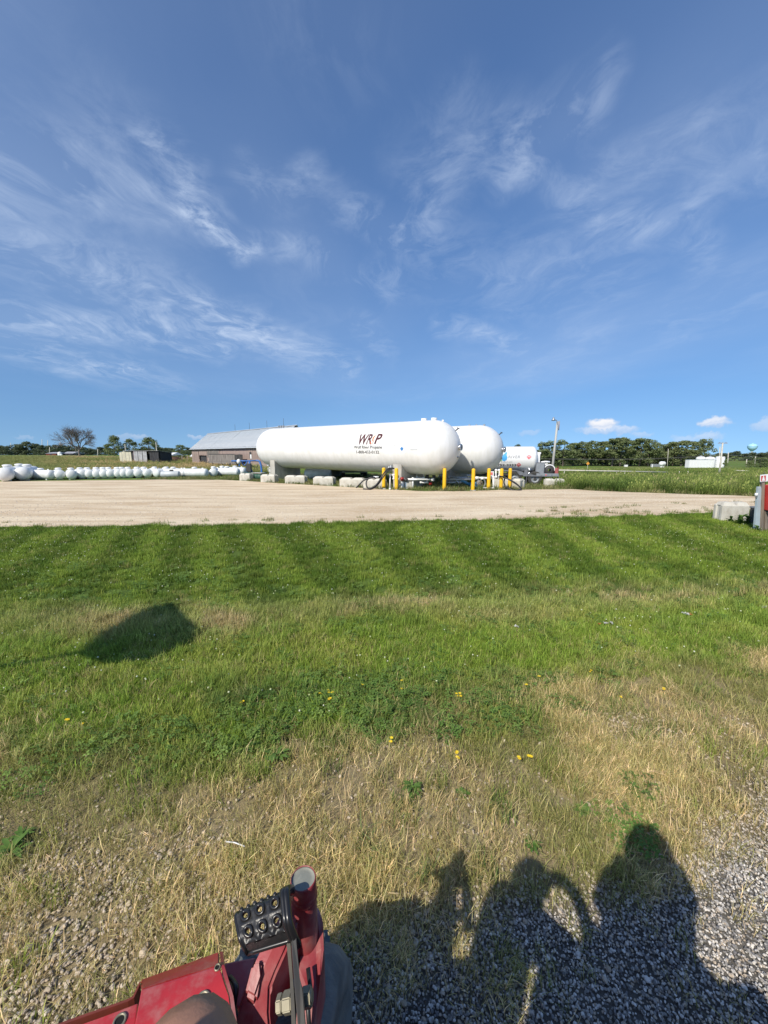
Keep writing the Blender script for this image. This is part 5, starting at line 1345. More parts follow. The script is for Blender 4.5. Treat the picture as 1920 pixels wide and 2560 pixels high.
right = [(1352, 1106, 34), (1375, 1103, 40), (1408, 1100, 42), (1433, 1107, 34), (1455, 1103, 40), (1480, 1101, 40), (1508, 1103, 40), (1532, 1096, 42), (1552, 1093, 42), (1578, 1100, 36),
         (1600, 1095, 40), (1622, 1097, 36), (1645, 1107, 34), (1665, 1108, 30), (1683, 1104, 36), (1705, 1101, 40), (1730, 1103, 36)]
for i, (a, b_, c_) in enumerate(right):
    tree('tall', a, b_ - 2, c_ * 1.45, 190 + 18 * rng.random(), '%s tall tree from the left in the dark treeline right of the lamp pole' % ORD[i], 'treeline beyond the right field')
for i, a in enumerate(range(1345, 1745, 22)):
    tree('far', a + rng.normal() * 5, 1124 + rng.normal() * 4, 46, 206 + 10 * rng.random(), '%s low dark tree from the left filling the foot of the right treeline' % ORD[i], 'undergrowth trees at the right treeline')
tree('round', 1761, 1095.5, 50, 196, 'broad round tree at the right end of the treeline, above the white building', 'treeline beyond the right field', 1)
tree('far', 1292, 1112, 34, 230, 'dark tree top just showing over the delivery truck', 'treeline beyond the right field')
for i, (a, b_, c_) in enumerate([(1795, 1132, 26), (1815, 1133, 30), (1838, 1128, 36), (1862, 1134, 28), (1880, 1131, 34), (1905, 1131, 40), (1930, 1129, 40)]):
    tree('far', a, b_, c_ * 1.2, 420 + 20 * rng.random(), '%s distant dark tree from the left below the water tower' % ORD[i], 'far trees on the right skyline')
for i, (a, b_, c_) in enumerate([(1812, 1150, 16), (1875, 1153, 16), (1905, 1143, 44), (1925, 1140, 40)]):
    tree('round', a, b_, c_, 150 + 6 * i, '%s bushy tree from the left in the field right of the white buildings' % ORD[i], 'bushes at the right edge of the field')
left = [(287, 1087.5, 44, 'tall dark tree directly behind the left end of the tin shed'), (326, 1097, 46, 'middle dark tree of three behind the tin shed'), (374, 1091.5, 50, 'broad dark tree with lobed crown behind the right end of the tin shed')]
for i, (a, b_, c_, l_) in enumerate(left): tree('round', a, b_, c_, 170 + 4 * i, l_, 'dark trees behind the tin shed', i)
tree('round', 452, 1111, 34, 128, 'mid-height tree between the tin shed and the barn', 'dark trees behind the tin shed', 3)
tree('round', 448, 1137, 46, 100, 'low spreading bush in front of the tree between shed and barn', None, 2)
fl_ = [(-12, 1112, 40), (8, 1113, 26), (24, 1114, 22), (46, 1110, 34), (67, 1104.5, 34), (88, 1108, 30), (106, 1112, 26), (124, 1113, 28), (143, 1112.5, 28), (160, 1113, 28), (178, 1114, 28), (196, 1116, 28), (214, 1117, 28), (232, 1121, 26), (254, 1118, 30),
       (272, 1120, 24), (398, 1117, 26), (415, 1119, 26), (432, 1120, 26), (472, 1119, 30), (488, 1121, 28)]
for i, (a, b_, c_) in enumerate(fl_):
    tree('far', a, b_, c_ * 1.3, 250 + 40 * rng.random(), '%s tree from the left in the low dark treeline along the left horizon' % ORD[i], 'treeline on the left horizon')
for i, a in enumerate(range(-10, 500, 24)):
    tree('far', a, 1122 + rng.normal() * 2.5, 44, 320 + 30 * rng.random(), '%s farthest low tree from the left behind the left treeline' % ORD[i], 'farthest trees on the left horizon')

# the bare tree
def bare_tree():
    dist = 140; p = at_dist(199, dist); depth = dist * CT; H = 2 + (1138 - 1058) / F * depth - p.z
    r = random.Random(11); tr_ = MB(); br = MB(); tw = MB()
    def grow(pos, d_, L, rad, lev):
        e = pos + d_ * L; mid = pos.lerp(e, .5) + Vector((r.uniform(-1, 1), r.uniform(-1, 1), r.uniform(-.4, .6))) * L * .06
        (br if lev < 3 else tw).tube([pos, mid, e], [rad, rad * .85, rad * .68], 6 if lev < 3 else 4, cap=False)
        if lev >= 6 or L < .35: return
        n = 3 if lev < 4 else 2
        if lev >= 2 and r.random() < .4: n += 1
        for k in range(n):
            a = r.uniform(0, 6.283); sp = r.uniform(.28, .75) if lev > 0 else r.uniform(.35, .8)
            ax = d_.orthogonal().normalized(); ax.rotate(Matrix.Rotation(a, 3, d_)); nd = (d_ * math.cos(sp) + ax * math.sin(sp)); nd.z += .10 if lev < 3 else -.02; nd.normalize()
            s_ = e if k < n - 1 or lev == 0 else pos.lerp(e, r.uniform(.4, .8))
            grow(s_, nd, L * r.uniform(.66, .86), rad * .62, lev + 1)
    tr_.tube([Vector((0, 0, -.6)), Vector((.05, 0, .6)), Vector((-.05, 0, 1.6)), Vector((.0, 0, 2.6))], [.55, .42, .36, .33], 10)
    root = thing('bare_tree', 'large leafless tree with spreading grey branches in the left field', 'tree', p)
    for a, tilt, L in ((0.2, .25, 2.9), (2.2, .62, 2.9), (4.1, .70, 2.8), (5.4, .40, 2.8), (3.2, .95, 2.6), (6.1, .95, 2.6)):
        d_ = Vector((math.cos(a) * math.sin(tilt), math.sin(a) * math.sin(tilt), math.cos(tilt))); grow(Vector((0, 0, r.uniform(1.9, 2.6))), d_, L, .22, 0)
    zmax = max(v.co.z for v in tw.bm.verts); k = H / zmax
    for b_ in (tr_, br, tw):
        bmesh.ops.scale(b_.bm, vec=(k, k, k), verts=b_.bm.verts[:])
    tr_.build('trunk', M_bark_pale, root); br.build('limbs', M_bark_pale, root); tw.build('twigs', M_bark_pale, root)
    # a dead stump post beside it
bare_tree()
p = at_dist(191, 138); st_ = thing('dead_trunk', 'thin dead trunk standing close left of the bare tree', 'tree', p); MB().tube([(0, 0, -.3), (.02, 0, 1.5), (-.05, 0, 3.4)], [.14, .11, .06], 7).build('trunk', M_bark_pale, st_)
MB().tube([(0, 0, 2.2), (.3, .1, 2.9)], [.05, .02], 5).build('branch', M_bark_pale, st_)

# ------------------------------------------------------------------ far buildings and fittings
def house(name, label, px0, px1, py_base, py_eave, py_ridge, dist, wall, roof, depth_m=8, cat='house'):
    p0 = at_dist(px0, dist); p1 = at_dist(px1, dist); dp = dist * CT; zb = min(2 - (py_base - 1138) / F * dp, p0.z); ze = 2 - (py_eave - 1138) / F * dp; zr = 2 - (py_ridge - 1138) / F * dp
    L_ = p1.x - p0.x; he, hr = ze - zb + .01, zr - zb
    root = thing(name, label, cat, (p0.x, p0.y, zb))
    MB().box((L_ / 2, depth_m / 2, he / 2 - .5), (L_, depth_m, he + 1)).build('wall', wall, root)
    MB().prism([(-.3, -.4, he - .1), (-.3, depth_m / 2, hr), (-.3, depth_m + .4, he - .1)], (L_ + .6, 0, 0)).build('roof', roof, root)
    for k in range(max(1, int(L_ / 4))):
        w_ = MB().box((L_ * (k + .5) / max(1, int(L_ / 4)), -.03, he * .5), (min(1.1, L_ * .3), .08, min(1.1, he * .45))).build('window', M_glass, root)
    return root
house('farm_shed', 'long red farm shed with a bright white roof between the tin shed and the barn', 398, 426, 1144, 1138, 1131, 115, M_redbarn, M_white, 7, 'shed')
house('farm_house', 'white roofed shelter just left of the barn', 476, 491, 1145, 1142, 1131, 118, M_redbarn, M_white, 6, 'shelter')
house('farm_house', 'low reddish farmhouse on the left horizon near a white silo', 115, 141, 1136.5, 1133.5, 1130.5, 225, M_redbarn, M_tin, 9)
house('farm_house', 'low grey farmhouse right of the white silo on the left horizon', 156, 182, 1137, 1133.5, 1129, 230, M_wood_dark, M_tin, 9)
p = at_dist(150, 222); si = thing('silo', 'small white silo on the left horizon', 'silo', p); MB().lathe([(1.0, -1), (1.0, 1.2), (.8, 1.7), (0, 2.0)], 18).build('silo_wall', M_white, si); MB().box((1.1, -.4, .3), (1.0, .8, .9)).build('feed_box', M_white, si)
lg = thing('log_pile', 'low pile of brown logs in the grass right of the tin shed', 'log pile', at_dist(428, 84))
for k in range(7): MB().cyl((-2.6 + .1 * k, -.2 * (k % 3), .3 + .3 * (k // 3)), (2.2 - .35 * (k % 4), .1 - .2 * (k % 3), .35 + .28 * (k // 3)), .2, 8).build('log', M_logs, lg)
# fence posts left
for i, (px_, d_) in enumerate(((410, 80), (424, 82), (455, 84), (468, 84))):
    o = MB().cyl((0, 0, -.3), (0, 0, 1.35), .06, 7).build('fence_post', M_wood, None, at_dist(px_, d_)); tag(o, '%s weathered fence post from the left between shed and barn' % ORD[i], 'fence post', 'fence posts in the left field')

# white depot on the right
def depot():
    dist = 150; dp = dist * CT; zz = lambda py_: 2 - (py_ - 1138) / F * dp
    p0 = at_dist(1725, dist); p1 = at_dist(1786, dist); zb = zz(1170)
    root = thing('depot_building', 'white box building in the right field with tanks behind it', 'building', (p0.x, p0.y, zb)); L_ = p1.x - p0.x; H = zz(1149) - zb
    MB().box((L_ / 2, 1, H / 2 - .4), (L_, 2, H + .8)).build('wall', M_white, root); MB().box((L_ / 2, 1, H + .04), (L_ + .2, 2.2, .10)).build('roof_edge', M_greymetal, root)
    for k in range(8): MB().box((L_ * (k + .5) / 8, -.012, H / 2), (.05, .02, H)).build('panel_seam', M_white, root)
    MB().box((L_ - .5, -.02, H * .42), (.5, .05, H * .84)).build('door', M_pipe_white, root)
    for i, (a, b_, tp, lab) in enumerate(((1743, 1763, 1140.5, 'white tank top showing over the left part of the depot building'), (1765, 1787, 1141.5, 'white tank top showing over the right end of the depot building'))):
        q0 = at_dist(a, dist + 9); q1 = at_dist(b_, dist + 9); r_ = (q1.x - q0.x) / 2; ztop = 2 - (tp - 1138) / F * (dist + 9)
        t_ = thing('depot_tank', lab, 'tank', ((q0.x + q1.x) / 2, dist + 9, q0.z), 0, 'white tanks at the depot'); h = ztop - q0.z
        MB().lathe([(r_, -.5), (r_, h * .80), (r_ * .93, h * .88), (r_ * .55, h * .97), (0, h)], 28).build('tank_wall', M_white, t_); MB().cyl((0, 0, h - .1), (0, 0, h + .35), .35, 10).build('hatch', M_greymetal, t_)
    q0 = at_dist(1792.5, dist + 1); q1 = at_dist(1811, dist + 1); r_ = (q1.x - q0.x) / 2; h = zz(1141) - zz(1170)
    t_ = thing('depot_tank', 'upright white cylindrical tank right of the depot building', 'tank', ((q0.x + q1.x) / 2, dist + 1, zz(1170)), 0, 'white tanks at the depot')
    MB().lathe([(r_, -.8), (r_, h * .93), (r_ * .9, h * .985), (0, h)], 28).build('tank_wall', M_white, t_)
    for k in (.33, .66): MB().lathe([(r_ + .01, h * k - .04), (r_ + .03, h * k), (r_ + .01, h * k + .04)], 28).build('seam_ring', M_pipe_white, t_)
    for px_, s_ in ((1756, .8), (1766, 1.2)): 
        pass
depot()
def lone_tank():
    dist = 130; q = at_dist(1658, dist); root = thing('propane_tank', 'lone white propane tank in front of the dark right treeline', 'propane tank', (q.x, q.y, 2 - (1166.5 - 1138) / F * dist), R(20))
    r_ = .72; L_ = 1.2
    MB().lathe([(r_ * math.sin(R(90) * k / 6), -L_ / 2 - r_ * .6 * math.cos(R(90) * k / 6)) for k in range(7)] + [(r_ * math.cos(R(90) * k / 6), L_ / 2 + r_ * .6 * math.sin(R(90) * k / 6)) for k in range(7)], 24,
               Matrix.Translation((0, 0, r_ + .35)) @ Matrix.Rotation(R(90), 4, 'Y')).build('tank_shell', M_white, root)
    for s_ in (-.4, .4): MB().box((s_, 0, .3), (.2, .7, .9)).build('leg', M_white, root)
    q = at_dist(1567, dist); b_ = thing('utility_box', 'small white utility box in the field left of the lone tank', 'box', (q.x, q.y, 2 - (1166.5 - 1138) / F * dist)); MB().box((0, 0, .32), (.95, .6, .62), bevel=.05).build('cabinet', M_white, b_); MB().box((0, 0, .66), (1.02, .66, .06)).build('lid', M_pipe_white, b_)
    q = at_dist(1633, dist); o = MB().box((0, 0, .4), (.28, .25, 1.0), bevel=.03).build('marker_post', M_white, None, (q.x, q.y, 2 - (1167 - 1138) / F * dist)); tag(o, 'short white marker post just left of the lone tank', 'marker post')
    q = at_dist(1641, 160); o = MB().box((0, 0, .0), (4, .3, 1.1)).build('low_wall', M_greymetal, None, (q.x, q.y, 2 - (1163 - 1138) / F * 160)); tag(o, 'low dark wall behind the white marker post at the treeline', 'wall', kind='thing')
lone_tank()
# water tower
def tower():
    dist = 900; dp = dist * CT; q = at_dist(1878, dist); zz = lambda py_: 2 - (py_ - 1138) / F * dp
    root = thing('water_tower', 'light blue water tower far off above the trees at right', 'water tower', (q.x, q.y, 0)); r_ = 10 / F * dp
    z0, z1 = zz(1127), zz(1109.5); zm = zz(1116)
    prof = [(1.6, z0 - 2), (r_ * .35, z0)] + [(r_ * math.cos(R(a)), zm + (z1 - zm if a > 0 else zm - z0) * math.sin(R(a))) for a in (-62, -45, -30, -15, 0, 15, 30, 45, 60, 75)] + [(0, z1)]
    MB().lathe(prof, 36).build('bowl', M_tower, root)
    MB().lathe([(2.8, -6), (1.9, 4), (1.7, z0 - 2), (2.2, z0)], 20).build('stem', M_towerstem, root)
    MB().lathe([(r_ * 1.0, zm - .2), (r_ * 1.03, zm - .1), (r_ * 1.03, zm + .5), (r_ * 1.0, zm + .6)], 36).build('balcony', M_tower, root)
    MB().cyl((0, 0, z1 - .5), (0, 0, z1 + 1), 1.4, 12).build('roof_vent', M_tower, root)
tower()

# ------------------------------------------------------------------ poles, rail, sign posts, wires
def lamp_pole():
    b_ = GT(1383.5, 1190); y_ = 34.5; b_ = at_dist(1381, y_); top = D(1394, 1054, y_ * CT)
    root = thing('lamp_pole', 'tall grey lamp pole with a small lamp head behind the delivery truck', 'lamp pole', b_)
    t_ = top - b_
    MB().tube([Vector((0, 0, -.4)), t_ * .5, t_], [.115, .10, .085], 12).build('pole', M_rail if False else M_steelpole, root)
    MB().tube([t_ + Vector((.13, -.02, -.75)), t_ + Vector((.14, -.02, .04))], .04, 6).build('conduit', M_wood, root)
    MB().tube(smooth_path([t_ + Vector((0, -.08, -.45)), t_ + Vector((-.12, -.1, .05)), t_ + Vector((-.36, -.1, .16))]), .035, 8).build('lamp_arm', M_greymetal, root)
    MB().lathe([(0, -.08), (.17, -.05), (.15, .03), (.08, .10), (.07, .22), (0, .25)], 14, Matrix.Translation(t_ + Vector((-.42, -.1, .13)))).build('lamp_head', M_steel, root)
M_steelpole = mat('pole_grey', (.46, .46, .43), .75, col2=(.36, .35, .32), nscale=3, stretch=(2, 2, .4))
lamp_pole()
def util_pole(px_b, py_b, px_t, py_t, dist, label, r=.11, arm=True):
    b_ = at_dist(px_b, dist); b_.z = min(b_.z, 2 - (py_b - 1138) / F * dist * CT); top = D(px_t, py_t, dist * CT); t_ = top - b_
    root = thing('utility_pole', label, 'utility pole', b_, 0, 'utility poles')
    MB().tube([Vector((0, 0, -.4)), t_ * .5, t_], [r, r * .9, r * .75], 9).build('pole', M_rail, root)
    if arm:
        MB().box(t_ + Vector((0, 0, -.05)), (dist * .019 + .3, .1, .09)).build('crossarm', M_wood, root)
        for s_ in (-1, 0, 1): MB().cyl(t_ + Vector((s_ * dist * .008, 0, 0)), t_ + Vector((s_ * dist * .008, 0, .16)), .035, 7).build('insulator', M_greymetal, root)
    return top
TP = util_pole(1804, 1192, 1807, 1107, 62, 'pale utility pole with a crossarm in front of the white depot', .14)
util_pole(1801, 1170, 1800, 1117, 155, 'darker utility pole showing just left of the pale one', .17, False)
util_pole(1822, 1166, 1821, 1131, 300, 'far utility pole right of the depot, against the trees', .35, False)
util_pole(1869, 1158, 1867, 1148, 170, 'short slanting pole below the water tower', .2, False)
util_pole(1890, 1157, 1889, 1141, 200, 'far pole right of the water tower', .25, False)
util_pole(1671, 1168, 1671, 1122, 150, 'thin pole against the middle of the right treeline', .10, False)
for i, px_ in enumerate((27, 105, 119.5, 150)):
    util_pole(px_, 1136, px_, (1107, 1098.5, 1101, 1105)[i], 300, '%s thin power pylon from the left above the left treeline' % ORD[i], .22, False)
util_pole(244, 1140, 244.5, 1123, 130, 'thin pale pole right of the bare tree', .12, False)
util_pole(124, 1135, 124, 1118, 240, 'pale pole among the trees left of the silo', .2, False)
def wire(label, pts, r):
    o = MB().tube(smooth_path(pts, 10), r, 5).build('overhead_wire', M_wire); tag(o, label, 'wire', 'overhead wires')
wire('overhead wire crossing the right treeline to the pale utility pole, upper one', [D(1250, 1143, 74), D(1440, 1147.5, 70), D(1590, 1147, 66), D(1700, 1143, 64), D(1806, 1135, 62)], .022)
wire('overhead wire crossing the right treeline below the other one', [D(1250, 1145, 74), D(1440, 1149, 70), D(1590, 1148.5, 66), D(1700, 1145, 64), D(1806, 1138, 62)], .018)
wire('upper overhead wire running from the pale pole to the right edge', [D(1806, 1135, 62), D(1850, 1140, 58), D(1960, 1146, 50)], .022)
wire('lower overhead wire running from the pale pole to the right edge', [D(1806, 1142, 62), D(1850, 1147, 58), D(1960, 1151, 50)], .020)
def rail():
    d0, d1 = 56, 60; root = thing('field_rail', 'long pale rail on short posts across the right field', 'rail', at_dist(1440, d0))
    a = D(1395, 1175.5, d0) - root.location; b_ = D(1668, 1180.5, d1) - root.location
    MB().tube([a, a.lerp(b_, .5), b_], .10, 8).build('rail_pipe', M_rail, root)
    for px_ in (1410, 1506, 1537, 1558, 1630):
        f_ = (px_ - 1395) / 273; q = a.lerp(b_, f_); MB().tube([q + Vector((.05, .02, -.02)), q + Vector((-.12, .02, -1.0))], .06, 6).build('post', M_rail, root)
    for i, (px_, py0, py1, ln) in enumerate(((1703, 1178, 1191, 0), (1727, 1177, 1192, .15))):
        q = at_dist(px_, 58); z0 = 2 - (py1 - 1138) / F * 58; h = (py1 - py0) / F * 58
        o = MB().tube([(0, 0, -.3), (-ln, 0, h)], .055, 7).build('fence_post', M_rail, None, (q.x, q.y, z0)); tag(o, ('upright' if i == 0 else 'leaning') + ' pale fence post in the grass right of the long rail', 'fence post', 'fence posts in the right field')
    for i, (a_, b2, py_) in enumerate(((1836, 1872, 1176), (1838, 1895, 1184.5))):
        q0 = D(a_, py_, 75); q1 = D(b2, py_ + 1.5, 74); o = MB().tube([q0, q1], .09, 7).build('field_rail', M_rail); tag(o, ('upper' if i == 0 else 'lower') + ' short pale rail lying in the field left of the red cabinet', 'rail', 'short rails in the right field')
rail()
q = at_dist(1471, 95); s_ = thing('road_sign', 'small orange road sign on a post left of the right treeline', 'sign', (q.x, q.y, 2 - (1176 - 1138) / F * 95))
MB().tube([(0, 0, -.3), (0, 0, 2.0)], .05, 6).build('post', M_rail, s_); MB().prism([(-.42, -.05, 1.75), (0, -.05, 1.33), (.42, -.05, 1.75), (0, -.05, 2.17)], (0, .03, 0)).build('plate', M_orangesign, s_)
q = at_dist(1900, 80)

# ------------------------------------------------------------------ things at the right edge of the lawn
p = G(1911, 1328); YE = p.y
def rx(px_, y_=None): y_ = y_ or YE; return (px_ - 960) / (F * CT - 0 * ST) * y_ * 1.012
sc_ = F / (YE * CT)
zf = lambda py_: 2 - (py_ - 1138) / sc_ / 1.0
root = thing('sign_post', 'weathered wooden post with a white and red plate at the right edge', 'sign post', (p.x, p.y, 0))
MB().box((0, 0, .60), (.085, .06, 1.45), bevel=.008).build('post', M_post, root)
pl = MB().box((.012, -.045, zf(1194)), (.24, .012, .19), bevel=.012).build('plate', M_whitelabel, root)
MB().box((-.032, -.0535, zf(1194) - .005), (.12, .003, .14)).build('plate_panel', M_redcab, pl)
MB().prism([(-.05, -.0555, zf(1194) + .03), (-.014, -.0555, zf(1194) + .03), (.0, -.0555, zf(1194) - .038), (.012, -.0555, zf(1194) - .065), (-.076, -.0555, zf(1194) - .065), (-.064, -.0555, zf(1194) - .038)], (0, .0015, 0)).build('plate_symbol', M_whitelabel, pl)
MB().cyl((-.032, -.0555, zf(1194) + .048), (-.032, -.054, zf(1194) + .048), .015, 14).build('plate_symbol', M_whitelabel, pl)
MB().tube([(.03, .0, 1.31), (.035, .0, zf(1194) + .17)], .006, 6).build('wire_stub', M_dark, root)
for k in range(3): MB().box((.115 + .145 * k, .02 + .03 * (k % 2), .32), (.135, .04, .86)).build('plank', M_post, root)
root.location.x -= .10; root.rotation_euler = (0, R(-6), 0)
root2 = thing('breaker_box', 'tall grey electrical box fixed beside the wooden post', 'electrical box', (p.x - .205, p.y + .02, 0), R(4))
MB().box((0, 0, .62), (.13, .06, 1.14), bevel=.006).build('cabinet', M_boxgrey, root2); MB().box((0, -.034, .62), (.115, .008, 1.08), bevel=.003).build('door', M_boxgrey, root2)
MB().lathe([(0, -.05), (.03, -.045), (.035, 0), (.03, .03), (0, .035)], 12, Matrix.Translation((-.09, -.01, .99))).build('outlet', M_white, root2); MB().tube([(-.062, -.01, .96), (-.09, -.01, .90)], .02, 8).build('conduit', M_greymetal, root2)
root2.rotation_euler = (0, R(-3.6), R(4))
root3 = thing('red_cabinet', 'red metal cabinet at the right edge, cut off by the picture', 'cabinet', (p.x + .225, p.y - .10, 0), R(-3))
MB().box((0, 0, .93), (.56, .26, .66), bevel=.012).build('cabinet', M_redcab, root3); MB().box((0, -.138, .93), (.50, .012, .60), bevel=.005).build('door', M_redcab, root3)
MB().box((.17, -.15, .93), (.03, .02, .10)).build('handle', M_steel, root3); MB().box((-.10, 0, .56), (.3, .2, .10)).build('under_tray', M_dark, root3)
for s_ in (-.22, .22): MB().box((s_, .08, .30), (.07, .07, .62)).build('leg', M_post, root3)
root3.rotation_euler = (0, R(-5), R(-3))
q = G(1887, 1314)
root4 = thing('bin', 'black narrow bin between the concrete block and the grey electrical box', 'bin', (q.x, q.y + .12, 0), R(3))
MB().prism([(-.045, -.03, 0), (.045, -.03, 0), (.05, -.035, .50), (-.05, -.035, .50)], (0, .07, 0)).build('bin_body', M_dark, root4); MB().box((-.005, .0, .52), (.125, .10, .05), bevel=.012).build('lid', M_greyink, root4)

# ------------------------------------------------------------------ weeds, flowers, litter
def weed_mesh(seed, nl, L, w, up):
    r = random.Random(seed); b = MB()
    for i in range(nl):
        a = 6.283 * i / nl + r.uniform(-.3, .3); l_ = L * r.uniform(.6, 1.15); el = up * r.uniform(.6, 1.2); ww = w * r.uniform(.7, 1.2)
        d_ = Vector((math.cos(a), math.sin(a), 0)); s_ = Vector((-d_.y, d_.x, 0)); base = Vector((0, 0, r.uniform(0, .5) * L * up)); prev = None
        for f, wf in ((0, .25), (.35, .9), (.7, 1.0), (1, .08)):
            c_ = base + d_ * l_ * f * math.cos(el) + Vector((0, 0, l_ * (f * math.sin(el) - .45 * f * f)))
            cur = (b.bm.verts.new(c_ - s_ * ww * wf + Vector((0, 0, .15 * ww))), b.bm.verts.new(c_), b.bm.verts.new(c_ + s_ * ww * wf + Vector((0, 0, .15 * ww))))
            if prev:
                for k in (0, 1): f_ = b.bm.faces.new((prev[k], prev[k + 1], cur[k + 1], cur[k])); f_.smooth = True
            prev = cur
    return b.mesh('weed', M_weed)
WM = [weed_mesh(i, 22, .15, .016, .8) for i in range(3)] + [weed_mesh(9, 40, .30, .030, 1.2)]
for (px_, py_, s_, k, lab) in ((1030, 1985, .6, 0, 'dark leafy weed in the dry grass below the middle of the lawn'), (690, 1900, .9, 1, 'pale broad-leaved weed at the lower edge of the green lawn'), (30, 2140, .7, 2, 'leafy weed at the left edge among the dry grass'),
                               (1155, 1990, .4, 1, 'small leafy weed right of the dark one in the dry grass'), (55, 2100, .5, 0, 'smaller weed just above the one at the left edge'), (1330, 2120, .4, 2, 'tiny weed near the gravel edge'), (1455, 2035, .5, 1, 'small weed in the dry grass right of centre'),
                               (1850, 1313, 1.15, 3, 'bushy weed growing against the right concrete block'), (1826, 1309, .8, 3, 'lower weed in front of the middle of the right concrete block'), (1868, 1311, .9, 3, 'weed at the foot of the black bin'), (1892, 1330, .6, 3, 'weed at the foot of the grey electrical box')):
    q = G(px_, py_); o = link('weed', WM[k], None, (q.x, q.y, float(ground_z(q.x, q.y))), (0, 0, rng.random() * 6)); o.scale = (s_,) * 3; tag(o, lab, 'weed', 'leafy weeds')
def flower_mesh(seed):
    r = random.Random(seed); b = MB()
    for hd in range(2):
        c_ = Vector((r.uniform(-.012, .012), r.uniform(-.012, .012), .085 + r.uniform(-.01, .015)))
        for k in range(7):
            a = 6.283 * k / 7; d_ = Vector((math.cos(a), math.sin(a), .25)); s_ = Vector((-d_.y, d_.x, 0)) * .006
            b.quad(c_, c_ + d_ * .009 - s_, c_ + d_ * .018, c_ + d_ * .009 + s_)
    return b.mesh('flower_head', M_petal)
FM = [flower_mesh(i) for i in range(3)]; stem_me = MB().tube([(0, 0, 0), (.003, 0, .08)], .0015, 5).mesh('stem', M_weed)
fls = [(787, 1733), (801, 1735), (822, 1727), (824, 1735), (831, 1734), (823, 1755), (653, 1749), (607, 1757), (905, 1720), (1005, 1706), (1005, 1724), (1140, 1740), (1148, 1742), (1152, 1740), (975, 1852), (1143, 1880), (1146, 1893), (1300, 1903), (1325, 1900), (1318, 1715), (1345, 1695), (1475, 1675), (1660, 1728), (1553, 1743), (170, 1803), (205, 1812)]
for i, (px_, py_) in enumerate(sorted(fls)):
    q = G(px_, py_, .055); root = thing('wildflower', '%s tiny yellow wildflower from the left in the near lawn' % ORD[i], 'flower', (q.x, q.y, float(ground_z(q.x, q.y))), rng.random() * 6, 'yellow wildflowers in the lawn')
    link('flower_head', FM[i % 3], root); link('stem', stem_me, root); root.scale = (.6 + .25 * rng.random(),) * 3
def crumple(seed, s_):
    r = np.random.default_rng(seed); n = 5; bm = bmesh.new(); g_ = [[bm.verts.new((s_ * (i / (n - 1) - .5) + r.normal() * s_ * .07, s_ * .7 * (j / (n - 1) - .5) + r.normal() * s_ * .07, .035 + abs(r.normal()) * s_ * .22)) for j in range(n)] for i in range(n)]
    for i in range(n - 1):
        for j in range(n - 1): bm.faces.new((g_[i][j], g_[i + 1][j], g_[i + 1][j + 1], g_[i][j + 1]))
    bmesh.ops.solidify(bm, geom=bm.faces[:], thickness=.003)
    me = bpy.data.meshes.new('litter'); bm.to_mesh(me); bm.free(); return me
for i, (px_, py_, s_, m, lab) in enumerate(((1292, 1567, .06, M_litter, 'scrap of white litter in the lawn right of centre'), (1514, 1560, .055, M_litter, 'left scrap of a pair of white litter pieces in the lawn'), (1529, 1560, .05, M_litter, 'right scrap of a pair of white litter pieces in the lawn'), (1498, 1563, .035, M_litter_o, 'small orange scrap left of the pair of white litter pieces'),
                                         (1712, 1535, .09, M_litter, 'white crumpled wrapper beside an orange one in the lawn'), (1724, 1534, .06, M_litter_o, 'orange crumpled wrapper beside the white one in the lawn'), (1908, 1519, .08, M_litter, 'white litter at the right edge of the lawn'), (1760, 1560, .03, M_litter, 'tiny white scrap below the orange and white wrapper'))):
    q = G(px_, py_, .05); me = crumple(i, s_); me.materials.append(m); o = link('litter', me, None, (q.x, q.y, float(ground_z(q.x, q.y)) + .02), (0, 0, rng.random() * 6)); tag(o, lab, 'litter', 'litter on the lawn')
a, b_ = G(563, 2108 - 112 + 108, .04), G(612, 2116, .05); o = MB().tube([a, a.lerp(b_, .5) + Vector((0, 0, .008)), b_], .0032, 6).build('straw_stem', M_litter); tag(o, 'single pale straw stem lying across the dry grass', 'straw')

# ------------------------------------------------------------------ the red machine the photographer sits on
MS = 0.865                                                # how near the frame parts lie
def GM(px_, py_, z_): return G(px_, py_, 2 - (2 - z_) * MS)
def DM(px_, py_, d_): return D(px_, py_, d_ * MS)
def image_poly(pts, z):                                   # outline of a panel lying at a height z(px, py)
    return [GM(px_, py_, z(px_, py_) if callable(z) else z) for px_, py_ in pts]
def slab(pts, z, th, name, m, parent, bevel=.004, **kw):
    b = MB(); top = image_poly(pts, z)
    b.prism(top, (0, 0, -th))
    if bevel: bmesh.ops.bevel(b.bm, geom=[e for e in b.bm.edges], offset=bevel, segments=2, affect='EDGES', profile=.6, clamp_overlap=True)
    return b.build(name, m, parent, **kw)
mach = thing('red_machine', 'red machine frame with a black studded pedal at the bottom of the picture', 'tractor', (0, 0, 0))
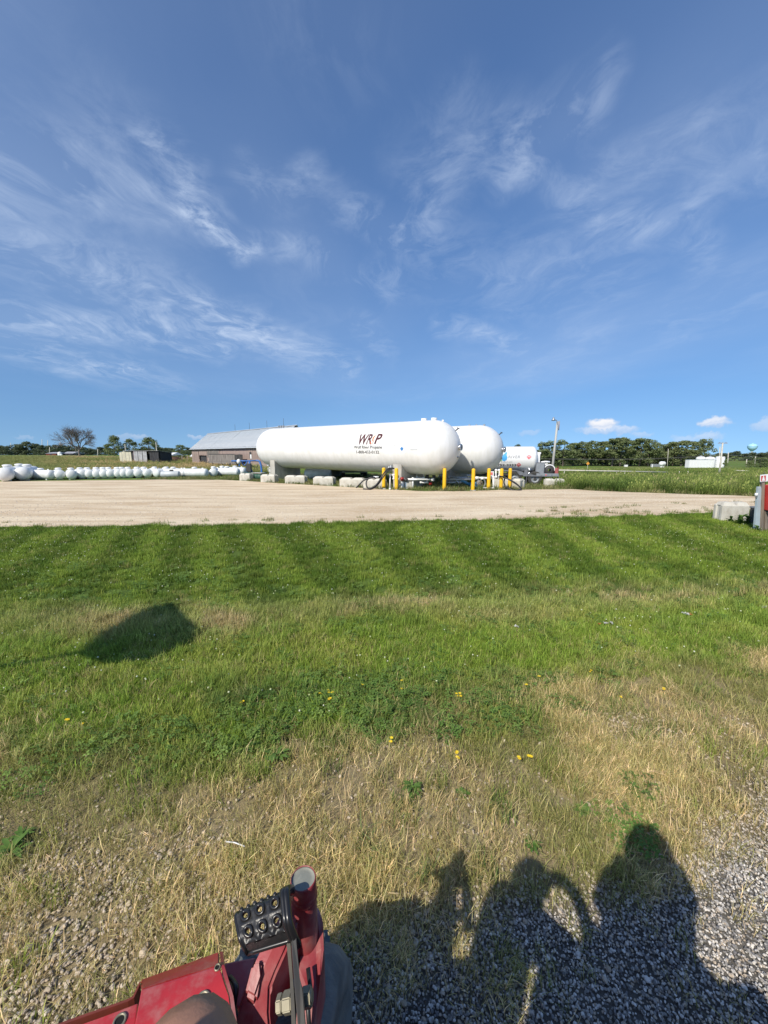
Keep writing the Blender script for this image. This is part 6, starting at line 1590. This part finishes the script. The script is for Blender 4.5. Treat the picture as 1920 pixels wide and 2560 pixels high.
# folded sheet panel at the left
zp = lambda px_, py_: .68
slab([(353, 2474), (548.5, 2413), (571, 2490), (590, 2640), (322, 2640)], .68, .012, 'frame_panel', M_redbright, mach, .003)
b = MB(); A_, B_ = GM(350.6, 2449, .645), GM(548, 2378, .645); c1, c2 = GM(353, 2474, .6795), GM(548.5, 2413, .6795)
b.prism([A_, B_, c2, c1], (0, 0, -.011)); bmesh.ops.bevel(b.bm, geom=b.bm.edges[:], offset=.003, segments=2, affect='EDGES'); b.build('panel_lip', M_redbright, mach)
b = MB(); pr = [GM(549.5, 2379, .645), GM(551.5, 2413, .68), GM(574, 2490, .68), GM(593, 2640, .68)]
b.prism(pr + [q + Vector((0.004, 0, -.055)) for q in pr[::-1]], (.008, 0, 0)); b.build('panel_flange', M_red, mach)
def hole(px_, py_, z_, r_, name='bolt_hole'):
    q = GM(px_, py_, z_); o = MB().lathe([(r_ * .72, .0005), (r_ * .72, .003), (r_, .004), (r_ * 1.12, .0005)], 24, Matrix.Translation(q)).build(name, M_bolt, mach)
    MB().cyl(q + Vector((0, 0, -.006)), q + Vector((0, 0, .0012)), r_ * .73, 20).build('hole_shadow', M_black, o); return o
hole(507, 2500, .68, .0135); hole(543.5, 2420, .68, .006)
# rusty channel running off to the lower left
lipz = .66
b = MB(); lip = [GM(350, 2452, lipz), GM(332, 2490, lipz), GM(318, 2498, lipz), GM(172, 2549, lipz), GM(40, 2600, lipz)]; lip2 = [GM(350, 2460, lipz), GM(335, 2494, lipz), GM(320, 2503, lipz), GM(174, 2555, lipz), GM(44, 2608, lipz)]
for k in range(4): b.prism([lip[k], lip[k + 1], lip2[k + 1], lip2[k]], (0, 0, -.05))
b.build('channel_lip', M_redrust, mach)
slab([(348, 2462), (333, 2498), (175, 2556), (60, 2610), (120, 2640), (330, 2640), (346, 2505)], .612, .01, 'channel_floor', M_redrust, mach, .002)
slab([(345, 2507), (205, 2561), (120, 2600), (160, 2650), (330, 2650)], .655, .012, 'side_plate', M_redbright, mach, .003); hole(299, 2554, .655, .012)
# cast arm running from the post back under the rider
za = lambda px_, py_: .735 - (py_ - 2222) / 378 * .135
b = MB(); left_e = [(733, 2226), (700, 2285), (662, 2350), (640, 2395), (612, 2470), (592, 2540), (570, 2640)]; right_e = [(768, 2248), (742, 2310), (713, 2381), (690, 2432), (676, 2468), (674, 2530), (684, 2640)]
Lp = [GM(*q, za(*q)) for q in left_e]; Rp = [GM(*q, za(*q)) for q in right_e]; dz = Vector((0, 0, -.13)); vs = []
for l_, r_ in zip(Lp, Rp):
    mid_ = l_.lerp(r_, .5) + Vector((0, 0, .006)); vs.append([b.bm.verts.new(q) for q in (l_ + dz, l_, mid_, r_, r_ + dz)])
for r0, r1 in zip(vs, vs[1:]):
    for k in range(4): b.bm.faces.new((r0[k], r0[k + 1], r1[k + 1], r1[k]))
    b.bm.faces.new((r0[4], r0[0], r1[0], r1[4]))
b.bm.faces.new(vs[0]); b.bm.faces.new(vs[-1][::-1])
bmesh.ops.recalc_face_normals(b.bm, faces=b.bm.faces[:])
eds = [e for e in b.bm.edges if e.calc_face_angle(0) > .6]
bmesh.ops.bevel(b.bm, geom=eds, offset=.006, segments=2, affect='EDGES', clamp_overlap=True)
b.build('cast_arm', M_red, mach)
b = MB(); b.prism([GM(q[0], q[1], za(*q) + .018) for q in ((631, 2402), (655, 2396), (650, 2440), (640, 2500), (611, 2482))], (0, 0, -.04)); bmesh.ops.bevel(b.bm, geom=b.bm.edges[:], offset=.006, segments=2, affect='EDGES', clamp_overlap=True); b.build('arm_rib', M_red, mach)
slab([(640, 2392), (598, 2520), (575, 2520), (553, 2440), (556, 2408)], .58, .03, 'web_plate', M_red, mach, .004)
slab([(600, 2526), (622, 2505), (640, 2530), (640, 2640), (560, 2640), (592, 2560)], .60, .03, 'web_plate', M_red, mach, .004)
# upright post with its grey cap
pc = DM(758, 2194, 1.10); pr_ = .0316
b = MB(); b.lathe([(pr_ * .985, -.42), (pr_, -.36), (pr_, -.012), (pr_ * .985, -.004), (pr_ * .93, 0), (pr_ * .90, -.003)], 36, Matrix.Translation(pc)); b.build('post', M_red, mach)
MB().lathe([(0, -.006), (pr_ * .6, -.0055), (pr_ * .86, -.0065), (pr_ * .90, -.004), (pr_ * .91, -.02)], 36, Matrix.Translation(pc)).build('post_cap', M_capgrey, mach)
MB().lathe([(pr_ * 1.0, -.055), (pr_ * 1.06, -.051), (pr_ * 1.06, -.043), (pr_ * 1.0, -.039)], 32, Matrix.Translation(pc)).build('weld_bead', M_red, mach)
# shaded knuckle to the right of the arm
zk = lambda px_, py_: .62 - max(0, py_ - 2290) / 350 * .10
slab([(775, 2262), (797, 2266), (808, 2300), (811, 2372), (800, 2450), (790, 2526), (780, 2640), (735, 2640), (742, 2520), (748, 2420), (752, 2350)], zk, .26, 'knuckle', M_red, mach, .008)
# pedal
q00, q10, q11, q01 = DM(603, 2368, .955), DM(718, 2333, .955), DM(706, 2211, 1.03), DM(583, 2268, 1.03)    # lower left, lower right, upper right, upper left
pn_ = (q10 - q00).cross(q01 - q00).normalized(); pn_ = pn_ if pn_.dot(CAM - q00) > 0 else -pn_
def pedal_pt(u, v, w_=0.0):
    q = (q00 * (1 - u) + q10 * u) * (1 - v) + (q01 * (1 - u) + q11 * u) * v
    return q + pn_ * (w_ - .030 * max(0, abs(v - .5) * 2 - .45) ** 2 / .3 - .002 * (u - .5) ** 2)
def pedal():
    nseg = 20; b = MB(); TH_ = .008; hr_ = .097
    us = [(.06, .36, .205), (.36, .66, .505), (.66, .96, .815)]; vs_ = [(.10, .50, .30), (.50, .90, .68)]
    for (u0, u1, uc) in us:
        for (v0, v1, vc) in vs_:
            ring_o, ring_i = [], []
            for k in range(nseg):
                a = 2 * math.pi * k / nseg; ca_, sa_ = math.cos(a), math.sin(a)
                tmax = min([(u1 - uc) / ca_ if ca_ > 1e-6 else 9, (u0 - uc) / ca_ if ca_ < -1e-6 else 9, (v1 - vc) / sa_ if sa_ > 1e-6 else 9, (v0 - vc) / sa_ if sa_ < -1e-6 else 9])
                ring_o.append((uc + ca_ * tmax, vc + sa_ * tmax)); ring_i.append((uc + ca_ * hr_ * .72, vc + sa_ * hr_))
            corners = [(u0, v0), (u1, v0), (u1, v1), (u0, v1)]
            for c_ in corners:                                # snap the nearest ring point to each corner
                j = min(range(nseg), key=lambda k: (ring_o[k][0] - c_[0]) ** 2 + (ring_o[k][1] - c_[1]) ** 2); ring_o[j] = c_
            for w0, flip in ((0, False), (-TH_, True)):
                O_ = [b.bm.verts.new(pedal_pt(*q, w0)) for q in ring_o]; I_ = [b.bm.verts.new(pedal_pt(*q, w0)) for q in ring_i]
                for k in range(nseg):
                    f_ = (O_[k], O_[(k + 1) % nseg], I_[(k + 1) % nseg], I_[k]); b.bm.faces.new(f_ if not flip else f_[::-1]).smooth = True
                if w0 == 0: I0 = I_
            for k in range(nseg): b.bm.faces.new((I0[k], I0[(k + 1) % nseg], I_[(k + 1) % nseg], I_[k]))
    # solid borders, rolled over at front and back
    def strip(u0, u1, v0, v1, nu, nv):
        for w0 in (0, -TH_):
            g_ = [[b.bm.verts.new(pedal_pt(u0 + (u1 - u0) * i / nu, v0 + (v1 - v0) * j / nv, w0)) for j in range(nv + 1)] for i in range(nu + 1)]
            for i in range(nu):
                for j in range(nv): b.bm.faces.new((g_[i][j], g_[i + 1][j], g_[i + 1][j + 1], g_[i][j + 1])).smooth = True
    strip(0, .06, 0, 1, 1, 12); strip(.96, 1, 0, 1, 1, 12); strip(.06, .96, 0, .10, 6, 4); strip(.06, .96, .90, 1.0, 6, 4)
    bmesh.ops.remove_doubles(b.bm, verts=b.bm.verts[:], dist=.0004)
    bnd = [e for e in b.bm.edges if e.is_boundary]
    ped = b.build('foot_pedal', M_pad, mach)
    e = MB(); loop = [pedal_pt(0, v, -TH_ / 2) for v in np.linspace(0, 1, 12)] + [pedal_pt(u, 1, -TH_ / 2) for u in np.linspace(0, 1, 8)][1:]; e.tube(loop, TH_ * .62, 8)
    e.tube([pedal_pt(u, 0, -TH_ / 2) for u in np.linspace(0, 1, 8)], TH_ * .62, 8); e.build('pedal_edge', M_padrim, ped)
    for (u0, u1, uc) in us:
        for (v0, v1, vc) in vs_:
            t_ = MB(); ring = [pedal_pt(uc + math.cos(a) * hr_ * .82, vc + math.sin(a) * hr_ * 1.14, .001) for a in np.linspace(0, 2 * math.pi, 25)]; t_.tube(ring, .0034, 8, cap=False); t_.build('stud_rim', M_padrim, ped)
    f_ = MB(); vv = np.linspace(-.06, 1.06, 16)
    f_.tube([pedal_pt(1.0, v, .006) for v in vv], .0065, 10); f_.tube([pedal_pt(1.06, v, .003) for v in vv], .0075, 10); f_.tube([pedal_pt(1.03, v, -.006) for v in vv], .009, 10); f_.build('pedal_flange', M_padrim, ped)
    b = MB()                                                   # nubs along the rolled upper edge
    for u in np.linspace(.08, .9, 7): b.lathe([(0, -.004), (.006, 0), (.004, .006), (0, .007)], 8, Matrix.Translation(pedal_pt(u, .97, .0)))
    b.build('edge_nubs', M_pad, ped)
pedal()
# pedal lever: two flat bars and a through bolt
def bar(pts, d0, d1, th, name, m):
    ys_ = [q[1] for q in pts]; y0, y1 = min(ys_), max(ys_); b = MB(); top = [DM(px_, py_, d0 + (d1 - d0) * (py_ - y0) / (y1 - y0)) for px_, py_ in pts]; b.prism(top, ray(735, 2450).normalized() * th)
    bmesh.ops.bevel(b.bm, geom=b.bm.edges[:], offset=.0016, segments=2, affect='EDGES', clamp_overlap=True); return b.build(name, m, mach)
bar([(714, 2336), (726, 2336), (733, 2456), (744, 2600), (730, 2600), (725, 2450)], .975, .88, .035, 'pedal_lever', M_bar)
bar([(727, 2330), (740, 2330), (748, 2448), (757, 2470), (768, 2600), (748, 2600), (735, 2456)], .968, .875, .03, 'pedal_lever', M_dark)
ba, bb = DM(694, 2512, .935), DM(781, 2490, .935); bd = (bb - ba).normalized()
b = MB(); b.tube([ba, bb], .010, 14); b.build('bolt_shank', M_bolt, mach)
def hexnut(c_, r_, h_, name):
    ax = bd; u = ax.orthogonal().normalized(); v = ax.cross(u); b = MB(); b.prism([c_ + (u * math.cos(R(60 * k)) + v * math.sin(R(60 * k))) * r_ for k in range(6)], ax * h_)
    bmesh.ops.bevel(b.bm, geom=b.bm.edges[:], offset=.0018, segments=2, affect='EDGES'); return b.build(name, M_bolt, mach)
hexnut(ba + bd * .014, .0186, .019, 'bolt_nut'); hexnut(ba + bd * .000, .0165, .012, 'bolt_nut'); hexnut(bb - bd * .021, .0175, .019, 'bolt_head')
# front wheel below
wc = Vector((-.290, .715, .335))
MB().lathe([(.17, -.13), (.25, -.155), (.305, -.15), (.331, -.11), (.336, 0), (.331, .11), (.305, .15), (.25, .155), (.17, .13)], 40, Matrix.Translation(wc) @ Matrix.Rotation(R(90), 4, 'Y') @ Matrix.Rotation(R(8), 4, 'X')).build('wheel', M_wheelrub, mach)
b = MB()
for k in range(26):
    a = 2 * math.pi * k / 26; rot_ = Matrix.Rotation(R(90), 4, 'Y') @ Matrix.Rotation(a, 4, 'Z'); mt = Matrix.Translation(wc) @ rot_
    for s_ in (-1, 1):
        c_ = mt @ Vector((.336, s_ * 0 + .0, s_ * .065)); b.box(c_, (.02, .02, .10), (rot_ @ Matrix.Rotation(s_ * .5, 4, 'X')).to_3x3())
b.build('wheel_tread', M_wheelrub, mach)
MB().lathe([(0, -.10), (.16, -.11), (.17, -.13), (.17, .13), (.16, .11), (0, .10)], 24, Matrix.Translation(wc) @ Matrix.Rotation(R(90), 4, 'Y')).build('wheel_rim', M_red, mach)
# unseen seat, fenders and stand, guessed and placed to throw the broad shadow
MB().box((-.05, -.55, .66), (1.0, 1.5, .16), bevel=.02).build('platform', M_red, mach)
MB().box((.07, -.12, 1.02), (.50, .56, .62), bevel=.05).build('seat_base', M_dark, mach)
MB().box((.10, -.10, 1.18), (.46, .50, .11), bevel=.04).build('seat_cushion', M_black_rubber, mach)
MB().box((.12, -.36, 1.46), (.46, .10, .52), bevel=.04).build('backrest', M_black_rubber, mach)
MB().prism([(.30, .28, .70), (.30, .28, 1.17), (.30, .10, 1.21), (.30, -.9, 1.21), (.30, -1.1, .70)], (.22, 0, 0)).build('right_fender', M_red, mach)
MB().prism([(-.62, .22, .72), (-.62, .20, 1.12), (-.62, 0, 1.18), (-.62, -.9, 1.18), (-.62, -1.1, .72)], (.28, 0, 0)).build('left_fender', M_red, mach)
tb = MB(); tb.tube([(-.40, .0, 1.15), (-.40, .01, 1.46), (-.39, .02, 1.70)], [.10, .085, .075], 12); tb.build('shadow_stand', M_dark, mach)  # added upright, its height set by the hump in the shadow
MB().lathe([(0, -.06), (.07, -.04), (.085, 0), (.07, .05), (0, .07)], 16, Matrix.Translation((-.39, .02, 1.72))).build('shadow_knob', M_black_rubber, mach)  # rounded top of the added upright
MB().tube(smooth_path([(-.37, .02, 1.66), (-.28, .03, 1.72), (-.19, .0, 1.69), (-.14, -.08, 1.55), (-.15, -.16, 1.2)]), .026, 10).build('shadow_loop', M_dark, mach)  # added bent tube, shaped to cast the arch in the shadow
for s_ in (-.45, .40): MB().lathe([(.25, -.16), (.50, -.17), (.56, -.1), (.56, .1), (.50, .17), (.25, .16)], 36, Matrix.Translation((s_, -1.05, .56)) @ Matrix.Rotation(R(90), 4, 'Y')).build('rear_wheel', M_tyre, mach)
MB().box((-.05, .15, .52), (.24, 1.2, .16), bevel=.02).build('main_beam', M_red, mach)

cab = MB(); cab.tube(smooth_path([GM(575, 2445, .60), GM(590, 2470, .63), GM(585, 2520, .61), GM(600, 2580, .60), GM(590, 2650, .58)]), .006, 8); cab.build('hydraulic_hose', M_hose, mach)
MB().tube([DM(770, 2420, 1.06), DM(776, 2470, 1.03), DM(770, 2520, 1.0), DM(775, 2600, .97)], .005, 8).build('brake_cable', M_hose, mach)

# ------------------------------------------------------------------ the photographer, of whom only the left knee is in the frame
def skinned(name, joints, edges, m, parent=None, levels=2):
    names = list(joints); me = bpy.data.meshes.new(name); me.from_pydata([joints[k][0] for k in names], [(names.index(a), names.index(b_)) for a, b_ in edges], [])
    o = link(name, me, parent); sk = o.modifiers.new('skin', 'SKIN'); sk.use_smooth_shade = True
    if not me.skin_vertices: me.skin_vertices.new()
    for i, k in enumerate(names):
        r_ = joints[k][1]; me.skin_vertices[0].data[i].radius = (r_, r_) if not isinstance(r_, tuple) else r_
    me.skin_vertices[0].data[0].use_root = True
    ss_ = o.modifiers.new('subdivision', 'SUBSURF'); ss_.levels = levels; ss_.render_levels = levels
    me.materials.append(m); return o
kn = Vector((-.262, .394, 1.252))
J = {'pelvis': ((.11, -.06, 1.28), (.15, .12)), 'belly': ((.115, -.07, 1.45), (.145, .11)), 'chest': ((.095, -.08, 1.68), (.16, .115)), 'neck0': ((.10, -.09, 1.83), (.07, .07)), 'neck': ((.10, -.08, 1.88), (.055, .055)), 'head': ((.10, -.075, 1.965), (.082, .095)), 'crown': ((.10, -.08, 2.045), (.06, .07)),
     'lhip': ((.01, -.02, 1.27), (.092, .092)), 'lthigh': ((-.13, .20, 1.265), (.078, .078)), 'lknee0': ((kn.x + .035, kn.y - .055, 1.256), (.072, .072)), 'lknee': ((kn.x, kn.y - .004, kn.z), (.074, .074)), 'lshin': ((-.262, .36, 1.13), (.058, .058)), 'lcalf': ((-.258, .32, .98), (.052, .055)), 'lankle': ((-.25, .27, .80), (.036, .036)), 'lfoot': ((-.25, .34, .77), (.04, .03)), 'ltoe': ((-.25, .44, .755), (.035, .022)),
     'rhip': ((.21, -.02, 1.27), (.092, .092)), 'rthigh': ((.28, .13, 1.26), (.075, .075)), 'rknee': ((.33, .25, 1.24), (.058, .058)), 'rcalf': ((.34, .20, 1.0), (.05, .052)), 'rankle': ((.35, .15, .80), (.036, .036)), 'rtoe': ((.36, .30, .76), (.035, .022)),
     'lsho': ((-.07, -.07, 1.82), (.062, .062)), 'lelb': ((-.02, .05, 1.55), (.046, .046)), 'lwri': ((-.03, -.01, 1.72), (.034, .034)), 'lpalm': ((-.03, -.04, 1.80), (.032, .018)),
     'rsho': ((.24, -.07, 1.84), (.062, .062)), 'relb': ((.30, -.03, 1.56), (.042, .042)), 'rwri': ((.16, -.02, 1.74), (.028, .028)), 'rpalm': ((.115, -.02, 1.83), (.032, .018))}
E = [('pelvis', 'belly'), ('belly', 'chest'), ('chest', 'neck0'), ('neck0', 'neck'), ('neck', 'head'), ('head', 'crown'), ('pelvis', 'lhip'), ('lhip', 'lthigh'), ('lthigh', 'lknee0'), ('lknee0', 'lknee'), ('lknee', 'lshin'), ('lshin', 'lcalf'), ('lcalf', 'lankle'), ('lankle', 'lfoot'), ('lfoot', 'ltoe'),
     ('pelvis', 'rhip'), ('rhip', 'rthigh'), ('rthigh', 'rknee'), ('rknee', 'rcalf'), ('rcalf', 'rankle'), ('rankle', 'rtoe'), ('chest', 'lsho'), ('lsho', 'lelb'), ('lelb', 'lwri'), ('lwri', 'lpalm'), ('chest', 'rsho'), ('rsho', 'relb'), ('relb', 'rwri'), ('rwri', 'rpalm')]
for sd, px0 in (('l', -.03), ('r', .115)):
    for k in range(4):
        ln_ = (.060, .068, .065, .050)[k]; s_ = 1 if sd == 'l' else -1
        x0 = px0 + s_ * (.004) ; y0 = -.045 + .016 * k; z0 = 1.825 + .004 * k if sd == 'l' else 1.855
        J['%sf%da' % (sd, k)] = ((x0 + s_ * .004, y0 + .002, z0), .009); J['%sf%db' % (sd, k)] = ((x0 + s_ * .018, y0 + .006, z0 + ln_ * .5), .0085); J['%sf%dc' % (sd, k)] = ((x0 + s_ * .034, y0 + .004, z0 + ln_ * .85), .007)
        E += [('%spalm' % sd, '%sf%da' % (sd, k)), ('%sf%da' % (sd, k), '%sf%db' % (sd, k)), ('%sf%db' % (sd, k), '%sf%dc' % (sd, k))]
body = skinned('person', J, E, M_skin); tag(body, 'seated person photographing, only one bare knee in the frame', 'person')
skinned('shirt', {'a': ((.11, -.06, 1.30), (.165, .135)), 'b': ((.115, -.07, 1.46), (.165, .13)), 'c': ((.095, -.08, 1.68), (.175, .13)), 'd': ((.10, -.08, 1.84), (.10, .09)), 'e': ((-.07, -.07, 1.82), (.075, .075)), 'f': ((-.05, -.03, 1.64), (.066, .066)), 'g': ((.24, -.07, 1.84), (.075, .075)), 'h': ((.28, -.05, 1.66), (.062, .062))},
        [('a', 'b'), ('b', 'c'), ('c', 'd'), ('c', 'e'), ('e', 'f'), ('c', 'g'), ('g', 'h')], M_shirt, body)
skinned('shorts', {'a': ((.11, -.06, 1.28), (.165, .135)), 'b': ((.01, -.02, 1.27), (.105, .105)), 'c': ((-.10, .15, 1.268), (.092, .092)), 'd': ((.21, -.02, 1.27), (.105, .105)), 'e': ((.265, .10, 1.265), (.09, .09))}, [('a', 'b'), ('b', 'c'), ('a', 'd'), ('d', 'e')], M_shorts, body)
MB().lathe([(0, .105), (.05, .10), (.085, .06), (.098, .0), (.10, -.02), (.096, -.02)], 24, Matrix.Translation((.10, -.08, 1.99)) @ Matrix.Diagonal((1, 1.12, 1, 1))).build('cap', M_shirt, body)
ph = thing('phone', 'phone held up in landscape grip by the photographer', 'phone', (.02, -.025, 1.955)); MB().box((.02, 0, 0), (.075, .009, .15), bevel=.004).build('phone_body', M_phone, ph); MB().box((.02, -.0047, 0), (.068, .001, .14)).build('screen', M_glass, ph)

# ------------------------------------------------------------------ added, unseen plate on an arm, shaped to cast the lawn's left shadow
def loader():
    zc = 3.0; sh = lambda px_, py_, z_: G(px_, py_) - Vector((SHX, SHY, -1)) * z_ if False else Vector((G(px_ + 18, py_).x - SHX * z_, G(px_ + 18, py_).y - SHY * z_, z_))
    c_ = sh(365, 1590, zc); root = thing('loader_bucket', 'unseen plate on an arm, added to cast the shadow on the lawn', 'loader', (c_.x, c_.y, 0), 0)
    o = Vector((c_.x, c_.y, 0)); b = MB()
    top = [sh(428, 1512, zc + .12), sh(500, 1580, zc + .12), sh(470, 1612, zc), sh(400, 1640, zc - .05), sh(290, 1652, zc - .1), sh(232, 1632, zc - .1), sh(275, 1580, zc), sh(350, 1542, zc + .08)]
    b.prism([q - o for q in top], (0, 0, -.10)); b.build('bucket', M_red, root)
    a_ = sh(240, 1628, zc - .12) - o; far_ = sh(-260, 1745, zc - .6) - o
    MB().tube([a_ + Vector((.05, 0, 0)), a_.lerp(far_, .5) + Vector((0, 0, .1)), far_], .035, 8).build('caster_arm', M_red, root)
    MB().tube([far_ + Vector((0, 0, .1)), Vector((far_.x, far_.y, -.1))], .12, 10).build('mast', M_red, root); MB().box((far_.x, far_.y, .06), (.8, .8, .12), bevel=.02).build('caster_foot', M_dark, root)  # added support holding up the shadow plate
loader()
